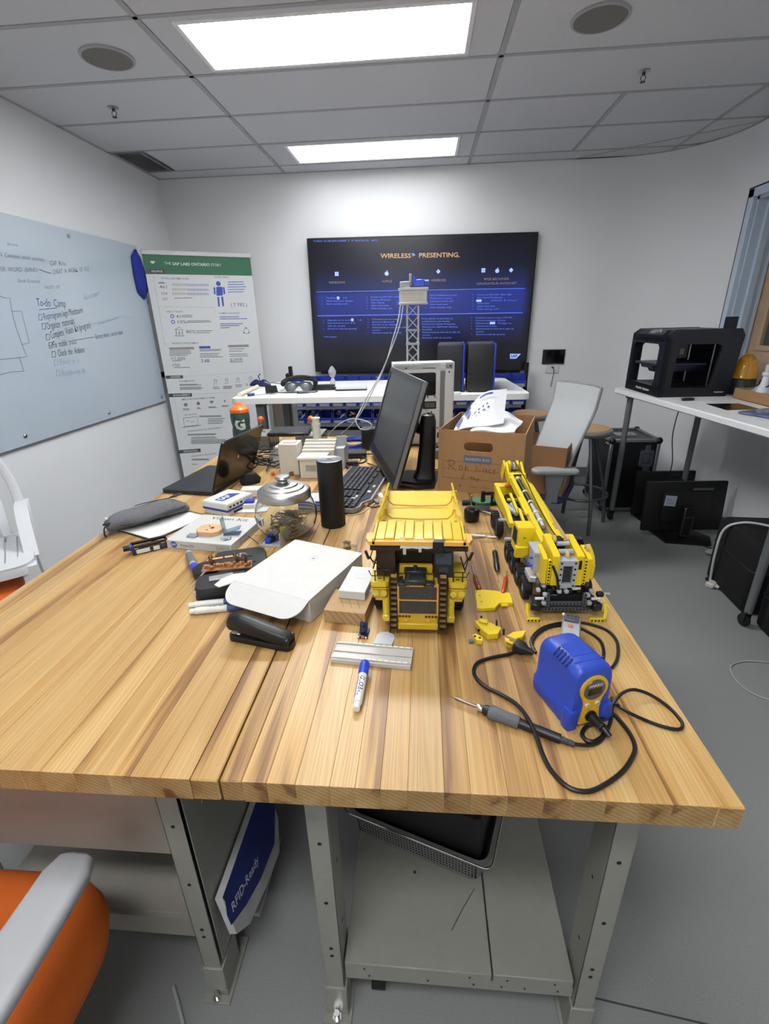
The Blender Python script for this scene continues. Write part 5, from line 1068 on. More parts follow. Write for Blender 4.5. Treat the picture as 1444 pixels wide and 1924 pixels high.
mb = MB(); mb.tube(spline([(.03, -.052, .030), (L_*.3, -.060, .024), (L_*.6, -.060, .026), (L_*.93, -.045, .034)]), .0028, 6); mb.tube(spline([(.10, .0, .0655), (L_*.5, .004, .066), (L_*.9, .0, .062)]), .0016, 5); part('zip_seam', mb, mat('dark_seam', '38393c', .8, var=0), t)['kind'] = 'stuff'
mb = MB(); mb.tube(spline([(L_*.80, .0, .064), (L_*.84, -.008, .069), (L_*.93, -.008, .068), (L_*.95, .008, .066), (L_*.86, .008, .068)]), .0028, 6); part('end_loop', mb, DGREY, t)
mb = MB(); mb.tube(spline([(.012, -.02, .035), (-.012, -.03, .028), (-.02, -.045, .010), (-.018, -.055, .004)]), .0035, 6, flat=.6); mb.box((-.004, -.018, .034), (.02, .008, .006), .002); part('zip_pull', mb, BLKM, t, 'black zip pull')
mb = MB(); mb.sph((.004, .0, .045), .006, 8); part('white_tag', mb, WHITE, t)
# ---- cartridge of rods
A = T(246, 1030, .02); B = T(298, 1018, .02); ax_ = Vector((B.x-A.x, B.y-A.y)); L_ = .105
t = thing('linear_stage', 'small black and clear rail mechanism with a knob beside the pouch', 'mechanism', (A.x, A.y, TT), math.degrees(math.atan2(ax_.y, ax_.x)))
mb = MB(); mb.bb(0, -.018, .0, L_, .020, .006, .002); mb.bb(0, -.018, .0, .008, .020, .03, .002); mb.bb(L_-.008, -.018, 0, L_, .02, .03, .002); part('frame', mb, mat('smoky_dark_plastic', '2c2d30', .2, var=0), t)
mb = MB(); mb.cyl((0, 0, 0), (L_-.004, 0, 0), .0045, seg=10); pieces('rod', mb, BLACK, t, [(.002, y, z) for y, z in ((-.013, .026), (.004, .033), (.016, .026))])
mb = MB(); mb.bb(.02, -.011, .012, .085, .012, .022, .002); part('carriage', mb, mat('bronze_part', '7a6350', .35, .5, var=.1), t)
mb = MB(); mb.bb(.012, -.0195, .004, .05, -.018, .017); mb.bb(.06, -.0195, .004, .078, -.018, .017); part('white_label', mb, WHITE, t)['kind'] = 'stuff'
mb = MB(); mb.cyl((-.022, 0, .022), (.0, 0, .022), .0085, seg=14); part('knob', mb, BLACK, t); mb = MB(); mb.cyl((-.004, 0, .022), (.004, 0, .022), .011, seg=14); part('blue_collar', mb, BLUE, t)
# ---- vision kit box and things on it
vb = rect4([(313, 1015), (437, 1024), (486, 977), (381, 963)], .028)
t = thing('vision_kit_box', 'flat white box lettered Vision Kit on the left bench', 'box', (vb[0], vb[1], TT), vb[4]); W_, D_ = vb[2]/2, vb[3]/2
mb = MB(); mb.bb(-W_, -D_, 0, W_, D_, .028, .0012); part('carton', mb, WCARD, t)
mb = MB(); mb.text('Vision Kit', .032, fr((-W_*.55, D_-.026, .0283), (1, 0, 0), (0, 1, 0)), bold=.005, sx=1.1); mb.text('Vision Kit', .0125, fr((-W_+.052, -D_-.0003, .013), (1, 0, 0), (0, 0, 1)), bold=.005); part('lettering', mb, mat('dark_grey_ink', '404246', .6, var=0), t, sm=0)
mb = MB(); mb.cyl((-W_+.03, -D_-.0005, .014), (-W_+.03, -D_+.001, .014), .011, seg=20); lg_ = part('round_logo', mb, mat('logo_blue', '2f52a8', .5, var=0), t, 'blue round logo')
mb = MB(); mb.text('AIY', .011, fr((-W_+.03, -D_-.0009, .014), (1, 0, 0), (0, 0, 1)), align='CENTER', bold=.02); part('lettering', mb, WHITE, lg_, sm=0)
mb = MB(); q_ = W_-.052
for a_, b_ in (((q_, .007), (q_+.04, .007)), ((q_+.04, .007), (q_+.04, .021)), ((q_+.04, .021), (q_, .021)), ((q_, .021), (q_, .007)), ((q_+.005, .012), (q_+.034, .012)), ((q_+.005, .016), (q_+.034, .016)), ((q_-.022, .020), (q_, .020))): mb.tube([(a_[0], -D_-.0003, a_[1]), (b_[0], -D_-.0003, b_[1])], .0004, 4)
for a_, b_ in (((-.5, .007), (-.1, .007)), ((-.1, .007), (-.1, .021)), ((-.1, .021), (-.5, .021)), ((-.5, .021), (-.5, .007))): mb.tube([(W_+.0003, D_*a_[0], a_[1]), (W_+.0003, D_*b_[0], b_[1])], .0004, 4)
part('address_frame', mb, DGREY, t, sm=0)['kind'] = 'stuff'
q = T(396, 1000, .028); t = thing('card_octagon', 'small tan cardboard housing lying on the white kit box', 'card housing', (q.x, q.y, TT+.0285), vb[4])
oc = o8(-.042, .042, -.034, .034, .018); mb = MB(); mb.prism(oc, 0, .014); part('housing', mb, mat('tan_card', 'c3a078', .8, var=.03), t, sm=0)
mb = MB(); mb.cyl((.006, .004, .014), (.006, .004, .0146), .0065, seg=12); mb.cyl((-.010, .014, .014), (-.010, .014, .0146), .0028, seg=8); mb.cyl((-.004, -.013, .014), (-.004, -.013, .0146), .0028, seg=8); part('punched_hole', mb, INK, t)['kind'] = 'stuff'
q = T(422, 1004, .028); t = thing('acrylic_bracket', 'clear bent acrylic bracket standing on the white kit box', 'bracket', (q.x, q.y, TT+.0285), vb[4]+12)
mb = MB(); mb.box((0, .0, .029), (.002, .028, .058), .0004, (0, -5, 0)); mb.box((.026, .006, .014), (.052, .032, .002), .0004, (0, -14, 6)); mb.bb(0, -.012, 0, .05, .02, .002); part('acrylic', mb, mat('blue_tint_acrylic', 'a9b8c8', .08, var=0, trans=.75, ior=1.3), t)
q = T(362, 1008, .028); mb = MB(); mb.bb(-.016, -.011, 0, .016, .011, .007, .002); t = solo('clear_pill_box', 'tiny clear square box on the near left of the white kit box', 'box', mb, mat('frosted_clear', 'c9d0d4', .15, var=0, trans=.6, ior=1.3), (q.x, q.y, TT+.0285), vb[4])
mb = MB(); mb.bb(-.010, -.006, .0072, .010, .006, .0077); part('grey_label', mb, MGREY, t)
q = T(425, 1014, .028); mb = MB(); mb.lathe([(.001, 0), (.012, 0), (.013, .005), (.008, .007), (.001, .006)], seg=14, sx=1.3); solo('clear_blister', 'small crumpled clear blister on the front edge of the kit box', 'blister', mb, CLEAR, (q.x, q.y-.0, TT+.0285), 20)
# ---- router
rb = rect4([(389, 940), (427, 950), (462, 928), (428, 915)], .05)
t = thing('network_router', 'white network box with a blue band and a row of ports beside the laptop', 'router', (rb[0], rb[1], TT), rb[4]); W_, D_ = rb[2]/2, rb[3]/2
mb = MB(); mb.bb(-W_*.94, -D_*.96, .0, W_*.94, D_*.96, .018, .002); part('lower_case', mb, WHITE, t)
mb = MB(); mb.bb(-W_, -D_, .018, W_, D_, .027, .001); part('blue_band', mb, mat('navy_band', '2b3f92', .4, var=0), t, 'navy blue band')
mb = MB(); mb.loft([[(x*k, y*k, z) for x, y in ((-W_, -D_), (W_, -D_), (W_, D_), (-W_, D_))] for z, k in ((.027, 1), (.046, 1), (.050, .96))]); part('lid', mb, WHITE, t, sm=20)
mb = MB(); mb.bb(-.005, -.004, 0, .005, .004, .008, .0); pieces('port', mb, INK, t, [Tr(W_-.0035, -D_+.018+.019*k, .031) @ Rz(90) for k in range(4)])
mb = MB(); mb.bb(W_*.94-.001, -D_*.5, .004, W_*.94+.001, D_*.3, .012); part('vent_slot', mb, INK, t)
mb = MB(); mb.prism([(-.048, -.022), (.048, -.022), (.026, .018), (-.048, .018)], 0, .0006, Tr(0, 0, .050) @ Rz(90)); lo_ = part('logo_panel', mb, mat('logo_navy', '2c4494', .45, var=0), t, 'navy logo patch')
mb = MB(); mb.text('SAP', .034, Tr(0, 0, .0508) @ Rz(90) @ Tr(-.044, -.002, 0), bold=.03); part('lettering', mb, WHITE, lo_, sm=0)
# white boxes and blue clip right of the router
q = T(473, 925, .02); mb = MB(); mb.box((0, 0, .016), (.085, .05, .032), .002); solo('white_pack', 'small plain white box behind the router and the jar', 'box', mb, WHITE, (q.x-.005, q.y+.02, TT), 8)
q = T(460, 948, .01); t = thing('white_power_adapter', 'white plastic adapter with a blue insert between the router and the jar', 'adapter', (q.x, q.y-.005, TT), 5)
mb = MB(); mb.box((0, 0, .011), (.095, .05, .022), .003); mb.box((-.02, .008, .030), (.03, .028, .020), .003); part('body', mb, OFFW, t)
mb = MB(); mb.box((.022, -.004, .027), (.038, .024, .012), .002); part('blue_insert', mb, BLUE, t, 'blue insert')
q = T(462, 962, 0); mb = MB(); mb.bb(-.075, -.02, 0, .075, .02, .004, .001); solo('clear_film_strip', 'thin translucent strip in front of the white adapter', 'strip', mb, mat('translucent_strip', 'cfd4d8', .2, var=0), (q.x+.0, q.y+.01, TT), 2)
# ---- glass jar of rubber bands
JX, JY = -.447, 1.425
t = thing('glass_jar', 'round glass jar with a stepped silver lid, half full of tan rubber bands', 'jar', (JX, JY, TT), 0)
mb = MB(); R_ = .101
out = [(.001, .0005), (.060, .0005), (.074, .006), (.094, .035), (R_, .066), (.099, .095), (.088, .122), (.080, .132), (.079, .142)]
inn = [(.076, .142), (.077, .132), (.085, .12), (.0955, .094), (.0975, .066), (.0905, .037), (.071, .010), (.058, .006), (.001, .006)]
mb.lathe(out+inn, seg=40); part('glass', mb, GLASS, t, 'clear glass body', sm=60)
mb = MB(); mb.lathe([(.084, .130), (.086, .132), (.086, .152), (.083, .157), (.080, .160), (.066, .163), (.064, .168), (.046, .171), (.044, .176), (.026, .179), (.014, .181), (.012, .186), (.020, .190), (.025, .196), (.021, .202), (.001, .204)], seg=40); part('lid', mb, mat('satin_lid_steel', 'b4b4b2', .36, 1, var=.04), t, 'stepped silver lid')
RBM = mat('tan_rubber', 'a58f78', .6, var=.15, scale=80)
mb = MB(); rr = random.Random(4)
for k in range(64):
    z = .014+.055*(k/64); rmx = min(.08, .055+z*.4); a0 = rr.uniform(0, 6.28); rd = rr.uniform(0, rmx*.55); cx, cy = rd*cos(a0), rd*sin(a0); L1 = rr.uniform(.02, .036); L2 = L1*rr.uniform(.3, .8); ph = rr.uniform(0, 3.14)
    pts = [(cx+L1*cos(b)*cos(ph)-L2*sin(b)*sin(ph), cy+L1*cos(b)*sin(ph)+L2*sin(b)*cos(ph), z+.006*sin(2*b+k)) for b in [2*pi*j/14 for j in range(14)]]
    mb.tube(pts, .0019, 4, closed=True)
o = solo('rubber_bands', 'tangle of tan rubber bands inside the glass jar', 'rubber bands', mb, RBM, (JX, JY, TT), kind='stuff')
JM_ = lambda th, z, r_: (r_*cos(th), r_*sin(th), z)
def warp_j(q, th0=radians(222), z0=.070):
    z = z0+q[1]; a = th0+q[0]/.1; r_ = .1016 if z > .05 else .1
    for (r1, z1), (r2, z2) in zip(out, out[1:]):
        if z1 <= z <= z2 and z2 > z1: r_ = r1+(r2-r1)*(z-z1)/(z2-z1)
    r_ += .0007+q[2]; return (r_*cos(a), r_*sin(a), z)
mb = MB(); N_ = 24; vs0 = [mb.bm.verts.new(warp_j((.030*cos(a), .026*sin(a), 0))) for a in [2*pi*k/N_ for k in range(N_)]]; vc = mb.bm.verts.new(warp_j((0, 0, 0.0004)))
for k in range(N_): mb.bm.faces.new((vs0[k], vs0[(k+1) % N_], vc))
lb_ = part('oval_label', mb, mat('grey_edge_label', 'd9d8d4', .5, var=0), t, 'oval white label', recalc=False)
mb = MB(); mb.text('NOTIONS', .017, Matrix.Identity(4), align='RIGHT', bold=.02, warp=lambda q: warp_j((q.x+.024, q.y*1.5, .0008))); bmesh.ops.recalc_face_normals(mb.bm, faces=mb.bm.faces)
part('lettering', mb, INK, lb_, sm=0)
# ---- smart speaker
t = thing('smart_speaker', 'tall black cylindrical speaker standing over the seam between the benches', 'speaker', (-.308, 1.503, TT), 0)
mb = MB(); mb.lathe([(.001, 0), (.041, 0), (.0425, .003), (.0425, .205), (.0425, .206), (.0425, .232), (.040, .2345), (.001, .234)], seg=48); part('body', mb, mat('matte_black_speaker', '131315', .6, var=.1, scale=500), t)
mb = MB(); mb.lathe([(.0405, .2345), (.0425, .2335), (.0425, .2355), (.0400, .2365), (.0385, .2355)], seg=48); part('light_ring', mb, mat('grey_ring', '8d8f93', .3, .4, var=0), t, 'thin grey ring')
mb = MB(); mb.lathe([(.001, .2356), (.038, .2352)], seg=40); part('top_plate', mb, mat('dark_top', '3b3c3f', .5, var=.05), t)
# ---- keyboard
t = thing('keyboard', 'black computer keyboard with grey edges between the tall speaker and the monitor', 'keyboard', (-.262, 1.865, TT), -7)
mb = MB(); mb.prism([(-.105, -.265), (.045, -.265), (.062, -.235), (.062, -.19), (.088, -.155), (.088, .25), (.07, .265), (-.105, .265)], .004, .020); part('case_rim', mb, mat('silver_grey_rim', '8d8d8f', .4, var=0), t, 'silver grey rim')
mb = MB(); mb.prism([(-.098, -.258), (.040, -.258), (.055, -.232), (.055, -.186), (.080, -.150), (.080, .244), (.066, .256), (-.098, .256)], .018, .0235); part('deck', mb, BLACK, t)
mb = MB()
for i in range(24):
    for j in range(6):
        y = -.248+i*.0208; x = -.062+j*.0192
        if i in (4, 8) and j < 5: continue
        if i > 8 and j == 5 and i % 4 == 0: continue
        mb.box((x+(.0 if j < 5 else .006), y, .027), (.0155, .0165, .007), .0018)
stuffpart('keycaps', mb, mat('keycap_dark', '3a3b3f', .35, var=.1), t)
mb = MB(); mb.box((.062, -.085, .025), (.016, .022, .005), .003); mb.box((.030, -.145, .025), (.02, .022, .005), .003); mb.box((.018, -.168, .025), (.018, .02, .005), .003); mb.box((.068, -.02, .025), (.012, .022, .005), .003); part('media_button', mb, mat('pale_buttons', 'b9bcc0', .35, var=0), t, 'pale media buttons')['kind'] = 'stuff'
# ---- monitor on the bench
N2 = Vector((-.118, 1.76, .892)); N1 = Vector((.008, 1.76, 1.296)); F1 = Vector((-.150, 2.40, 1.291)); W_ = (F1-N1).length; H_ = (N1-N2).length
t = thing('computer_monitor', 'large black monitor on the bench turned almost edge-on beside the cardboard box', 'monitor', (.03, 2.0, TT), 0)
MM = TF(t).inverted() @ fr(N2, F1-N1, N1-N2)
mb = MB(); mb.M = MM; mb.ring([(0, 0), (W_, 0), (W_, H_), (0, H_)], [(.022, .045), (W_-.022, .045), (W_-.022, H_-.020), (.022, H_-.020)], 0, .012); part('bezel', mb, mat('bezel_black', '101012', .3, var=0), t)
mb = MB(); mb.M = MM; mb.bb(.020, .043, .003, W_-.020, H_-.018, .006); part('screen', mb, mat('off_screen_grey', '35383b', .32, var=.05, scale=4), t, 'dark switched off screen', sm=0)
mb = MB(); mb.M = MM; mb.bb(0, 0, .0, W_, .012, .014, .001); mb.bb(-.002, 0, .002, .004, H_, .018, .001); mb.bb(0, H_-.004, .002, W_, H_+.001, .018, .001); part('edge_strip', mb, mat('edge_grey', '77787a', .4, .3, var=0), t, 'grey edge strip')
mb = MB(); mb.M = MM; mb.loft([[(x*k+W_/2, y*k+H_/2, z) for x, y in rrect(W_, H_, .015, 3)] for z, k in ((.011, 1), (.028, .985), (.05, .70), (.058, .62))]); part('back_shell', mb, BLACK, t)
c_ = MM @ Vector((W_/2, H_*.5, .056))
mb = MB(); bz = c_
mb.loft([[(x, y, z) for x, y in rrect(w_, d_, .02, 4, cx, cy)] for z, w_, d_, cx, cy in ((.012, .10, .10, -.022, .0), (.05, .08, .075, -.016, .0), (.15, .07, .065, -.01, .0), (.26, .066, .06, -.008, .0), (.285, .055, .05, -.008, .0), (.292, .03, .03, -.008, 0))]); part('stand_neck', mb, BLACK, t)
mb = MB(); mb.tube([(0, 0, .22), (c_.x*.6, c_.y*.6, c_.z), (c_.x-.005, c_.y, c_.z)], .028, 10); part('tilt_arm', mb, BLACK, t)
mb = MB(); mb.prism([(-.16, -.09), (-.06, -.135), (.018, -.12), (.034, -.02), (.045, .09), (-.10, .11), (-.17, .03)], 0, .012); mb.prism([(-.12, -.07), (-.05, -.10), (.008, -.08), (.02, 0), (.03, .07), (-.09, .08)], .012, .018); part('stand_base', mb, BLACK, t)
# ---- bankers box
a0 = Vector((.063, 1.872)); a1 = Vector((.383, 1.775)); fd = (a1-a0).normalized(); bwid = (a1-a0).length; bdep = .385; bht = .252
t = thing('archive_box', 'brown cardboard archive box with handwriting and an oval handle hole at the bench end', 'box', (a0.x, a0.y, TT), math.degrees(math.atan2(fd.y, fd.x)))
FP = Matrix(((1, 0, 0, 0), (0, 0, -1, 0), (0, 1, 0, 0), (0, 0, 0, 1)))       # (x,z) -> front plane y=-c
oo = [(0, 0), (bwid/2, 0), (bwid, 0), (bwid, bht/2), (bwid, bht), (bwid/2, bht), (0, bht), (0, bht/2)]
hx, hz = bwid*.475, bht*.755
def slotp(n=12):
    pts = []
    for k in range(n): a = -pi/2+pi*k/(n-1); pts.append((hx+.038+.0185*cos(a), hz+.0185*sin(a)))
    for k in range(n): a = pi/2+pi*k/(n-1); pts.append((hx-.038+.0185*cos(a), hz+.0185*sin(a)))
    return pts
ip = slotp()
def proj_out(p):
    dx, dz = p[0]-hx, p[1]-hz; s_ = 1e9
    if dx > 0: s_ = min(s_, (bwid-hx)/dx)
    if dx < 0: s_ = min(s_, hx/-dx)
    if dz > 0: s_ = min(s_, (bht-hz)/dz)
    if dz < 0: s_ = min(s_, hz/-dz)
    return [hx+dx*s_, hz+dz*s_]
op = [proj_out(p) for p in ip]
for c in ((0, 0), (bwid, 0), (bwid, bht), (0, bht)):
    k = min(range(len(op)), key=lambda i: (op[i][0]-c[0])**2+(op[i][1]-c[1])**2); op[k] = list(c)
mb = MB(); mb.ring(op, ip, -.004, 0, FP); part('front_wall', mb, CARD, t, sm=0)
mb = MB(); mb.bb(0, .004, 0, bwid, bdep, .004); mb.bb(0, bdep-.004, 0, bwid, bdep, bht); mb.bb(0, .004, 0, .004, bdep, bht); mb.bb(bwid-.004, .004, 0, bwid, bdep, bht); part('side_walls', mb, CARD, t, sm=0)
mb = MB(); mb.M = FP; mb.prism(rrect(.108, .030, .006, 3, bwid*.475, bht*.555), 0, .0008); ol = part('logo_panel', mb, mat('logo_blue_print', '4a6484', .6, var=0), t, 'blue logo plate', sm=0)
mb = MB(); mb.text('BANKERS BOX', .0155, FP @ Tr(bwid*.475, bht*.555, .0012), align='CENTER', bold=.03, sx=.95); part('lettering', mb, mat('tan_print', 'b99468', .6, var=0), ol, sm=0)
mb = MB(); mb.M = FP
for q_ in ((.02, .128, bwid-.02, .1288), (.02, .128-.034, bwid-.02, .128-.0348), (.02, .058, bwid-.02, .0572), (.02, .0572, .0208, .1288), (.062, .095, .0626, .128), (bwid-.0208, .0572, bwid-.02, .1288)): mb.bb(q_[0], q_[1], .0002, q_[2], q_[3], .0007)
mb.text('SMALL  •  PETITE  •  PEQUEÑA', .0105, Tr(bwid*.40, .026, .0006), bold=.0); mb.prism([(.088, .030), (.100, .030), (.094, .022)], .0002, .0008); part('printed_form', mb, mat('box_brown_ink', '5f4a35', .7, var=0), t, sm=0)['kind'] = 'stuff'
def hand(mb, L_, r=.0009): 
    for q_ in L_: mb.tube([(x, -.0006, z) for x, z in [(a, b) for a, b in q_]], r, 4, flat=.5)
mb = MB(); sx0, sz0 = .045, .088
hw = [[(0, 0), (.002, .040)], [(-.008, .036), (.004, .043), (.022, .041), (.026, .033), (.018, .026), (.003, .022), (.030, .0)],
      [(.052, .006), (.044, .008), (.041, .018), (.047, .025), (.055, .021), (.056, .011), (.052, .006)], [(.068, .030), (.066, .006), (.070, .020), (.078, .018), (.078, .008), (.068, .005)],
      [(.108, .0), (.108, .032), (.124, .002), (.126, .036)], [(.150, .018), (.142, .020), (.137, .012), (.142, .004), (.150, .008), (.151, .018), (.152, .003)], [(.169, .018), (.162, .016), (.160, .008), (.166, .002), (.172, .004)], [(.177, .010), (.186, .013), (.182, .020), (.176, .013), (.179, .003), (.189, .003)],
      [(.062, -.004), (.062, -.032)], [(.060, -.032), (.052, -.034), (.052, -.024), (.061, -.022)], [(.082, -.022), (.108, -.024)], [(.094, -.014), (.095, -.034)], [(.104, -.024), (.100, -.032), (.108, -.032), (.106, -.024)], [(.113, -.024), (.117, -.032), (.124, -.022)], [(.124, -.022), (.114, -.040)], [(.255, -.026), (.268, -.020)]]
hand(mb, [[(sx0+a, sz0+b) for a, b in L_] for L_ in hw]); part('handwriting', mb, INK, t, 'black marker handwriting', sm=0)['kind'] = 'stuff'
# mail pouches in the box
POLY = mat('white_poly_mailer', 'dfe1e4', .35, var=.02, bump=.25, bscale=25); MBL = mat('mailer_blue_print', '33458f', .5, var=0)
def pouch(name, label, quad, marks, bow=.03, up=.02):
    t = thing(name, label, 'mail pouch', tuple(quad[0])); I_ = TF(t).inverted(); q0, q1, q2, q3 = [I_ @ Vector(q) for q in quad]
    n = (q1-q0).cross(q3-q0).normalized()
    def f(u, v, h=0): return q0.lerp(q1, u).lerp(q3.lerp(q2, u), v)+n*(bow*sin(pi*u)*(.4+.6*v)+.006*sin(7*u+5*v)+h)
    mb = MB(); mb.grid(f, 14, 12, .006); part('pouch_sheet', mb, POLY, t, sm=70)
    sg = 1 if n.dot(TF(t).inverted().to_3x3() @ (CAM-Vector(quad[0]))) > 0 else -1
    mb = MB()
    for (u0, v0, u1, v1) in marks:
        mb.grid(lambda a, b: f(u0+(u1-u0)*a, v0+(v1-v0)*b, sg*.0072), 4, 4)
    part('printed_mark', mb, MBL, t, 'blue printed marks', sm=0, recalc=False)['kind'] = 'stuff'
pouch('mail_pouch', 'white plastic mail pouch with blue print standing up out of the archive box', [P(850, 812, y=2.0), P(946, 796, y=1.98), P(952, 729, y=2.10), P(880, 764, y=2.10)], [(.03, .1, .10, .45), (.05, .55, .12, .9), (.16, .35, .22, .62), (.35, .84, .68, .90), (.33, .40, .36, .5), (.40, .50, .44, .54), (.5, .52, .53, .57), (.58, .55, .62, .59), (.42, .40, .46, .43), (.52, .42, .58, .45), (.62, .45, .67, .49), (.2, .33, .33, .345)])
pouch('mail_pouch', 'second white plastic mail pouch lying low inside the archive box', [P(880, 812, y=1.96), P(966, 813, y=1.92), P(982, 790, y=2.08), P(925, 776, y=2.16)], [(.55, .9, .72, .95), (.25, .3, .32, .36), (.4, .3, .46, .34), (.5, .34, .6, .38), (.3, .45, .38, .49), (.48, .47, .56, .51)], bow=.018)
# ---- white measuring instrument behind the monitor
t = thing('bench_instrument', 'tall white steel instrument cabinet with knobs and a dark display behind the monitor', 'instrument', (.005, 2.60, TT), 7)
WEN = mat('white_enamel', 'c3c5c8', .35, var=.02)
IP = Matrix(((1, 0, 0, 0), (0, 0, -1, 0), (0, 1, 0, 0), (0, 0, 0, 1)))
mb = MB(); mb.bb(-.165, 0, .01, .16, .11, .445, .003); part('cabinet', mb, WEN, t)
mb = MB(); mb.M = IP; mb.bb(-.155, .02, .0, .085, .435, .003, .0005); mb.bb(.112, .02, 0, .152, .435, .003, .0005); mb.bb(-.155, .41, 0, .152, .435, .003, .0005); part('front_panel', mb, mat('panel_white', 'd0d1d2', .4, var=0), t)
mb = MB(); mb.M = IP; mb.prism([(.086, .02), (.110, .02), (.110, .36), (.116, .37), (.116, .40), (.080, .40), (.080, .37), (.086, .36)], .0005, .0012); part('slider_slot', mb, mat('slot_grey', '77797b', .5, var=.05), t, 'grey vertical slot')
mb = MB(); mb.M = IP; mb.prism(rrect(.165, .118, .01, 3, -.02, .335), .003, .0045); part('display', mb, mat('dark_display', '15161b', .15, var=.4, scale=12), t, 'dark display window')
mb = MB(); mb.M = IP; mb.bb(-.005, .205, .003, .066, .245, .007, .002); ls_ = part('meter_frame', mb, BLACK, t); mb = MB(); mb.M = IP; mb.bb(.004, .212, .007, .058, .238, .0075); part('meter_glass', mb, mat('lcd_grey', '5d605f', .3, var=0), ls_)
mb = MB(); mb.cyl((0, 0, 0), (0, -.014, 0), .009, .007, 14); pieces('knob', mb, BLACK, t, [(-.012, -.003, .135), (.03, -.003, .030)])
mb = MB(); mb.cyl((0, 0, 0), (0, -.004, 0), .0045, seg=10); mb.cyl((0, -.004, 0), (.003, -.014, -.004), .0016, seg=6); pieces('toggle_switch', mb, STEEL, t, [(.025, -.003, z) for z in (.150, .122, .094)])
mb = MB(); mb.cyl((0, 0, 0), (0, -.003, 0), .0042, seg=10); pieces('screw', mb, INK, t, [(-.095, -.003, .418), (.138, -.003, .425), (.132, -.003, .395), (.02, -.003, .27), (.058, -.003, .272), (.040, -.003, .188), (.075, -.003, .10)])
mb = MB(); mb.M = IP; mb.bb(-.01, .415, .003, .06, .418, .0045); part('handle_slot', mb, INK, t)
mb = MB(); mb.M = IP; rr = random.Random(2)
for x, z in ((.04, .155), (.04, .127), (.04, .099), (.015, .26), (.052, .262), (.005, .197), (.02, .122), (.022, .018)): mb.bb(x, z, .003, x+rr.uniform(.012, .022), z+.002, .0036)
mb.bb(.073, .045, .003, .084, .075, .0036); part('printed_label', mb, DGREY, t, sm=0)['kind'] = 'stuff'
mb = MB(); mb.cyl((0, 0, 0), (0, 0, .01), .012, seg=10); pieces('foot', mb, RUB, t, [(x, y, 0) for x in (-.14, .135) for y in (.03, .085)])
q = T(811, 872, 0); t = thing('grey_module', 'flat grey equipment box on the bench below the white instrument', 'box', (.055, 2.40, TT), 4)
mb = MB(); mb.box((0, 0, .022), (.13, .13, .044), .003); part('case', mb, mat('mid_grey_case', '707274', .45, var=.03), t); mb = MB(); mb.box((-.02, -.0655, .028), (.05, .002, .012)); part('window', mb, INK, t)
mb = MB(); mb.tube(spline([(.0, -.04, .052), (.04, -.03, .060), (.055, .01, .052)]), .003, 6); mb.box((-.01, .0, .050), (.07, .05, .006), .001, (0, 0, 12)); part('loose_lead', mb, BLACK, t)['kind'] = 'stuff'
q = T(814, 888, 0); mb = MB(); mb.bb(-.04, -.015, 0, .04, .015, .010, .001); mb.bb(-.036, -.012, .010, .03, .012, .016, .001); solo('wood_offcut', 'short pale wood offcut on the bench between the monitor stand and the box', 'wood block', mb, mat('pale_offcut', 'c9a37a', .7, var=.1, scale=60), (q.x, q.y+.02, TT), 15)
# ---- truss tower behind
TX, TY = -.058, 2.78
t = thing('truss_tower', 'slim white lattice tower with a winch box on top behind the white instrument', 'tower', (TX, TY, TT), 0)
TW_ = mat('tower_grey_white', 'a8aaad', .45, var=.05); s_ = .030; hT = .73
mb = MB(); mb.bb(-.0045, -.0045, 0, .0045, .0045, hT); pieces('corner_post', mb, TW_, t, [(x, y, 0) for x in (-s_, s_) for y in (-s_, s_)])
mb = MB(); n = 12
for k in range(n):
    z0, z1 = hT*k/n, hT*(k+1)/n
    for (xa, ya, xb, yb) in ((-s_, -s_, s_, -s_), (-s_, s_, s_, s_), (-s_, -s_, -s_, s_), (s_, -s_, s_, s_)):
        mb.cyl((xa, ya, z0), (xb, yb, z1), .0028, seg=5); mb.cyl((xb, yb, z0), (xa, ya, z1), .0028, seg=5)
stuffpart('lattice', mb, TW_, t)
mb = MB(); mb.box((0, 0, 0), (.075, .075, .010), .001); pieces('collar', mb, mat('collar_grey', '8a8c90', .45, var=.05), t, [(0, 0, z) for z in (.40, .53, .60)])
mb = MB(); mb.bb(-.07, -.045, .735, .075, .045, .80, .003); hb = part('winch_box', mb, OFFW, t, 'cream winch box', )
mb = MB(); mb.bb(-.075, -.05, .795, .082, .05, .808, .001); mb.bb(-.075, -.05, .728, .08, .05, .738, .001); part('tray_edge', mb, TW_, hb)
mb = MB(); mb.bb(-.055, -.047, .75, .055, -.0455, .785); part('side_plate', mb, mat('cream_plate', 'bdb9b0', .5, var=0), hb)
mb = MB(); mb.box((-.04, 0, .825), (.05, .06, .03), .003); mb.box((-.012, 0, .85), (.014, .02, .055), .002); mb.cyl((-.06, -.02, .81), (-.06, -.02, .84), .008, seg=8); part('bracket', mb, mat('tower_mid_grey', '85878b', .4, var=.1), t)
mb = MB(); mb.box((.035, 0, .835), (.055, .05, .028), .004); mb.cyl((.06, 0, .835), (.085, 0, .835), .012, seg=12); mb.cyl((.01, -.02, .83), (.01, -.02, .865), .006, seg=8); part('motor', mb, BLUE, t, 'small blue motor')
mb = MB(); mb.box((-.078, -.02, .735), (.014, .02, .03), .002); part('blue_clip', mb, BLUE, t)
mb = MB(); mb.bb(-.045, -.045, 0, .045, .045, .008, .001); part('base_plate', mb, TW_, t)
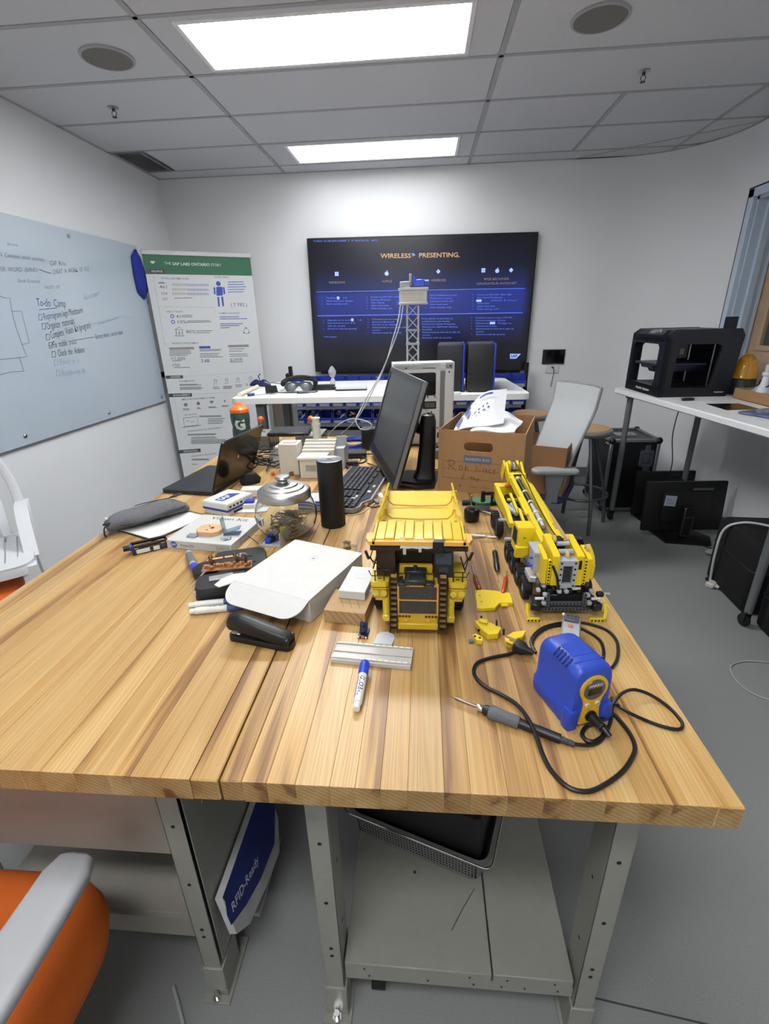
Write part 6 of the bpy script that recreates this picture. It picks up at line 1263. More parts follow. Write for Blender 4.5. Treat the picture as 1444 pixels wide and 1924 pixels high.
for k, pts in enumerate(([P(752, 572, y=2.72), P(748, 600, y=2.70), P(737, 640, y=2.66), P(722, 690, y=2.62), P(703, 728, y=2.55), P(686, 762, y=2.50), P(671, 785, y=2.5), P(655, 803, y=2.55), P(640, 815, z=TT+.02)],
                         [P(757, 574, y=2.72), P(752, 605, y=2.70), P(739, 645, y=2.66), P(716, 700, y=2.6), P(690, 745, y=2.54), P(676, 772, y=2.5), P(668, 790, y=2.46), P(677, 806, y=2.44), P(694, 806, y=2.42), P(697, 797, y=2.42), P(680, 789, y=2.45), P(655, 788, y=2.5), P(632, 801, y=2.55), P(614, 820, z=TT+.01)])):
    mb = MB(); mb.tube(spline(pts, 5), .0032, 6)
    solo('tower_cable', ('pale grey cable running down from the winch box to the bench' if k == 0 else 'pale grey cable from the winch box that makes a loop above the bench'), 'cable', mb, mat('pale_grey_cable', '9c9ea0', .5, var=0))
# ---- white printed model house
t = thing('model_building', 'cream 3D printed model building with a round tower on the far bench', 'model', T(580, 900).to_tuple(), 0); q = T(580, 900); t.location = (q.x, q.y+.06, TT)
def HL(u, v, y): p = P(u, v, y=y); return (p.x-t.location.x, y-t.location.y, p.z-TT)
mb = MB(); mb.bb(-.145, -.005, 0, -.055, .085, .145, .002); mb.bb(-.128, .02, .145, -.07, .06, .149); part('tower_block', mb, OFFW, t)
mb = MB(); mb.bb(-.04, -.05, 0, .075, .04, .085, .002); mb.bb(-.05, -.055, .085, .08, .045, .095, .001); part('main_block', mb, OFFW, t)
mb = MB(); mb.bb(-.03, -.045, .095, .05, .0, .0965); part('roof_panel', mb, mat('pale_grey_roof', 'b9b7b0', .5, var=0), t)
mb = MB(); mb.bb(-.012, -.0525, .035, .035, -.0495, .062); part('grey_window', mb, mat('window_grey_print', '93938f', .5, var=.03), t, 'grey window panel')
mb = MB()
for k in range(4): mb.bb(-.05, .05+.025*k, 0, .10, .075+.025*k, .105+.010*k, .001)
part('stepped_wing', mb, OFFW, t)
mb = MB(); mb.lathe([(.021, 0), (.019, .19), (.021, .192), (.021, .205), (.018, .207), (.018, .225), (.021, .227), (.021, .232), (.001, .232)], (-.0, .17, 0), 20); mb.bb(-.04, .15, 0, .04, .2, .12, .001); part('round_tower', mb, OFFW, t)
mb = MB(); mb.bb(.09, .10, 0, .14, .22, .10, .001); mb.box((.12, .16, .12), (.05, .006, .05), .001, (0, 0, 20)); part('side_panel', mb, mat('grey_white_print', 'a8acb0', .5, var=.05), t)
q = T(603, 962, 0)
t = thing('striped_pack', 'white and blue striped flat box between the jar and the tall speaker', 'box', (-.40, 1.66, TT), 6)
mb = MB(); mb.box((0, 0, .022), (.12, .09, .044), .002); part('carton', mb, WCARD, t)
mb = MB(); mb.box((0, -.0453, 0), (.118, .001, .006)); pieces('blue_stripe', mb, mat('stripe_blue', '3c55b0', .5, var=0), t, [(0, 0, .012), (0, 0, .026), (0, 0, .038)])
# ================================================================ far bench clutter
q = P(453, 800, y=2.75)
t = thing('sports_bottle', 'dark green sports bottle with an orange lid behind the laptop', 'bottle', (q.x, 2.75, TT), 0)
mb = MB(); mb.lathe([(.001, 0), (.052, 0), (.055, .01), (.055, .06), (.050, .09), (.055, .12), (.056, .155), (.052, .170), (.040, .176), (.001, .176)], seg=28); part('bottle_body', mb, mat('mottled_dark_green', '2f4a40', .35, var=.35, scale=140), t, 'dark mottled green body')
mb = MB(); mb.lathe([(.045, .170), (.055, .172), (.055, .190), (.048, .196), (.040, .206), (.020, .213), (.016, .222), (.012, .228), (.001, .229)], seg=28); part('lid', mb, mat('bright_orange_plastic', 'd8702a', .35, var=0), t, 'orange lid')
def warp_b(q): a = radians(285)+q[0]/.0562; return (.0564*cos(a), .0564*sin(a), .105+q[1])
mb = MB(); mb.text('G', .085, Matrix.Identity(4), align='CENTER', bold=.05, warp=warp_b); part('logo', mb, mat('pale_grey_print', 'b9c0be', .5, var=0), t, 'large pale letter', sm=0)
for u, lb in ((487, 'clear acrylic game controller with an orange ball stick, left one under the tablet'), (582, 'clear acrylic game controller with an orange ball stick, right one under the tablet')):
    q = P(u, 787, y=2.6); t = thing('arcade_stick', lb, 'controller', (q.x, 2.62, TT), 0, 'pair of arcade sticks')
    mb = MB(); mb.bb(-.07, -.10, 0, .07, .08, .004); mb.bb(-.07, -.10, 0, -.067, .08, .075); mb.bb(.067, -.10, 0, .07, .08, .075); mb.bb(-.07, -.10, 0, .07, -.097, .075); mb.bb(-.07, .077, 0, .07, .08, .075); part('acrylic_case', mb, mat('smoky_acrylic', '9aa0a2', .1, var=0, trans=.7, ior=1.2), t)
    mb = MB(); mb.bb(-.07, -.10, .075, .07, .08, .079); part('top_plate', mb, mat('grey_top_plate', '8e9091', .3, .3, var=.1, scale=30), t)
    mb = MB(); mb.lathe([(.02, .079), (.018, .084), (.005, .087), (.004, .135), (.001, .135)], (0, 0, 0), 16); st_ = part('stick', mb, STEEL, t)
    mb = MB(); mb.sph((0, 0, .152), .0185, 20); part('ball', mb, ORNG, st_, 'orange ball knob')
    mb = MB(); mb.box((.0, -.02, .03), (.09, .07, .03), .004); mb.box((-.02, .03, .02), (.05, .04, .03), .004); part('electronics', mb, mat('dark_green_board', '3c4440', .5, var=.3, scale=50), t)
a_ = P(500, 806, y=2.52); b_ = P(590, 796, y=2.58)
t = thing('black_tablet', 'flat black notebook computer lying across the two controllers', 'tablet', ((a_.x+b_.x)/2-.015, 2.60, TT+.0795), 3)
mb = MB(); mb.bb(-.115, -.085, .0, .115, .10, .016, .004); part('case', mb, BLACK, t); mb = MB(); mb.bb(-.105, -.075, .016, .105, .09, .0168); part('cover_panel', mb, mat('tablet_top', '26272b', .3, var=.08), t)
# tangle of black cables: one heap
CX, CY = T(505, 872).x, T(505, 872).y
rr = random.Random(9); mb = MB()
for k in range(13):
    n = 8; cx, cy = CX+rr.uniform(-.06, .08), CY+rr.uniform(-.10, .10); a0 = rr.uniform(0, 6.3); rx, ry = rr.uniform(.03, .10), rr.uniform(.04, .13)
    mb.tube(spline([(cx+rx*cos(a0+j*pi/3.4)*rr.uniform(.7, 1.1), cy+ry*sin(a0+j*pi/3.4)*rr.uniform(.7, 1.1), TT+.006+.005*k*.6+rr.uniform(0, .03)) for j in range(n)], 5), rr.choice((.0022, .003, .0035)), 6)
solo('cable_tangle', 'heap of tangled thin black cables on the bench behind the jar', 'cables', mb, BLKM, kind='stuff')
for k, (pts, lb) in enumerate(((((500, 885), (512, 856), (520, 815), (528, 805)), 'black lead rising from the tangle to the left controller'), (((530, 880), (556, 850), (575, 812), (585, 802)), 'black lead rising from the tangle to the right controller'))):
    L_ = [T(*p, h) for p, h in zip(pts, (.01, .05, .09, .085))]; mb = MB(); mb.tube(spline(L_, 6), .0025, 6); solo('black_lead', lb, 'cable', mb, BLKM)
q = T(470, 900, .02); mb = MB(); mb.lathe([(.001, 0), (.03, 0), (.034, .02), (.02, .045), (.001, .05)], seg=12, sx=1.4, sy=.8); solo('webcam_bundle', 'black bundled plug and strap against the laptop lid', 'plug', mb, BLKM, (q.x, q.y, TT), 30)
q = T(524, 880, 0); t = thing('clear_dish', 'round clear plastic lid standing among the tangled cables', 'lid', (q.x, q.y+.03, TT), 0)
mb = MB(); mb.M = Tr(0, 0, .042) @ Rx(62); mb.lathe([(.001, 0), (.046, 0), (.048, .004), (.05, .012), (.047, .012), (.045, .004), (.001, .003)], seg=28); part('dish', mb, mat('cloudy_plastic', 'b3b2ac', .2, var=.1, scale=20, trans=.45, ior=1.2), t)
q = T(522, 860, 0); mb = MB(); mb.box((0, 0, .02), (.085, .06, .04), .003, (0, 0, 0)); solo('white_small_carton', 'small white carton behind the clear round lid', 'box', mb, mat('cool_white_card', 'cdd0d6', .6, var=0), (q.x, q.y+.10, TT), -5)
for (u, v, lb, nm, m_, sz, rz) in ((470, 925, 'white plug adapter lying beside the black bundle', 'plug_adapter', WHITE, (.05, .03, .02), 20), (505, 925, 'clear plastic strip behind the jar lid', 'clear_strip', CLEAR, (.08, .03, .012), 25), (575, 893, 'clear and black test lead stub beside the cream model', 'lead_stub', MGREY, (.012, .012, .045), 0), (548, 893, 'small brown electronic part near the cable heap', 'brown_part', mat('brown_part_m', '7a4d2c', .5, var=.1), (.02, .02, .018), 0), (513, 893, 'little orange plug among the cables', 'orange_plug', ORNG, (.016, .014, .016), 10)):
    q = T(u, v, 0); mb = MB(); mb.box((0, 0, sz[2]/2), sz, .003); mb.box((sz[0]*.3, 0, sz[2]*.9), (sz[0]*.4, sz[1]*.6, sz[2]*.3), .001); solo(nm, lb, 'small part', mb, m_, (q.x, q.y, TT), rz)
# blue cable coil, black adapters by the monitor
q = T(664, 834, .01); mb = MB()
for k in range(6): mb.tube([(q.x+(.085+.006*sin(k*2.1))*cos(a+k)*1.0, q.y+(.10+.008*cos(k*1.7))*sin(a+k), TT+.005+.0045*k+.002*sin(3*a+k)) for a in [2*pi*j/26 for j in range(26)]], .0032, 6, closed=True)
mb.tube(spline([(q.x+.08, q.y, TT+.02), (q.x+.12, q.y-.06, TT+.008), (q.x+.02, q.y-.14, TT+.008), (q.x-.05, q.y-.18, TT+.006)]), .0032, 6)
solo('blue_network_cable', 'coiled blue network cable on the far end of the bench', 'cable', mb, mat('blue_cable_sheath', '27399c', .4, var=0))
for k, (u, v, sx_, sy_, h_, lb) in enumerate(((694, 846, .09, .08, .115, 'black upright docking station beside the left edge of the monitor'), (668, 862, .10, .09, .028, 'black power adapter lying in front of the blue cable coil'), (655, 876, .09, .03, .02, 'thin black adapter near the far end of the keyboard'))):
    q = T(u, v, 0); t = thing('power_adapter' if k else 'docking_station', lb, 'adapter' if k else 'dock', (q.x, q.y+sy_/2, TT), 6)
    mb = MB(); mb.box((0, 0, h_/2), (sx_, sy_, h_), .004, None, 2); part('case', mb, BLACK, t)
    mb = MB(); mb.box((0, 0, h_+.0005), (sx_*.9, sy_*.85, .001)); part('top_face', mb, mat('adapter_top_grey', '3d3f42', .4, var=0), t)
    mb = MB(); mb.tube(spline([(sx_*.2, -sy_*.5, h_*.5), (sx_*.5, -sy_*.9, h_*.3), (sx_*.3, -sy_*1.5, .004), (-sx_*.3, -sy_*1.6, .004)]), .003, 6); part('lead', mb, BLKM, t)
for k, (pts, lb) in enumerate(((((640, 862), (655, 880), (648, 905), (640, 912)), 'grey ribbon cable running to the keyboard'), (((690, 870), (712, 880), (704, 893), (690, 880)), 'thin black lead looping behind the keyboard'), (((605, 845), (625, 858), (640, 880), (636, 900)), 'black lead between the cream model and the keyboard'))):
    L_ = [T(*p, .006+.004*(i % 2)) for i, p in enumerate(pts)]; mb = MB(); mb.tube(spline(L_, 6), .0035, 6, flat=.7); solo('desk_cable', lb, 'cable', mb, DGREY if k == 0 else BLKM)
mb = MB(); L_ = [T(652, 968, .002), T(672, 966, .002), T(690, 957, .002), T(704, 945, .003)]; mb.tube(spline(L_, 6), .0018, 6); t0 = thing('usb_cable', 'thin beige cable with a grey plug in front of the keyboard', 'cable', (0, 0, 0))
part('cord', mb, mat('beige_cord', 'cbb995', .5, var=0), t0)
a_ = T(704, 945, .006); b_ = T(709, 940, .006); mb = MB(); mb.box(((a_.x+b_.x)/2, (a_.y+b_.y)/2+.005, TT+.006), (.014, .038, .009), .003, (0, 0, 25)); part('plug', mb, MGREY, t0)
mb = MB(); L_ = [T(690, 950, .003), T(700, 953, .003), T(712, 951, .003), T(722, 948, .003)]; mb.tube(spline(L_, 6), .0022, 6); q = T(688, 948, .005); t0 = thing('orange_tip_lead', 'short black lead with an orange tip beside the dump truck', 'cable', (0, 0, 0)); part('cord', mb, BLKM, t0)
mb = MB(); mb.box((q.x, q.y, TT+.006), (.014, .014, .011), .002); part('tip', mb, mat('pale_orange', 'd99a58', .4, var=0), t0)
q = T(714, 930, 0); mb = MB(); mb.prism([(-.02, .02), (.0, .03), (.012, -.005), (.03, -.04), (.0, -.02)], 0, .0008); solo('paper_scrap', 'torn white paper scrap between the monitor and the truck bed', 'paper scrap', mb, PAPER, (q.x, q.y, TT), 0)
# clear hook by the tall speaker
q = T(652, 1030, 0); mb = MB(); mb.cyl((0, 0, 0), (0, 0, .018), .013, .009, 14); mb.cyl((.008, 0, .013), (.03, -.004, .012), .006, seg=10); mb.lathe([(.009, .018), (.013, .021), (.009, .025), (.001, .025)], seg=14); solo('clear_fitting', 'small clear plastic knob on the bench right of the white mailer box', 'knob', mb, mat('tinted_clear', 'e9dcc4', .08, var=0, trans=.85, ior=1.3), (q.x, q.y, TT), 0)
# blue and black gadget packet by the jar
sb = rect4([(489, 1027), (526, 1030), (548, 1008), (505, 1004)], .0)
t = thing('gadget_tray', 'small white tray of blue and black connectors in front of the jar', 'tray', (sb[0], sb[1], TT), sb[4]); W_, D_ = sb[2]/2, sb[3]/2
mb = MB(); mb.bb(-W_, -D_, 0, W_, D_, .002); mb.bb(-W_, -D_, 0, W_, -D_+.002, .008); mb.bb(-W_, -D_, 0, -W_+.002, D_, .008); mb.bb(W_-.002, -D_, 0, W_, D_, .05, .001); part('tray_shell', mb, WCARD, t)
mb = MB(); mb.box((-W_*.55, 0, .008), (.018, D_*1.3, .012), .002, (0, 0, 15)); mb.box((.0, D_*.2, .008), (.014, D_*.9, .012), .002, (0, 0, -10)); part('blue_connector', mb, BLUE, t, 'blue connectors')['kind'] = 'stuff'
mb = MB(); mb.tube(spline([(-W_*.1, -D_*.6, .010), (W_*.2, 0, .02), (W_*.6, D_*.5, .03)]), .005, 6); part('black_probe', mb, BLACK, t)
mb = MB(); mb.box((W_*.55, D_*.55, .034), (.022, .022, .014), .003, (0, 0, 30)); part('yellow_cap', mb, YEL, t, 'yellow cap')
for k, (pts, lb) in enumerate(((((489, 1024), (470, 1010), (452, 1003), (440, 1012)), 'thin black wire from the white tray toward the kit box'), (((448, 1024), (452, 1012), (466, 1004), (486, 1006)), 'thin brass wire curving beside the kit box'))):
    mb = MB(); mb.tube(spline([T(*p, .006+.012*(k == 0)*(i == 2)) for i, p in enumerate(pts)], 6), .0013, 5); solo('thin_wire', lb, 'wire', mb, BLACK if k == 0 else mat('brass_wire', 'c9a060', .4, .3, var=0))
# ---- glue tube
a_ = T(354, 1040, .011); b_ = T(372, 1082, .011); ax_ = Vector((b_.x-a_.x, b_.y-a_.y)); L_ = ax_.length
t = thing('glue_pen', 'clear and grey glue pen with a blue cap beside the black gear chassis', 'glue pen', (a_.x, a_.y, TT+.0115), math.degrees(math.atan2(ax_.y, ax_.x)))
mb = MB(); mb.cyl((0, 0, 0), (L_*.62, 0, 0), .011, seg=18); part('barrel', mb, mat('milky_grey_plastic', '9ea1a3', .2, var=.02), t); mb = MB(); mb.cyl((L_*.58, 0, 0), (L_*.8, 0, 0), .0115, .010, 18); mb.cyl((L_*.8, 0, 0), (L_, 0, 0), .007, .005, 14); part('cap', mb, BLUE, t, 'blue cap')
mb = MB(); mb.cyl((L_*.08, 0, .0004), (L_*.5, 0, .0004), .0112, seg=18); part('silver_band', mb, mat('silver_grey_band', '7b7e81', .3, .4, var=0), t)
# ---- black gear chassis
t = thing('gear_chassis', 'opened black toy chassis with brown gears and circuit board beside the white mailer box', 'toy part', (-.53, 1.10, TT), 20)
BPL = mat('charcoal_moulding', '1d1e20', .5, var=.12, scale=120)
mb = MB(); mb.loft([[(x*k-.0, y*k-.055, z) for x, y in rrect(.15, .085, .02, 4)] for z, k in ((.0, .92), (.01, 1), (.035, 1), (.042, .93))]); part('lower_shell', mb, BPL, t)
mb = MB(); mb.loft([[(x*k+.035, y*k+.075, z) for x, y in rrect(.15, .17, .03, 4)] for z, k in ((.0, .96), (.014, 1), (.022, .96))]); part('upper_shell', mb, BPL, t)
mb = MB(); mb.lathe([(.001, 0), (.035, 0), (.038, .01), (.038, .028), (.03, .034), (.001, .034)], (-.055, .05, 0), 22); part('round_housing', mb, BPL, t)
mb = MB(); mb.box((.005, .005, .047), (.13, .04, .003), .0005, (0, 0, -6)); bd_ = part('circuit_board', mb, mat('brown_board', '8a6038', .5, var=.2, scale=80), t, 'brown circuit board')
rr = random.Random(6); mb = MB()
for k in range(16): mb.box((-.05+.0075*k, .005+rr.uniform(-.012, .012)-.0008*k, .052), (rr.uniform(.004, .009), rr.uniform(.004, .012), rr.uniform(.006, .014)), .0005, (0, 0, rr.uniform(0, 60)))
stuffpart('board_parts', mb, mat('mixed_board_parts', 'a8703c', .45, var=.5, scale=110), bd_)
mb = MB(); mb.lathe([(.014, -.004), (.016, -.002), (.016, .002), (.014, .004), (.004, .004), (.004, -.004), (.014, -.004)], seg=18, M=Ry(70)); pieces('gear', mb, mat('bronze_gear', '5a3e2c', .35, .5, var=.1), t, [(-.035, .035, .056), (.03, .03, .058), (.052, .018, .056)])
mb = MB(); mb.cyl((-.045, .036, .058), (-.005, .034, .060), .004, seg=10); mb.cyl((.0, .034, .060), (.035, .030, .062), .004, seg=10); part('axle', mb, mat('copper_axle', 'b98c6a', .3, .7, var=0), t)
mb = MB(); mb.box((-.01, -.045, .0435), (.06, .026, .002), .0005, (0, 0, 4)); mb.box((.045, .055, .045), (.02, .012, .02), .002, (0, 20, 30)); part('silver_foil', mb, mat('silver_tape', 'a9abae', .3, .4, var=.1, scale=50), t, 'silver tape')['kind'] = 'stuff'
mb = MB(); mb.box((0, 0, 0), (.018, .004, .002)); pieces('slot_mark', mb, INK, t, [(.06, .10, .0225), (.03, .12, .0225), (.07, .06, .0225)])
mb = MB(); mb.tube([(-.09, -.03, .02), (-.055, -.01, .045), (-.02, .01, .05)], .0018, 5); mb.lathe([(.005, 0), (.007, .002), (.005, .004)], (-.072, -.085, .03), 10, M=Rx(90)); part('wire', mb, LGREY, t)['kind'] = 'stuff'
# ---- white mailer box
mbx = rect4([(458, 1089), (586, 1137), (662, 1043), (552, 1008)], .062)
t = thing('mailer_box', 'white corrugated mailer box with its curved flap folded out on the benches', 'box', (mbx[0], mbx[1], TT), mbx[4]); W_, D_, Hb = mbx[2]/2, mbx[3]/2, .060
mb = MB(); mb.bb(-W_, -D_, 0, W_, D_, Hb, .002); part('tray', mb, WCARD, t)
mb = MB(); mb.bb(-W_-.001, -D_-.001, Hb, W_+.001, D_+.001, Hb+.003, .001); part('lid', mb, mat('white_card_lid', 'c4c4c1', .7, var=.02, bump=.15, bscale=60), t)
fl = [(-W_-.001, 0)]; n = 8; r_ = .045; dpt = .062
for k in range(n+1): a = pi+pi/2*k/n; fl.append((-W_+r_+r_*cos(a), -(dpt-r_)+r_*sin(a)))
for k in range(n+1): a = 3*pi/2+pi/2*k/n; fl.append((W_-r_+r_*cos(a), -(dpt-r_)+r_*sin(a)))
fl.append((W_+.001, 0))
mb = MB(); mb.prism(fl, 0, .0025, Tr(0, -D_-.001, Hb+.0005) @ Rx(22)); part('front_flap', mb, mat('white_card_lid', 'e0e0de', .7), t, 'curved front flap')
mb = MB(); mb.prism([(0, .0), (-.035, -.015), (-.048, -.045), (-.042, -.075), (-.02, -.082), (-.002, -.06)], 0, .0025, Tr(-W_, -D_+.05, Hb-.002) @ Ry(-8)); part('ear_flap', mb, mat('white_card_edge', 'cfcdc7', .7, var=0), t)
mb = MB(); mb.tube([(.005+.012*cos(a), .05+.012*sin(a), Hb+.0032) for a in [2*pi*j/20 for j in range(20)]], .0003, 4, closed=True); mb.tube([(.0, .045, Hb+.0032), (.006, .054, Hb+.0032), (.004, .046, Hb+.0032), (.011, .053, Hb+.0032)], .0004, 4); part('embossed_mark', mb, GINK, t, sm=0)['kind'] = 'stuff'
# ---- small white box on the brown one
b1 = rect4([(604, 1146), (686, 1152), (702, 1112), (632, 1106)], .034)
t = thing('brown_parcel', 'low brown cardboard box with slanted line print under the small white box', 'box', (b1[0], b1[1], TT), b1[4]); W_, D_ = b1[2]/2, b1[3]/2
mb = MB(); mb.bb(-W_, -D_, 0, W_, D_, .033, .001); part('carton', mb, mat('kraft_carton', 'a98a63', .75, var=.05, bump=.1), t)
mb = MB(); mb.box((0, 0, 0), (.0012, .0006, .042), 0, (0, -38, 0)); pieces('printed_line', mb, mat('brown_line_ink', '7a6248', .7, var=0), t, [(-W_+.022+.017*k, -D_-.0001, .0165) for k in range(5)])
mb = MB(); mb.box((0, 0, 0), (.0012, .06, .0006), 0, (0, 0, 25)); pieces('printed_line', mb, mat('brown_line_ink', '7a6248'), t, [(-W_+.03+.02*k, 0, .0332) for k in range(3)])
b2 = rect4([(632, 1108), (689, 1116), (700, 1067), (662, 1064)], .055)
t = thing('small_white_box', 'small white box with an embossed oval on the brown parcel beside the mailer box', 'box', (b2[0]+.002, b2[1], TT+.0335), b2[4]); W_, D_ = b2[2]/2, b2[3]/2
mb = MB(); mb.bb(-W_, -D_, 0, W_, D_, .022, .0012); part('carton', mb, mat('bright_white_card', 'c4c4c2', .6, var=.01), t)
mb = MB(); mb.tube([(.004+.016*cos(a), .010+.010*sin(a), .0222) for a in [2*pi*j/20 for j in range(20)]], .0008, 4, closed=True); mb.sph((.004, .010, .021), .006, 8, (1.3, .8, .4)); part('embossed_oval', mb, mat('pale_emboss', 'cfcfcd', .5, var=0), t)
# ---- stapler
t = thing('stapler', 'black desk stapler in front of the white mailer box', 'stapler', (-.352, .848, TT), -13)
mb = MB(); mb.loft([[(x, y*k, z) for x, y in rrect(.155, .036, .012, 4)] for z, k in ((0, .96), (.003, 1), (.011, 1), (.014, .92))]); part('base', mb, BLACK, t)
mb = MB()
def ssec(x, z0, z1, w_): return [(x, -w_, z0), (x, w_, z0), (x, w_*1.0, z1-.006), (x, w_*.6, z1), (x, -w_*.6, z1), (x, -w_, z1-.006)]
mb.loft([ssec(-.078, .034, .052, .013), ssec(-.07, .030, .062, .016), ssec(-.04, .029, .062, .017), ssec(.0, .024, .052, .0175), ssec(.04, .016, .042, .017), ssec(.065, .014, .036, .015), ssec(.074, .014, .030, .012)]); part('top_arm', mb, mat('satin_black', '121213', .42, var=.05), t, sm=50)
mb = MB(); mb.loft([[(x, y, z+dz) for y, dz in ((-.007, 0), (.007, 0), (.007, .007), (-.007, .007))] for x, z in ((-.070, .027), (.0, .018), (.05, .013))]); part('staple_channel', mb, CHROME, t, 'chrome staple channel')
mb = MB(); mb.box((-.062, 0, .0148), (.024, .016, .002), .0008); part('anvil', mb, CHROME, t, 'chrome anvil plate')
mb = MB(); mb.cyl((.064, -.0165, .022), (.064, .0165, .022), .005, seg=10); mb.box((.068, -.0, .02), (.012, .034, .018), .002); part('hinge', mb, mat('dark_metal', '3c3d40', .3, .8, var=0), t)
# ---- drywipe markers
def marker(label, a, b, captowards=1, roll=0, capc=None, tilt=None, r=.0088, group='drywipe markers on the benches'):
    a = Vector(a); b = Vector(b); d = b-a; L_ = d.length
    t = thing('whiteboard_marker', label, 'marker', tuple(a)); t['group'] = group
    t.rotation_euler = (d.to_track_quat('X', 'Z').to_matrix() @ Matrix.Rotation(radians(roll), 3, 'X')).to_euler()
    mb = MB(); mb.M = Ry(90); mb.lathe([(.001, .0), (.0065, .0), (.0068, .004), (.0068, .012), (r, .014), (r, L_*.70), (.001, L_*.70)], seg=22); part('barrel', mb, WHITE, t)
    mb = MB(); mb.M = Ry(90); mb.lathe([(r+.0004, L_*.69), (r+.0014, L_*.72), (r+.0012, L_*.90), (r+.0002, L_*.97), (r*.72, L_), (.001, L_)], seg=22); part('cap', mb, capc or BLUE, t, 'blue cap')
    def wp(q): x = L_*.63-q.x; an = q.y/r; return (x, -r*1.02*sin(an), r*1.02*cos(an))
    mb = MB(); mb.text('GLOBAL', .0125, Matrix.Identity(4), bold=.02, shear=.3, warp=wp, sx=1.0); part('lettering', mb, mat('marker_navy_ink', '2a3570', .5, var=0), t, sm=0)
    def wp2(q): x = L_*.63-q.x*1.4; an = q.y/r-.95; return (x, -r*1.02*sin(an), r*1.02*cos(an))
    mb = MB(); mb.text('Whiteboard Marker', .0045, Matrix.Identity(4), bold=.02, warp=wp2); part('small_print', mb, mat('marker_navy_ink', '2a3570'), t, sm=0)
    return t
marker('white marker lettered GLOBAL with its blue cap on the clear ruler block', T(669, 1333, .009), T(686, 1243, .022), roll=8)
marker('white marker with a dull blue cap tucked under the mailer box flap, nearer of two', T(357, 1149, .009), T(458, 1139, .009), roll=-25, capc=mat('slate_blue_cap', '3d4c78', .4, var=0))
marker('white marker lying just behind the other one by the mailer box', T(353, 1140, .009)+Vector((0, .006, 0)), T(448, 1131, .009)+Vector((.0, .008, 0)), roll=-60, capc=mat('slate_blue_cap', '3d4c78'))
# ---- clear ruler block
rl = rect4([(621, 1236), (771, 1252), (777, 1215), (634, 1202)], .012)
t = thing('plastic_channel', 'translucent white ridged plastic strip with dash marks near the bench front', 'plastic strip', (rl[0], rl[1], TT), rl[4]); W_, D_ = rl[2]/2, rl[3]/2
TR = mat('translucent_white', 'cfcac4', .22, var=.03, trans=.25, ior=1.3)
mb = MB(); mb.bb(-W_, -D_, 0, W_, D_, .010, .001); part('body', mb, TR, t)
mb = MB(); mb.bb(-W_, -.0018, 0, W_, .0018, .003, .0008); pieces('ridge', mb, TR, t, [(0, y, .010) for y in (-D_+.006, -.003, D_-.008)])
mb = MB(); mb.bb(-.0045, -.0011, 0, .0045, .0011, .0008); pieces('dash_mark', mb, mat('pale_dash', 'e9e9e7', .3, var=0), t, [(-W_+.014+.0128*k, y, .0132) for k in range(int(W_*2/.0128)-1) for y in (-D_+.006, D_-.008)])
q = T(683, 1192, 0); t = thing('camera_sensor', 'small black circuit module standing behind the translucent strip', 'circuit module', (q.x, q.y, TT), -4)
mb = MB(); mb.bb(-.011, -.016, 0, .011, .018, .006, .001); mb.box((0, .004, .016), (.018, .006, .026), .001, (-25, 0, 0)); part('board', mb, mat('blue_black_board', '1c2238', .35, var=.2, scale=100), t)
mb = MB(); mb.cyl((0, -.004, .012), (0, -.010, .02), .006, seg=14); mb.sph((0, -.0, .026), .004, 8); part('lens', mb, mat('dark_lens', '2b2c4a', .1, var=0), t)
mb = MB(); mb.box((0, 0, 0), (.004, .004, .004), .0008); pieces('pin', mb, WHITE, t, [(-.009, -.017, .004), (.008, -.017, .004)]); mb = MB(); mb.box((.001, -.0165, .006), (.007, .003, .005)); part('gold_contact', mb, mat('gold_contact', 'd2a95c', .3, .7, var=0), t)
q = T(721, 1200, 0); mb = MB(); mb.prism([(-.022, -.020), (.019, -.024), (.024, .0), (.022, .014), (.008, .024), (-.008, .022), (-.016, .014)], 0, .0018); solo('grey_plastic_tab', 'flat pale grey rounded plastic tab behind the translucent strip', 'plastic tab', mb, mat('pale_grey_tab', 'b8bcbe', .3, var=.02), (q.x, q.y, TT), 0)
# ================================================================ TOY DUMP TRUCK (front toward the bench front)
YELB = mat('truck_yellow', 'd2b42a', .22, var=.02, coat=.3); YELD = mat('truck_ochre', 'c2a026', .35, var=.03)
BRN = mat('truck_dark_brown', '2a1d12', .4, var=.05); TBK = mat('truck_charcoal', '26282a', .4, var=.05)
t = thing('toy_dump_truck', 'large yellow toy mining dump truck facing the front of the right bench', 'toy truck', (-.007, .885, TT), 0)
YZ = Matrix(((0, 0, 1, 0), (1, 0, 0, 0), (0, 1, 0, 0), (0, 0, 0, 1)))      # (y,z)->x
# dump body: floor, front wall, sides
mb = MB()
mb.prism([(.145, .205), (.152, .205), (.185, .135), (.30, .128), (.40, .142), (.52, .160), (.52, .155), (.40, .136), (.30, .122), (.182, .128)], -.098, .098, YZ)
for s in (-1, 1): mb.prism([(.04, .207), (.15, .205), (.185, .13), (.30, .123), (.52, .156), (.535, .182), (.50, .186), (.30, .205), (.15, .232), (.145, .219), (.04, .221)], s*.098-.0025, s*.098+.0025, YZ)
part('dump_bed', mb, YELB, t, sm=20)
mb = MB(); mb.tube([(-.094, 0, .03), (-.090, 0, .012), (-.078, 0, .002), (0, 0, -.001), (.078, 0, .002), (.090, 0, .012), (.094, 0, .03)], .0022, 6)
pieces('bed_rib', mb, YELD, t, [(0, y, z) for y, z in ((.22, .137), (.28, .133), (.345, .139), (.42, .150))])
mb = MB(); mb.bb(-.003, -.004, 0, .003, .004, .05, .001); pieces('side_post', mb, YELD, t, [(s*.103, y, z) for s in (-1, 1) for y, z in ((.2, .145), (.27, .14), (.34, .145), (.41, .15))])
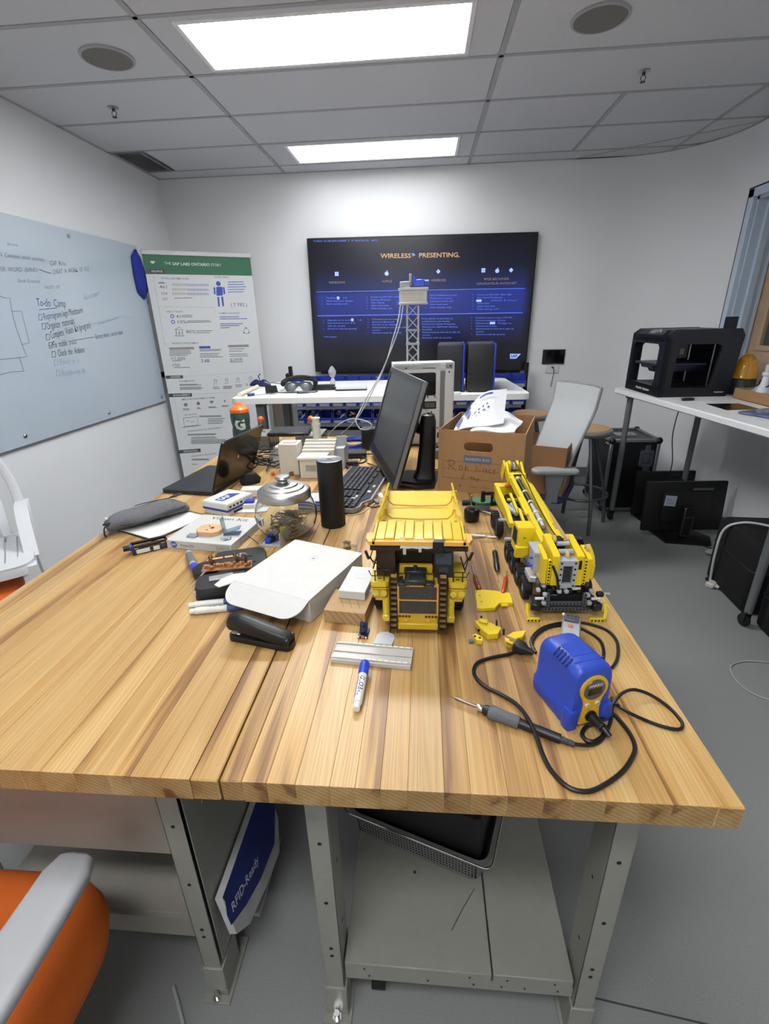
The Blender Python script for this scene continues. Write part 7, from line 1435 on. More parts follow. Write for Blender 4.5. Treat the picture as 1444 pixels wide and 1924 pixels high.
for k in range(9):
    x0 = -.0955+k*.0212; h = .0025 if k % 2 else 0
    mb = MB(); mb.bb(x0+.0004, .050, .2105, x0+.0208, .146+(.003 if k % 2 else 0), .2165+h, .0012); part('canopy_panel', mb, YELB, t)
mb = MB(); mb.prism([(-.116, .058), (-.108, .040), (.108, .040), (.116, .058), (.116, .085), (.1, .088), (.1, .052), (-.1, .052), (-.1, .088), (-.116, .085)], .205, .214); part('canopy_rim', mb, mat('truck_pale_rim', 'd9a44a', .35, var=.02), t)
mb = MB(); mb.bb(-.106, .043, .198, .106, .15, .205); mb.bb(-.106, .041, .192, .106, .046, .2); part('canopy_underside', mb, BRN, t)
mb = MB(); mb.grid(lambda u, v: (-.042+.075*u+.004*sin(9*v), .056-.018*v, .2172-.018*v**2+.0008*sin(22*u)), 12, 5, .0006); mb.bb(-.034, .0385, .184, -.027, .0395, .200); mb.bb(.0, .0385, .190, .006, .0395, .200); part('clear_tape', mb, mat('clear_tape', 'c9c2b4', .15, var=.03, trans=.2, ior=1.2), t, 'crumpled clear tape')['kind'] = 'stuff'
mb = MB(); mb.prism([(.034, .054), (.058, .054), (.053, .036), (.030, .036)], .190, .216); part('camera_box', mb, BLACK, t, 'small black camera box')
# cabs, engine
mb = MB(); mb.loft([[(x, y, z) for x, y in ((-.094, .05), (-.052, .05), (-.050, .115), (-.094, .115))] for z in (.125, .196)]); mb.bb(-.092, .046, .128, -.054, .05, .142, .001); part('equipment_locker', mb, BRN, t)
mb = MB(); mb.loft([[(x*1+.055, y+.075, z) for x, y in rrect(.044*k, .05*k, .004, 2)] for z, k in ((.122, 1), (.165, 1), (.192, .92))]); cb = part('cab', mb, TBK, t)
mb = MB(); mb.box((.055, .0492, .170), (.036, .002, .030), .001, (-5, 0, 0)); mb.box((.055, .0485, .142), (.020, .002, .012)); part('windscreen', mb, mat('dark_window', '3c4347', .1, var=0), cb)
mb = MB(); mb.bb(-.046, .07, .12, .032, .085, .140, .002); part('engine_cover', mb, YELD, t)
mb = MB(); mb.bb(-.052, .088, .10, .034, .14, .19); part('rear_bulkhead', mb, BRN, t)
mb = MB(); mb.bb(-.030, .010, .122, .016, .05, .136, .003); mb.prism([(-.034, .122), (-.046, .122), (-.046, .130), (-.034, .134)], .015, .035, Matrix(((1, 0, 0, 0), (0, 0, 1, 0), (0, 1, 0, 0), (0, 0, 0, 1)))); mb.bb(-.046, .012, .118, -.024, .03, .127, .002); mb.bb(.012, .012, .118, .036, .03, .127, .002); mb.bb(-.032, .04, .134, .018, .062, .142, .002); mb.cyl((-.007, .05, .14), (-.007, .05, .150), .005, seg=8); part('bonnet', mb, TBK, t, 'charcoal bonnet')
mb = MB()
for x in (-.043, .033): mb.tube([(x, .016, .124), (x, .016, .150), (x, .05, .153)], .0012, 5)
mb.tube([(-.043, .016, .148), (-.022, .030, .143), (-.022, .006, .124)], .0012, 5); mb.tube([(.033, .016, .148), (.012, .030, .143), (.012, .006, .124)], .0012, 5); stuffpart('hand_rail', mb, BLACK, t)
# grille
G1 = Matrix(((1, 0, 0, 0), (0, .12, -1, 0), (0, 1, .12, 0), (0, 0, 0, 1)))    # (x,z)-> sloped front
mb = MB(); mb.M = G1
gz = (.055, .0865, .118)
mb.ring([(-.046, .05), (.044, .05), (.044, .124), (-.046, .124)], [(-.042, .055), (.040, .055), (.040, .119), (-.042, .119)], -.004, .002); mb.bb(-.042, .0855, -.002, .040, .0885, .002); part('grille_frame', mb, mat('truck_amber_frame', 'b98b3c', .35, var=.02), t)
mb = MB(); mb.M = G1; mb.bb(-.042, .055, -.004, .040, .0855, -.001); mb.bb(-.042, .0885, -.004, .040, .119, -.001)
gm = part('grille_mesh', mb, mat('grille_grey', '4f4b44', .5, var=.2, scale=300), t, sm=0); gm['kind'] = 'stuff'
mb = MB(); mb.bb(-.0006, -.0025, 0, .0006, .0, .029); pieces('grille_fin', mb, mat('grille_fin_dark', '2f2d2a', .5, var=0), t, [Tr(-.039+.0041*k, z*.12+.0006, z) @ Rx(-6.8) for k in range(20) for z in (.056, .0895)])
mb = MB(); mb.bb(-.044, .022, .05, .042, .10, .12); mb.bb(-.046, .004, .018, .044, .1, .052, .003); mb.bb(-.046, -.003, .018, .044, .006, .034, .002); part('radiator_block', mb, YELD, t)
mb = MB(); mb.box((0, 0, 0), (.008, .003, .003), .0008); pieces('tow_eye', mb, mat('pale_brass', 'e0c070', .3, .5, var=0), t, [(-.027, .002, .040), (.021, .002, .040)])
mb = MB(); mb.cyl((0, .001, 0), (0, -.0012, 0), .003, seg=10); pieces('marker_light', mb, mat('dark_red_brown', '5a3312', .4, var=0), t, [(s*.029+dx-.001, .004, .049) for s in (-1, 1) for dx in (-.0105, -.0035, .0035, .0105)])
# ladders
LAD = mat('ladder_dark', '231a10', .4, var=0)
for s, x0 in ((-1, -.062), (1, .046)):
    mb = MB(); mb.M = Tr(x0, 0, 0)
    for x in (0, .0155): mb.prism([(-.008, .012), (.000, .012), (.028, .140), (.020, .140)], x-.0012, x+.0012, YZ)
    for k in range(10): z = .020+.0122*k; mb.bb(0, -.006+(z-.012)*.215, z, .0155, .004+(z-.012)*.215, z+.002)
    ld_ = part('ladder', mb, LAD, t)
    mb = MB(); mb.M = Tr(x0, 0, 0); mb.prism([(.003, .02), (.006, .02), (.034, .138), (.031, .138)], .001, .0145, YZ); part('ladder_back', mb, mat('truck_tan_back', 'a8823a', .4, var=0), ld_)
# fender decks
for s in (-1, 1):
    mb = MB(); cx = s*.086; mb.prism([(cx-.020, .030), (cx-.014, .024), (cx+.014, .024), (cx+.020, .030), (cx+.020, .125), (cx-.020, .125)], .105, .122); dk = part('fender_deck', mb, YELB, t)
    mb = MB(); mb.prism([(cx-.0205, .030), (cx-.0145, .0235), (cx+.0145, .0235), (cx+.0205, .030), (cx+.0205, .06), (cx-.0205, .06)], .1085, .1100); mb.bb(cx-.004, .040, .122, cx+.004, .043, .1224); part('black_band', mb, INK, dk)['kind'] = 'stuff'
    mb = MB(); mb.bb(cx-.017, .027, .078, cx+.017, .05, .105, .004); mb.bb(cx-.010, .028, .074, cx+.011, .05, .08); part('light_housing', mb, YELD, dk)
    mb = MB(); mb.cyl((0, .004, 0), (0, -.003, 0), .0085, .0075, 16); pieces('headlight', mb, mat('lamp_yellow', 'd2b84a', .2, var=0), dk, [(cx-.0088, .027, .094), (cx+.0088, .027, .094)])
    mb = MB(); mb.cyl((cx-s*.012, .045, .10), (cx-s*.014, .03, .035), .0085, seg=12); mb.box((cx-s*.014, .03, .030), (.019, .02, .018), .003); part('strut', mb, YELB, t)
    mb = MB()
    for x in (cx-.010, cx+.010): mb.tube([(x, .032, .122), (x, .032, .146)], .0014, 6)
    mb.tube([(cx-s*.012, .032, .134), (cx+s*.018, .032, .134), (cx+s*.024, .034, .146)], .0012, 6); mb.tube([(cx-.012, .032, .146), (cx+.014, .032, .146), (cx+s*.020, .036, .175), (cx+s*.014, .04, .195)], .0014, 6); mb.tube([(cx+s*.014, .036, .15), (cx+s*.004, .036, .182), (cx+s*.012, .036, .160), (cx+s*.020, .036, .18)], .0018, 6)
    part('railing', mb, BLACK, t)
    mb = MB(); mb.box((cx+s*.026, .035, .184), (.006, .005, .022), .0015, (0, s*18, 0)); part('mirror', mb, BLACK, t)
def tyre(r, w):
    mb = MB(); mb.lathe([(r*.55, -w/2), (r*.9, -w/2), (r, -w*.35), (r, w*.35), (r*.9, w/2), (r*.55, w/2), (r*.55, -w/2)], seg=28, M=Ry(90))
    for k in range(20): a = 2*pi*k/20; mb.box((0, cos(a)*r, sin(a)*r), (w*.8, r*.14, r*.06), 0, Rx(math.degrees(a)))
    return mb
def hub(r, w): mb = MB(); mb.lathe([(.001, -w*.2), (r*.25, -w*.3), (r*.5, -w*.1), (r*.56, -w*.4), (r*.56, w*.4), (r*.5, w*.1), (r*.25, w*.3), (.001, w*.2)], seg=20, M=Ry(90)); return mb
ws = pieces('tyre', tyre(.044, .036), RUB, t, [(-.088, .12, .046), (.088, .12, .046), (-.078, .40, .046), (.078, .40, .046)]); hm = hub(.044, .034).mesh('hub', YELD, 40)
for o in ws: link('hub', hm, o)
mb = MB(); mb.bb(-.045, .08, .035, .043, .50, .065, .003); mb.cyl((-.08, .12, .046), (.08, .12, .046), .008); mb.cyl((-.07, .40, .046), (.07, .40, .046), .012); mb.bb(-.03, .14, .06, .03, .46, .12, .003); part('chassis', mb, TBK, t)
# ================================================================ TOY MOBILE CRANE
t = thing('toy_mobile_crane', 'yellow and grey brick-built toy mobile crane along the right edge of the bench', 'toy crane', (.335, .975, TT), 2.2)
TG1 = mat('brick_light_grey', '9fa4ab', .35, var=.04); TG2 = mat('brick_dark_grey', '54585e', .35, var=.04); TBK2 = mat('brick_black', '17181a', .35, var=.05); TYE = mat('brick_yellow', 'dcc024', .3, var=.02); HOLE = mat('pin_hole_black', '14120c', .7, var=0)
ws = pieces('tyre', tyre(.028, .022), RUB, t, [(s*.072, y, .0305) for s in (-1, 1) for y in (.085, .150, .215, .28, .45, .515)]); hm = hub(.029, .022).mesh('hub', TG1, 40)
for o in ws: link('hub', hm, o)
mb = MB(); mb.bb(-.006, 0, 0, .006, .62, .014, .002); pieces('frame_rail', mb, TG2, t, [(-.054, .03, .062), (.054, .03, .062)])
mb = MB(); mb.bb(-.045, .03, .035, .045, .62, .062, .003); mb.bb(-.05, .14, .062, .05, .60, .07, .002); part('chassis', mb, TG2, t)
mb = MB(); mb.lathe([(.001, .070), (.04, .070), (.042, .074), (.04, .080), (.001, .080)], (-.01, .13, 0), 24); part('turntable', mb, TBK2, t)
# a studless beam with its pin holes
def beam(n, m_, th=.0075, hh=.0078, holes=True, bent=None):
    P_ = .008; mb = MB(); L_ = (n-1)*P_
    pts = [(L_+hh/2*cos(a), hh/2*sin(a)) for a in [-pi/2+pi*k/6 for k in range(7)]]+[(hh/2*cos(a), hh/2*sin(a)) for a in [pi/2+pi*k/6 for k in range(7)]]
    mb.prism(pts, -th/2, th/2); a = mb.mesh('beam', m_, 30)
    mb = MB()
    for k in range(n): mb.cyl((k*P_, 0, -th/2-.0003), (k*P_, 0, th/2+.0003), .0024, seg=8)
    b = mb.mesh('pin_hole', HOLE, 30); return a, b
BEAMS = {}
def addbeam(n, m_, M, t=t):
    k = (n, m_.name)
    if k not in BEAMS: BEAMS[k] = beam(n, m_)
    o = link('beam', BEAMS[k][0], t); o.matrix_local = M; h = link('pin_hole', BEAMS[k][1], o); h['kind'] = 'stuff'; return o
VX = Matrix(((0, 0, 1, 0), (0, 1, 0, 0), (-1, 0, 0, 0), (0, 0, 0, 1)))
def vert(x, y, z): return Tr(x, y, z) @ Matrix(((0, -1, 0, 0), (0, 0, -1, 0), (1, 0, 0, 0), (0, 0, 0, 1)))     # runs up, holes face the front
def horx(x, y, z): return Tr(x, y, z) @ Matrix(((1, 0, 0, 0), (0, 0, -1, 0), (0, 1, 0, 0), (0, 0, 0, 1)))      # runs along x, holes face the front
def alongy(x, y, z, a=0): return Tr(x, y, z) @ Rx(a) @ Matrix(((0, 0, 1, 0), (1, 0, 0, 0), (0, 1, 0, 0), (0, 0, 0, 1)))   # runs away, holes sideways
# counterweight group
def panel(x0, x1, y0, y1, z0, z1, zf):
    mb = MB(); mb.prism([(y0, z0), (y1, z0), (y1, zf), (y0+.012, z1+.004), (y0, z1)], x0, x1, YZ); return mb
for nm, a in (('side_panel', (-.060, -.050, .008, .065, .085, .148, .158)), ('side_panel', (-.040, -.024, .004, .095, .082, .156, .170)), ('side_panel', (.014, .030, .004, .095, .082, .156, .170)), ('side_panel', (.040, .050, .010, .065, .088, .146, .156))): part(nm, panel(*a), TYE, t)
addbeam(8, TYE, vert(-.0455, .008, .087)); addbeam(8, TYE, vert(.035, .008, .087))
mb = MB(); mb.box((.022, .0035, .135), (.006, .002, .022)); part('slot_window', mb, HOLE, t)
mb = MB(); cv = [(.052, .02, .10+.08*k/10) for k in range(11)]; mb.tube([(.05+.010*sin(pi*k/10), .02+.03*k/10, .095+.068*k/10) for k in range(11)], .007, 8); mb.bb(.050, .015, .09, .062, .05, .13, .003); part('curved_panel', mb, TYE, t)
mb = MB(); mb.ring([(-.025, .078), (.015, .078), (.015, .147), (-.025, .147)], [(-.016, .088), (.006, .088), (.006, .134), (-.016, .134)], .0, .03, Matrix(((1, 0, 0, 0), (0, 0, 1, 0), (0, 1, 0, 0), (0, 0, 0, 1)))); mf = part('motor_frame', mb, TG1, t, 'grey motor frame')
mb = MB(); mb.bb(-.016, .008, .088, .006, .03, .134); part('motor_recess', mb, mat('motor_dark', '2c2e32', .4, var=.2, scale=120), mf)
mb = MB(); mb.cyl((0, .001, 0), (0, -.0006, 0), .0026, seg=8); pieces('pin_hole', mb, HOLE, mf, [(x, 0, z) for x in (-.0205, .0105) for z in (.083, .098, .112, .126, .141)])
mb = MB(); mb.cyl((-.022, .03, .156), (.012, .03, .156), .006, seg=12); mb.cyl((-.018, .055, .164), (.010, .055, .164), .0055, seg=12); part('axle', mb, TG1, t)
mb = MB(); mb.lathe([(.004, -.004), (.0095, -.003), (.0095, .003), (.004, .004), (.004, -.004)], seg=16, M=Ry(90)); pieces('gear', mb, mat('brick_tan', 'c9a878', .4, var=.03), t, [(-.019, .075, .166), (.010, .075, .168), (.048, .045, .156), (-.004, .022, .150)])
mb = MB(); mb.bb(-.072, .045, .095, -.058, .085, .145, .002); mb.bb(-.072, .04, .14, -.045, .10, .148, .001); sb_ = part('side_gearbox', mb, TG1, t)
mb = MB(); mb.cyl((0, 0, 0), (-.010, 0, 0), .003, seg=8); pieces('blue_pin', mb, BLUE, sb_, [(-.070, .05, .130), (-.070, .05, .110), (-.070, .07, .105)])
mb = MB(); mb.tube(spline([(-.040, .0, .135), (-.030, -.006, .11), (-.024, -.004, .085), (-.012, .01, .055), (.0, .018, .045), (.006, .006, .02)]), .0028, 6); part('motor_cable', mb, BLKM, t)
mb = MB(); mb.bb(-.015, .06, .145, .005, .10, .165, .003); part('black_block', mb, TBK2, t)
# operator cab
mb = MB(); mb.prism([(.175, .072), (.245, .072), (.250, .10), (.235, .145), (.18, .148), (.172, .12)], -.078, -.026, YZ); cb = part('operator_cab', mb, TYE, t, 'yellow operator cab')
mb = MB(); mb.box((-.062, .1735, .120), (.006, .002, .008)); mb.prism([(.19, .095), (.235, .095), (.225, .138), (.19, .138)], -.0792, -.0775, YZ); part('cab_opening', mb, HOLE, cb)['kind'] = 'stuff'
mb = MB(); mb.bb(-.085, .165, .068, -.05, .18, .10, .002); mb.bb(-.07, .17, .066, -.02, .26, .074, .002); part('cab_step', mb, TYE, t)
# boom
b0 = Vector((-.012, .13, .140)); b1 = Vector((-.014, .56, .180)); bdv = (b1-b0).normalized(); BL = (b1-b0).length
BM2 = fr(b0, (1, 0, 0), bdv)     # x across, y along, z up
for x in (-.018, .018):
    mb = MB(); mb.M = BM2; mb.bb(x-.0060, 0, -.012, x+.0060, BL-.03, .010, .0015); part('boom_beam', mb, TYE, t)
mb = MB(); mb.M = BM2; mb.bb(-.0145, .01, -.012, .0145, BL-.06, -.008); part('boom_floor', mb, TG2, t)
mb = MB(); mb.M = BM2; mb.cyl((0, .06, .002), (0, .19, .002), .0055, seg=10); part('telescope_rod', mb, TG1, t)
mb = MB(); mb.M = BM2; mb.cyl((0, .19, .002), (0, .36, .002), .0065, seg=10); part('telescope_tube', mb, TBK2, t)
mb = MB(); mb.lathe([(.003, -.004), (.0085, -.003), (.0085, .003), (.003, .004), (.003, -.004)], seg=12, M=Rx(90)); pieces('joint', mb, mat('brick_pale', 'd8d2bc', .4, var=0), t, [BM2 @ Tr(0, y, .002) for y in (.09, .135, .20, .27, .37)])
mb = MB(); mb.M = BM2; mb.bb(-.030, -.03, -.030, -.014, .03, .012, .002); mb.bb(.014, -.03, -.030, .030, .03, .012, .002); mb.bb(-.008, -.01, -.035, .008, .02, .006, .002); part('boom_base', mb, TYE, t)
mb = MB(); mb.M = BM2; mb.cyl((-.034, -.005, -.006), (.040, -.005, -.006), .003, seg=8); part('boom_pivot', mb, TG1, t)
addbeam(15, TYE, alongy(-.048, .20, .125, 12)); addbeam(15, TYE, alongy(-.048, .32, .135, 8)); addbeam(13, TYE, alongy(-.040, .26, .155, 6))
mb = MB(); mb.M = BM2 @ Tr(0, BL-.035, 0) @ Rx(20)
for x in (-.024, .024): mb.bb(x-.004, -.02, -.018, x+.004, .06, .014, .003)
mb.bb(-.028, -.01, -.004, .028, .004, .016, .002); part('boom_head', mb, TYE, t)
mb = MB(); mb.M = BM2 @ Tr(0, BL+.020, 0) @ Rx(20)
for x in (-.016, .010): mb.prism([(-.02, -.03), (.02, -.03), (.022, .02), (.008, .036), (-.010, .036), (-.022, .015)], x-.0035, x+.0035, YZ)
mb.bb(-.034, -.015, -.035, -.027, .02, .03, .003); part('sheave_plate', mb, TYE, t)
mb = MB(); mb.M = BM2 @ Tr(0, BL+.020, .012) @ Rx(20); mb.lathe([(.004, -.006), (.018, -.005), (.014, 0), (.018, .005), (.004, .006), (.004, -.006)], seg=20, M=Ry(90)); part('sheave', mb, TG1, t)
mb = MB(); mb.tube(spline([BM2 @ Vector((.002, BL+.03, .03)), BM2 @ Vector((.012, BL-.10, .022)), BM2 @ Vector((.010, .20, .016)), BM2 @ Vector((.008, .0, .018)), Vector((.0, .07, .17))]), .0015, 5); part('hoist_line', mb, BLKM, t)
mb = MB(); mb.cyl((-.012, 0, 0), (.012, 0, 0), .0024, seg=8); pieces('cross_pin', mb, TBK2, t, [BM2 @ Tr(0, y, .012) for y in (BL-.05, BL-.01)])
# front carrier body
mb = MB()
for s in (-1, 1): mb.prism([(.34, .078), (.60, .078), (.625, .10), (.60, .125), (.40, .108), (.34, .092)], s*.058-.006, s*.058+.006, YZ)
mb.bb(-.064, .585, .075, .064, .62, .125, .003); part('carrier_body', mb, TYE, t)
mb = MB(); mb.bb(-.05, .36, .078, .05, .58, .088, .002); mb.bb(-.035, .46, .088, .035, .57, .10, .002); part('carrier_deck', mb, TBK2, t)
mb = MB(); mb.M = Tr(-.02, .40, .098) @ Rz(12); mb.cyl((-.012, 0, 0), (-.012, .08, 0), .007, seg=10); mb.cyl((.006, 0, 0), (.006, .08, 0), .007, seg=10); mb.bb(-.02, .02, -.01, .014, .05, .004, .002); part('engine', mb, TG1, t)
mb = MB(); mb.box((-.018, .575, .128), (.035, .014, .008), .003, (0, 0, 8)); part('orange_piece', mb, mat('brick_orange', 'd4561c', .3, var=0), t, 'orange piece')
mb = MB(); mb.bb(-.05, .345, .086, .0, .352, .094, .001); mb.bb(-.04, .50, .100, .03, .51, .108, .001); part('cross_bar', mb, TYE, t)['kind'] = 'stuff'
mb = MB(); mb.bb(-.105, .60, .085, -.064, .606, .097, .001); mb.bb(-.108, .598, .060, -.094, .608, .100, .001); mb.bb(-.074, .598, .045, -.066, .608, .09, .001); part('mirror_arm', mb, TBK2, t)
mb = MB(); mb.cyl((-.085, 0, 0), (-.058, 0, 0), .005, seg=8); pieces('side_connector', mb, TG1, t, [(0, .40, .078), (0, .30, .060)])
# rear underframe and outriggers
for k, (x, z) in enumerate(((-.052, .020), (-.052, .034))): addbeam(14, TG2, horx(x, .004-.0*k, z))
mb = MB(); mb.bb(-.046, .012, .012, .046, .05, .052, .002); part('rear_box', mb, TBK2, t)
for x, z0 in ((-.044, .030), (.040, .030)): addbeam(5, TG2, vert(x, -.003, z0))
mb = MB(); mb.bb(-.006, 0, 0, .006, .075, .010, .0015); pieces('black_beam', mb, TBK2, t, [(x, .005, .060) for x in (-.036, -.014, .008, .03)])
mb = MB(); mb.box((0, 0, 0), (.010, .012, .009), .002); pieces('grey_connector', mb, TG1, t, [(-.050, .000, .060), (-.050, .018, .074), (.048, .002, .058), (-.018, .002, .068), (-.002, .002, .068), (-.062, .014, .064), (.060, .012, .062), (-.052, -.004, .040), (.052, -.003, .040), (.044, .04, .076), (-.046, .045, .078)])
mb = MB(); mb.cyl((-.010, 0, 0), (.010, 0, 0), .0035, seg=10); pieces('grey_pin', mb, mat('brick_white_grey', 'c9ccd0', .35, var=0), t, [(-.063, -.004, .052), (.066, -.002, .050), (.002, .02, .073), (-.01, .008, .075), (.022, .01, .070)])
mb = MB(); mb.box((0, 0, 0), (.007, .018, .002), .0005); pieces('gold_tile', mb, mat('gold_tile', 'b98a3c', .25, .5, var=.05), t, [(.012, .045, .0715), (-.030, .045, .0715), (.024, .022, .0715)])
for s in (-1, 1):
    mb = MB(); mb.bb(s*.052-.014*0, .0, .018, s*.076, .034, .040, .003); mb.box((s*.070, -.004, .03), (.022, .014, .018), .002, (0, 0, s*15)); part('outrigger', mb, TBK2, t)
    addbeam(4, TYE, horx(-.088 if s < 0 else .056, -.020, .0045))
    mb = MB(); mb.tube([(s*.086, -.018, .006), (s*.090, -.010, .022), (s*.088, .0, .036)], .0040, 8); part('outrigger_arm', mb, TYE, t)
mb = MB(); mb.cyl((.078, .02, .052), (.105, .016, .052), .0025, seg=8); part('axle_stub', mb, TG1, t)
mb = MB(); mb.box((.083, .018, .050), (.016, .012, .012), .002); part('axle_block', mb, TBK2, t)
mb = MB(); mb.bb(-.075, .05, .062, -.03, .10, .078, .002); part('silver_block', mb, mat('brick_silver', 'b9bcc2', .2, .3, var=0), t)
# ---- battery box
t = thing('battery_box', 'light grey toy battery box with an orange switch between the crane and the soldering station', 'battery box', (.318, .872, TT), -18)
mb = MB(); mb.loft([[(x*k, y, z) for x, y in ((-.019, -.03), (.019, -.03), (.019, .035), (-.019, .035))] for z, k in ((0, .95), (.004, 1), (.038, 1), (.044, .85))]); part('case', mb, TG1, t)
mb = MB(); mb.box((-.002, .0, .045), (.010, .008, .006), .002); part('switch', mb, mat('switch_orange', 'e0641e', .3, var=0), t, 'orange switch')
mb = MB(); mb.bb(-.016, .016, .043, .014, .040, .051, .002); pl_ = part('plug', mb, TG2, t); mb = MB(); mb.cyl((0, 0, 0), (0, 0, .002), .0028, seg=10); pieces('stud', mb, TG2, pl_, [(x, y, .051) for x in (-.009, -.001, .007) for y in (.022, .032)])
mb = MB(); mb.sph((-.018, .034, .050), .0035, 8); part('white_tip', mb, mat('brick_pale', 'd8d2bc'), pl_)
# ---- loose yellow pieces
def cc2(pts): return [(870+x/5.063, 860+y/5.063) for x, y in pts]
def plate(nm, lb, pts, h, extra=None):
    W2 = [T(*p) for p in cc2(pts)]; c = sum(W2, Vector())/len(W2); t = thing(nm, lb, 'toy part', (c.x, c.y, TT)); t['group'] = 'loose yellow toy pieces'
    mb = MB(); mb.prism([(p.x-c.x, p.y-c.y) for p in W2], .0005, h); part('panel', mb, TYE, t, sm=20); return t
t = plate('yellow_wing_panel', 'largest loose yellow toy panel, flat and notched, between the truck and crane', [(110, 1290), (160, 1278), (300, 1290), (440, 1312), (468, 1405), (345, 1405), (300, 1452), (165, 1462), (128, 1455)], .008)
mb = MB(); mb.cyl((0, 0, 0), (0, 0, .0009), .003, seg=10); pieces('stud_mark', mb, mat('yellow_shade', 'c59c14', .4, var=0), t, [(-.028, .016, .008), (-.026, -.012, .008), (-.035, .033, .008)]); mb = MB(); mb.cyl((.02, -.022, .004), (.036, -.020, .004), .004, seg=8); mb.cyl((-.026, -.036, .004), (-.024, -.028, .004), .004, seg=8); part('clip', mb, TYE, t)['kind'] = 'stuff'
t = plate('yellow_bracket', 'loose yellow angled toy bracket with black pins below the notched panel', [(105, 1600), (160, 1590), (260, 1620), (355, 1665), (325, 1722), (235, 1732), (170, 1680)], .014)
mb = MB(); mb.cyl((0, 0, 0), (.0, .003, .012), .0022, seg=8); pieces('black_pin', mb, TBK2, t, [(-.012, .022, .014), (.020, .006, .014)]); mb = MB(); mb.box((-.008, .016, .018), (.022, .012, .008), .003, (0, 0, -20)); part('link', mb, TYE, t); mb = MB(); mb.cyl((0, .001, 0), (0, -.001, 0), .003, seg=8); pieces('pin_hole', mb, HOLE, t, [(-.020, -.004, .007), (-.008, -.014, .007)])
t = plate('yellow_connector', 'smallest loose yellow toy connector with a blue grey pin', [(85, 1722), (120, 1708), (180, 1742), (178, 1778), (120, 1770)], .010); mb = MB(); mb.cyl((-.010, -.006, .005), (-.020, -.008, .005), .0045, seg=10); part('grey_pin', mb, mat('blue_grey_pin', '5c6a80', .35, var=0), t); mb = MB(); mb.cyl((0, 0, .010), (0, 0, .0106), .003, seg=8); pieces('pin_hole', mb, HOLE, t, [(.004, -.002, 0), (-.006, .003, 0)])
t = plate('yellow_engine_piece', 'loose yellow toy piece with a black pin lying against the black mains plug', [(385, 1740), (430, 1725), (470, 1700), (590, 1685), (560, 1745), (500, 1760), (490, 1800), (450, 1815), (400, 1790)], .012); mb = MB(); mb.cyl((-.020, .010, .010), (-.020, .012, .024), .0024, seg=8); part('black_pin', mb, TBK2, t); mb = MB(); mb.box((-.006, -.006, .013), (.03, .006, .003), .001, (0, 0, -35)); part('grey_rod', mb, mat('warm_grey_rod', '8a7a66', .4, .3, var=0), t)
# ---- screwdrivers
def sdriver(label, tip, neck, end, m_, hr=.0065, br=.0013):
    tip, neck, end = Vector(tip), Vector(neck), Vector(end); t = thing('screwdriver', label, 'screwdriver', tuple(end)); t['group'] = 'small screwdrivers between the toys'; I_ = TF(t).inverted()
    mb = MB(); d = (neck-end)
    P_ = [I_ @ (end+d*f) for f in (0, .04, .15, .5, .8, .92, 1)]; mb.tube(P_, [hr*.6, hr*.95, hr, hr*.92, hr, hr*.6, hr*.35], 10); part('handle', mb, m_, t)
    mb = MB(); mb.tube([I_ @ neck, I_ @ tip], br, 6); part('blade', mb, STEEL, t)
AMB = mat('amber_handle', '8a3c12', .12, var=.05, coat=.6)
sdriver('small screwdriver with a dark amber handle beside the dump truck', T(886, 1060, .003), T(890, 1080, .0065), T(901, 1109, .0065), AMB)
sdriver('small screwdriver with a black handle, pointing toward the bench front', T(936, 1093, .003), T(934, 1074, .0085), T(929, 1036, .0085), mat('black_handle_rubber', '1a1b1d', .35, var=.05), .0085)
sdriver('small screwdriver with a red-orange handle leaning on the crane side', T(953, 1072, .009), T(951, 1082, .006), T(944, 1116, .006), mat('red_orange_handle', 'b0401a', .2, var=.05, coat=.5), .0058)
# ---- far right bits by the archive box
q = T(888, 985, 0); mb = MB(); mb.lathe([(.001, 0), (.020, 0), (.026, .008), (.027, .040), (.023, .046), (.010, .044), (.008, .050), (.001, .050)], seg=24); t = solo('black_spool', 'black ribbed plastic spool on the bench between the truck bed and the crane', 'spool', mb, mat('ribbed_black', '121214', .35, var=.1), (.172, 1.545, TT), 0)
mb = MB(); mb.tube([(0, .010, .048), (-.002, .022, .056), (-.001, .022, .082)], .0022, 6); mb.sph((-.001, .022, .084), .004, 8); part('steel_post', mb, STEEL, t)
q = T(907, 962, 0); t = thing('green_lid_pot', 'low clear pot with a flat green disc on top behind the black spool', 'pot', (q.x, q.y+.02, TT), 0)
mb = MB(); mb.lathe([(.001, 0), (.026, 0), (.028, .004), (.028, .034), (.026, .034), (.026, .004), (.001, .003)], seg=24); part('pot', mb, mat('grey_clear', 'a9aeb2', .1, var=0, trans=.7, ior=1.2), t)
mb = MB(); mb.prism([(.040*cos(a)*(1 if abs(sin(a)) < .9 else .9), .034*sin(a)) for a in [2*pi*k/16 for k in range(16)]], .036, .040); gd = part('green_disc', mb, mat('green_board', '3e7558', .45, var=.05), t, 'green disc'); mb = MB(); mb.box((.004, 0, .0403), (.016, .003, .001)); part('slot', mb, INK, gd)
mb = MB(); a_ = T(868, 944, .010); b_ = T(944, 946, .010); mb.cyl((a_.x, a_.y, TT+.0105), (b_.x, b_.y+.01, TT+.0105), .010, seg=12); solo('black_tube', 'black tube lying along the foot of the archive box', 'tube', mb, BLACK)
mb = MB(); a_ = T(902, 960, .004); b_ = T(926, 967, .004); mb.tube([(a_.x, a_.y, TT+.005), ((a_.x+b_.x)/2, (a_.y+b_.y)/2, TT+.007), (b_.x, b_.y, TT+.004)], [.002, .003, .006], 8, flat=.6); solo('white_scoop', 'small white plastic scoop beside the black spool', 'scoop', mb, WHITE)
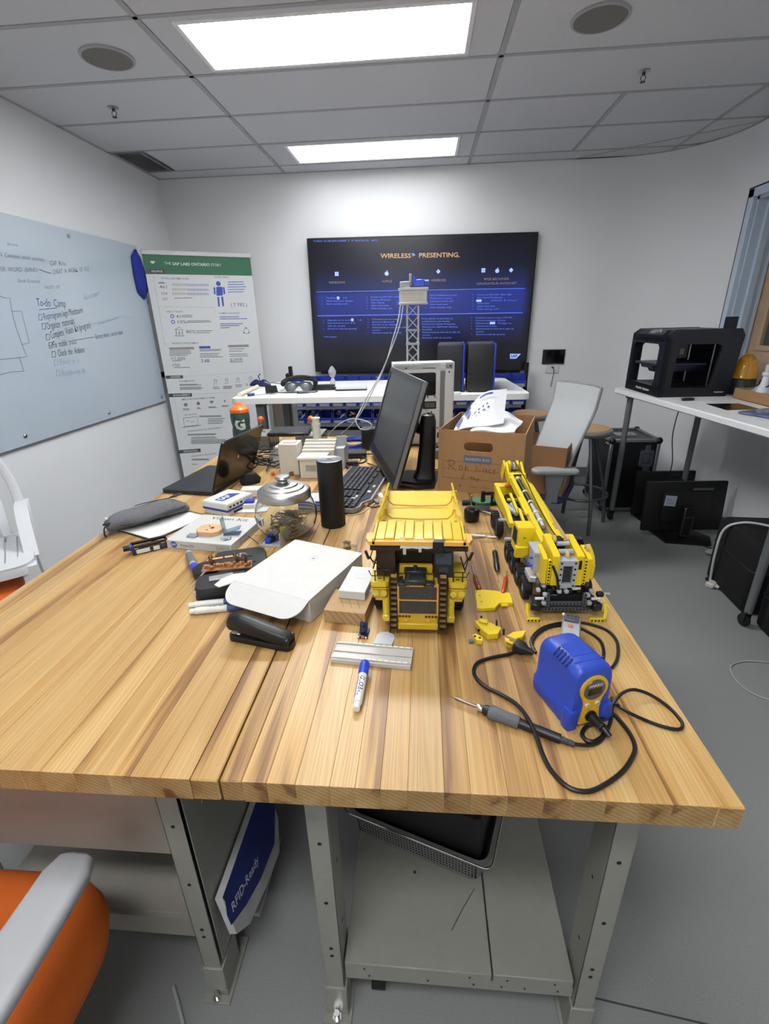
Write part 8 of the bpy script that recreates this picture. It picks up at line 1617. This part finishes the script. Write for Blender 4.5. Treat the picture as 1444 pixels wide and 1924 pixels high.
q = T(911, 1011, 0); mb = MB(); mb.tube([(.045*cos(a), .030*sin(a), .003) for a in [2*pi*k/30 for k in range(30)]], .0028, 6, closed=True); t = solo('clear_ring', 'clear plastic ring with white scraps inside, beside the crane wheels', 'ring', mb, CLEAR, (q.x, q.y, TT))
mb = MB(); mb.box((-.02, .006, .006), (.045, .012, .003), .001, (0, 8, 10)); mb.box((.022, .0, .005), (.03, .008, .002), .001, (0, 0, -8)); part('white_scrap', mb, WHITE, t)['kind'] = 'stuff'
# ================================================================ SOLDERING STATION, IRON AND CORDS
SBL = mat('station_blue', '2a45a8', .38, var=.02, bump=.08, bscale=600)
t = thing('soldering_station', 'blue soldering station with a yellow front plate at the bench front', 'soldering station', (.2885, .652, TT), 20)
def outl(k=1.0, zt=.120):
    R_ = .020; pts = [(-.042*k, .001), (.042*k, .001), (.044*k, .012), (.043*k, .028), (.038*k, .036), (.0365*k, zt-R_)]
    for i in range(1, 7): a = radians(15*i); pts.append(((.0365-R_)*k+R_*k*cos(a), zt-R_+R_*sin(a)*(.5+.5*k)))
    for i in range(1, 7): a = radians(90+15*i); pts.append((-(.0365-R_)*k+R_*k*cos(a), zt-R_+R_*sin(a)*(.5+.5*k)))
    pts += [(-.038*k, .036), (-.043*k, .028), (-.044*k, .012)]
    return pts
mb = MB(); mb.loft([[(x, y, z) for x, z in outl(k, zt)] for y, k, zt in ((0, .93, .113), (.003, .98, .118), (.010, 1, .120), (.05, 1, .1205), (.095, 1, .117), (.104, .98, .113), (.108, .92, .107))]); part('body', mb, SBL, t, 'blue moulded body', sm=50)
for s in (-1, 1):
    mb = MB(); mb.loft([[(s*.034+x*k, y-.001, z) for x, y in rrect(.024, .022, .007, 3, 0, .006)] for z, k in ((.0, .92), (.006, 1), (.028, .98), (.038, .7))]); part('front_foot', mb, SBL, t, sm=60)
gp = []
for k in range(25): a = radians(-40+260*k/24); gp.append((.0265*cos(a), .078+.0265*sin(a)))
gp += [(-.0155, .046), (-.016, .030), (-.021, .006), (.021, .006), (.016, .030), (.0155, .046)]
mb = MB(); mb.M = IP; mb.prism(gp, -.001, .0035); fp = part('front_plate', mb, mat('plate_yellow', 'd3a52a', .35, var=.02), t, 'yellow gourd shaped front plate')
mb = MB(); mb.M = IP @ Tr(0, .078, 0); mb.lathe([(.001, .005), (.020, .005), (.021, .0035), (.021, .0)], seg=28); part('display_dial', mb, mat('dial_grey', '4e5250', .3, var=.03), fp)
mb = MB(); mb.M = IP; mb.bb(-.013, .069, .0048, .013, .081, .0056); part('display', mb, mat('dark_lcd', '2a1c18', .15, var=0), fp)
mb = MB(); mb.M = IP; mb.text('HAKKO', .0078, Tr(0, .088, .0056), align='CENTER', bold=.03); part('lettering', mb, WHITE, fp, sm=0)
mb = MB(); mb.cyl((0, 0, 0), (0, -.003, 0), .0048, .0042, 16); bts = pieces('button', mb, mat('button_cream', 'c4b89c', .35, var=0), fp, [(-.010, -.0035, .047), (.010, -.0035, .047)])
mb = MB(); mb.tube([(-.0018, 0, -.001), (0, 0, .0016), (.0018, 0, -.001)], .0004, 4); part('arrow_mark', mb, DGREY, bts[0]).location = (0, -.0032, 0)
mb = MB(); mb.M = IP; mb.text('ENTER', .0026, Tr(.010, .047, .0068), align='CENTER', bold=.02); part('button_text', mb, DGREY, fp, sm=0)
mb = MB(); mb.cyl((0, -.003, .022), (0, -.007, .022), .0105, seg=20); mb.cyl((0, -.007, .022), (.004, -.032, .020), .0085, .0075, 18); mb.cyl((.004, -.032, .020), (.0065, -.046, .015), .0060, .0045, 14); part('connector', mb, BLACK, t, 'black round connector')
mb = MB(); mb.box((0, 0, 0), (.003, .0035, .020), .0012); pieces('vent_slot', mb, mat('vent_dark_blue', '16235e', .6, var=0), t, [Tr(-.0313, .03+.0085*k, .1145) @ Ry(42) for k in range(5)])
mb = MB(); mb.bb(-.03, .02, .1198, .03, .022, .1203); mb.bb(-.02, .035, .1202, .02, .07, .1207, .0002); part('top_embossing', mb, SBL, t)['kind'] = 'stuff'
# iron
a_ = T(842, 1307, .010); b_ = T(1079, 1399, .006); d = (b_-a_); L_ = d.length
t = thing('soldering_iron', 'soldering iron with a grey foam grip lying in front of the blue station', 'soldering iron', tuple(a_), 0); t.rotation_euler = d.to_track_quat('X', 'Z').to_euler()
mb = MB(); mb.M = Ry(90); mb.lathe([(.0003, 0), (.0011, .010), (.0030, .016), (.0030, .030), (.0026, .058), (.001, .058)], seg=14); part('tip', mb, mat('heated_steel', '8a7a70', .3, .9, var=.1, scale=60), t)
mb = MB(); mb.M = Ry(90); mb.lathe([(.001, .056), (.0062, .056), (.0066, .059), (.0066, .064), (.0052, .067), (.001, .067)], seg=18); part('nut', mb, CHROME, t)
mb = MB(); mb.M = Ry(90); mb.lathe([(.001, .066), (.0075, .067), (.0095, .072), (.0095, .080), (.001, .082)], seg=20); part('collar', mb, BLACK, t)
mb = MB(); mb.M = Ry(90); mb.lathe([(.001, .078), (.0115, .078), (.013, .082), (.0118, .098), (.0112, .115), (.0115, .128), (.0105, .131), (.001, .131)], seg=24); part('foam_grip', mb, mat('grey_foam', '5d5f62', .85, var=.08, scale=300, bump=.3, bscale=900), t, 'grey foam grip')
mb = MB(); mb.M = Ry(90); mb.lathe([(.001, .13), (.0085, .13), (.0082, .20), (.007, L_*.86), (.001, L_*.86)], seg=20); part('handle', mb, BLACK, t)
mb = MB(); mb.M = Ry(90)
for k in range(9): z = L_*.86+k*L_*.14/9; r_ = .0066-.0002*k; mb.lathe([(.001, z), (r_, z), (r_, z+.0022), (.0042, z+.0024), (.0042, z+.0034), (.001, z+.0034)], seg=12)
part('strain_relief', mb, mat('grey_rubber', '3c3d40', .6, var=0), t)
def c3(pts): return [(820+x/3.008, 1160+y/3.008) for x, y in pts]
def cord(nm, lb, pts, r, hs=None, m_=None):
    P_ = c3(pts); mb = MB(); mb.tube(spline([T(u, v, r+(hs.get(i, 0) if hs else 0)) for i, (u, v) in enumerate(P_)], 7), r, 8); return solo(nm, lb, 'cord', mb, m_ or mat('black_cord', '131315', .4, var=0))
cord('iron_cord', 'black cord from the soldering iron that loops out to the right of the blue station', [(778, 716), (850, 722), (915, 705), (955, 655), (982, 585), (990, 520), (1004, 478), (1050, 428), (1115, 409), (1205, 437), (1305, 503), (1375, 578), (1388, 615), (1362, 633), (1280, 618), (1180, 582), (1090, 540), (1015, 490), (988, 455)], .0030, {0: .004, 1: .003, 5: .006, 6: .012, 7: .016, 8: .012, 9: .006, 16: .008, 17: .004})
cord('station_cord', 'thick black cord making the big loop around the soldering iron at the bench front', [(948, 622), (940, 668), (890, 702), (842, 692), (822, 655), (850, 615), (910, 590), (985, 545), (1040, 590), (1095, 665), (1120, 738), (1095, 810), (1040, 880), (950, 945), (860, 982), (770, 972), (700, 925), (640, 855), (595, 765), (560, 665), (520, 580), (455, 495), (370, 440), (280, 395), (225, 345), (210, 295), (238, 252), (320, 225), (400, 210), (450, 190)], .0037, {0: .008, 6: .006, 19: .016, 20: .016, 18: .008, 21: .006})
cord('mains_cable', 'coiled black mains cord behind the blue station around the grey battery box', [(560, 200), (540, 165), (545, 125), (580, 85), (640, 55), (720, 45), (800, 58), (870, 90), (925, 135), (943, 190), (938, 240)], .0034)
cord('mains_cable', 'outer turn of the black mains cord reaching behind the crane outrigger', [(550, 180), (532, 140), (552, 95), (610, 55), (700, 32), (800, 28), (890, 45), (965, 75), (1012, 125), (1025, 180), (1018, 240), (990, 285)], .0034)
a_ = T(968, 1212, .012); b_ = T(1003, 1228, .012)
t = thing('mains_plug', 'black two pin mains plug at the left of the blue station', 'plug', (a_.x, a_.y, TT), math.degrees(math.atan2(b_.y-a_.y, b_.x-a_.x)))
mb = MB(); mb.loft([[(x, y, z+.012) for y, z in rrect(w_, h_, min(w_, h_)*.3, 3)] for x, w_, h_ in ((.0, .026, .022), (.003, .028, .024), (.018, .026, .022), (.026, .014, .014), (.040, .010, .010))]); part('plug_body', mb, mat('matte_black_pvc', '1a1a1c', .55, var=.1), t)
mb = MB(); mb.bb(-.018, -.0008, -.003, .0, .0008, .003); pieces('blade', mb, mat('brass_blade', 'b9a27a', .3, .9, var=0), t, [(0, -.006, .012), (0, .006, .012)])
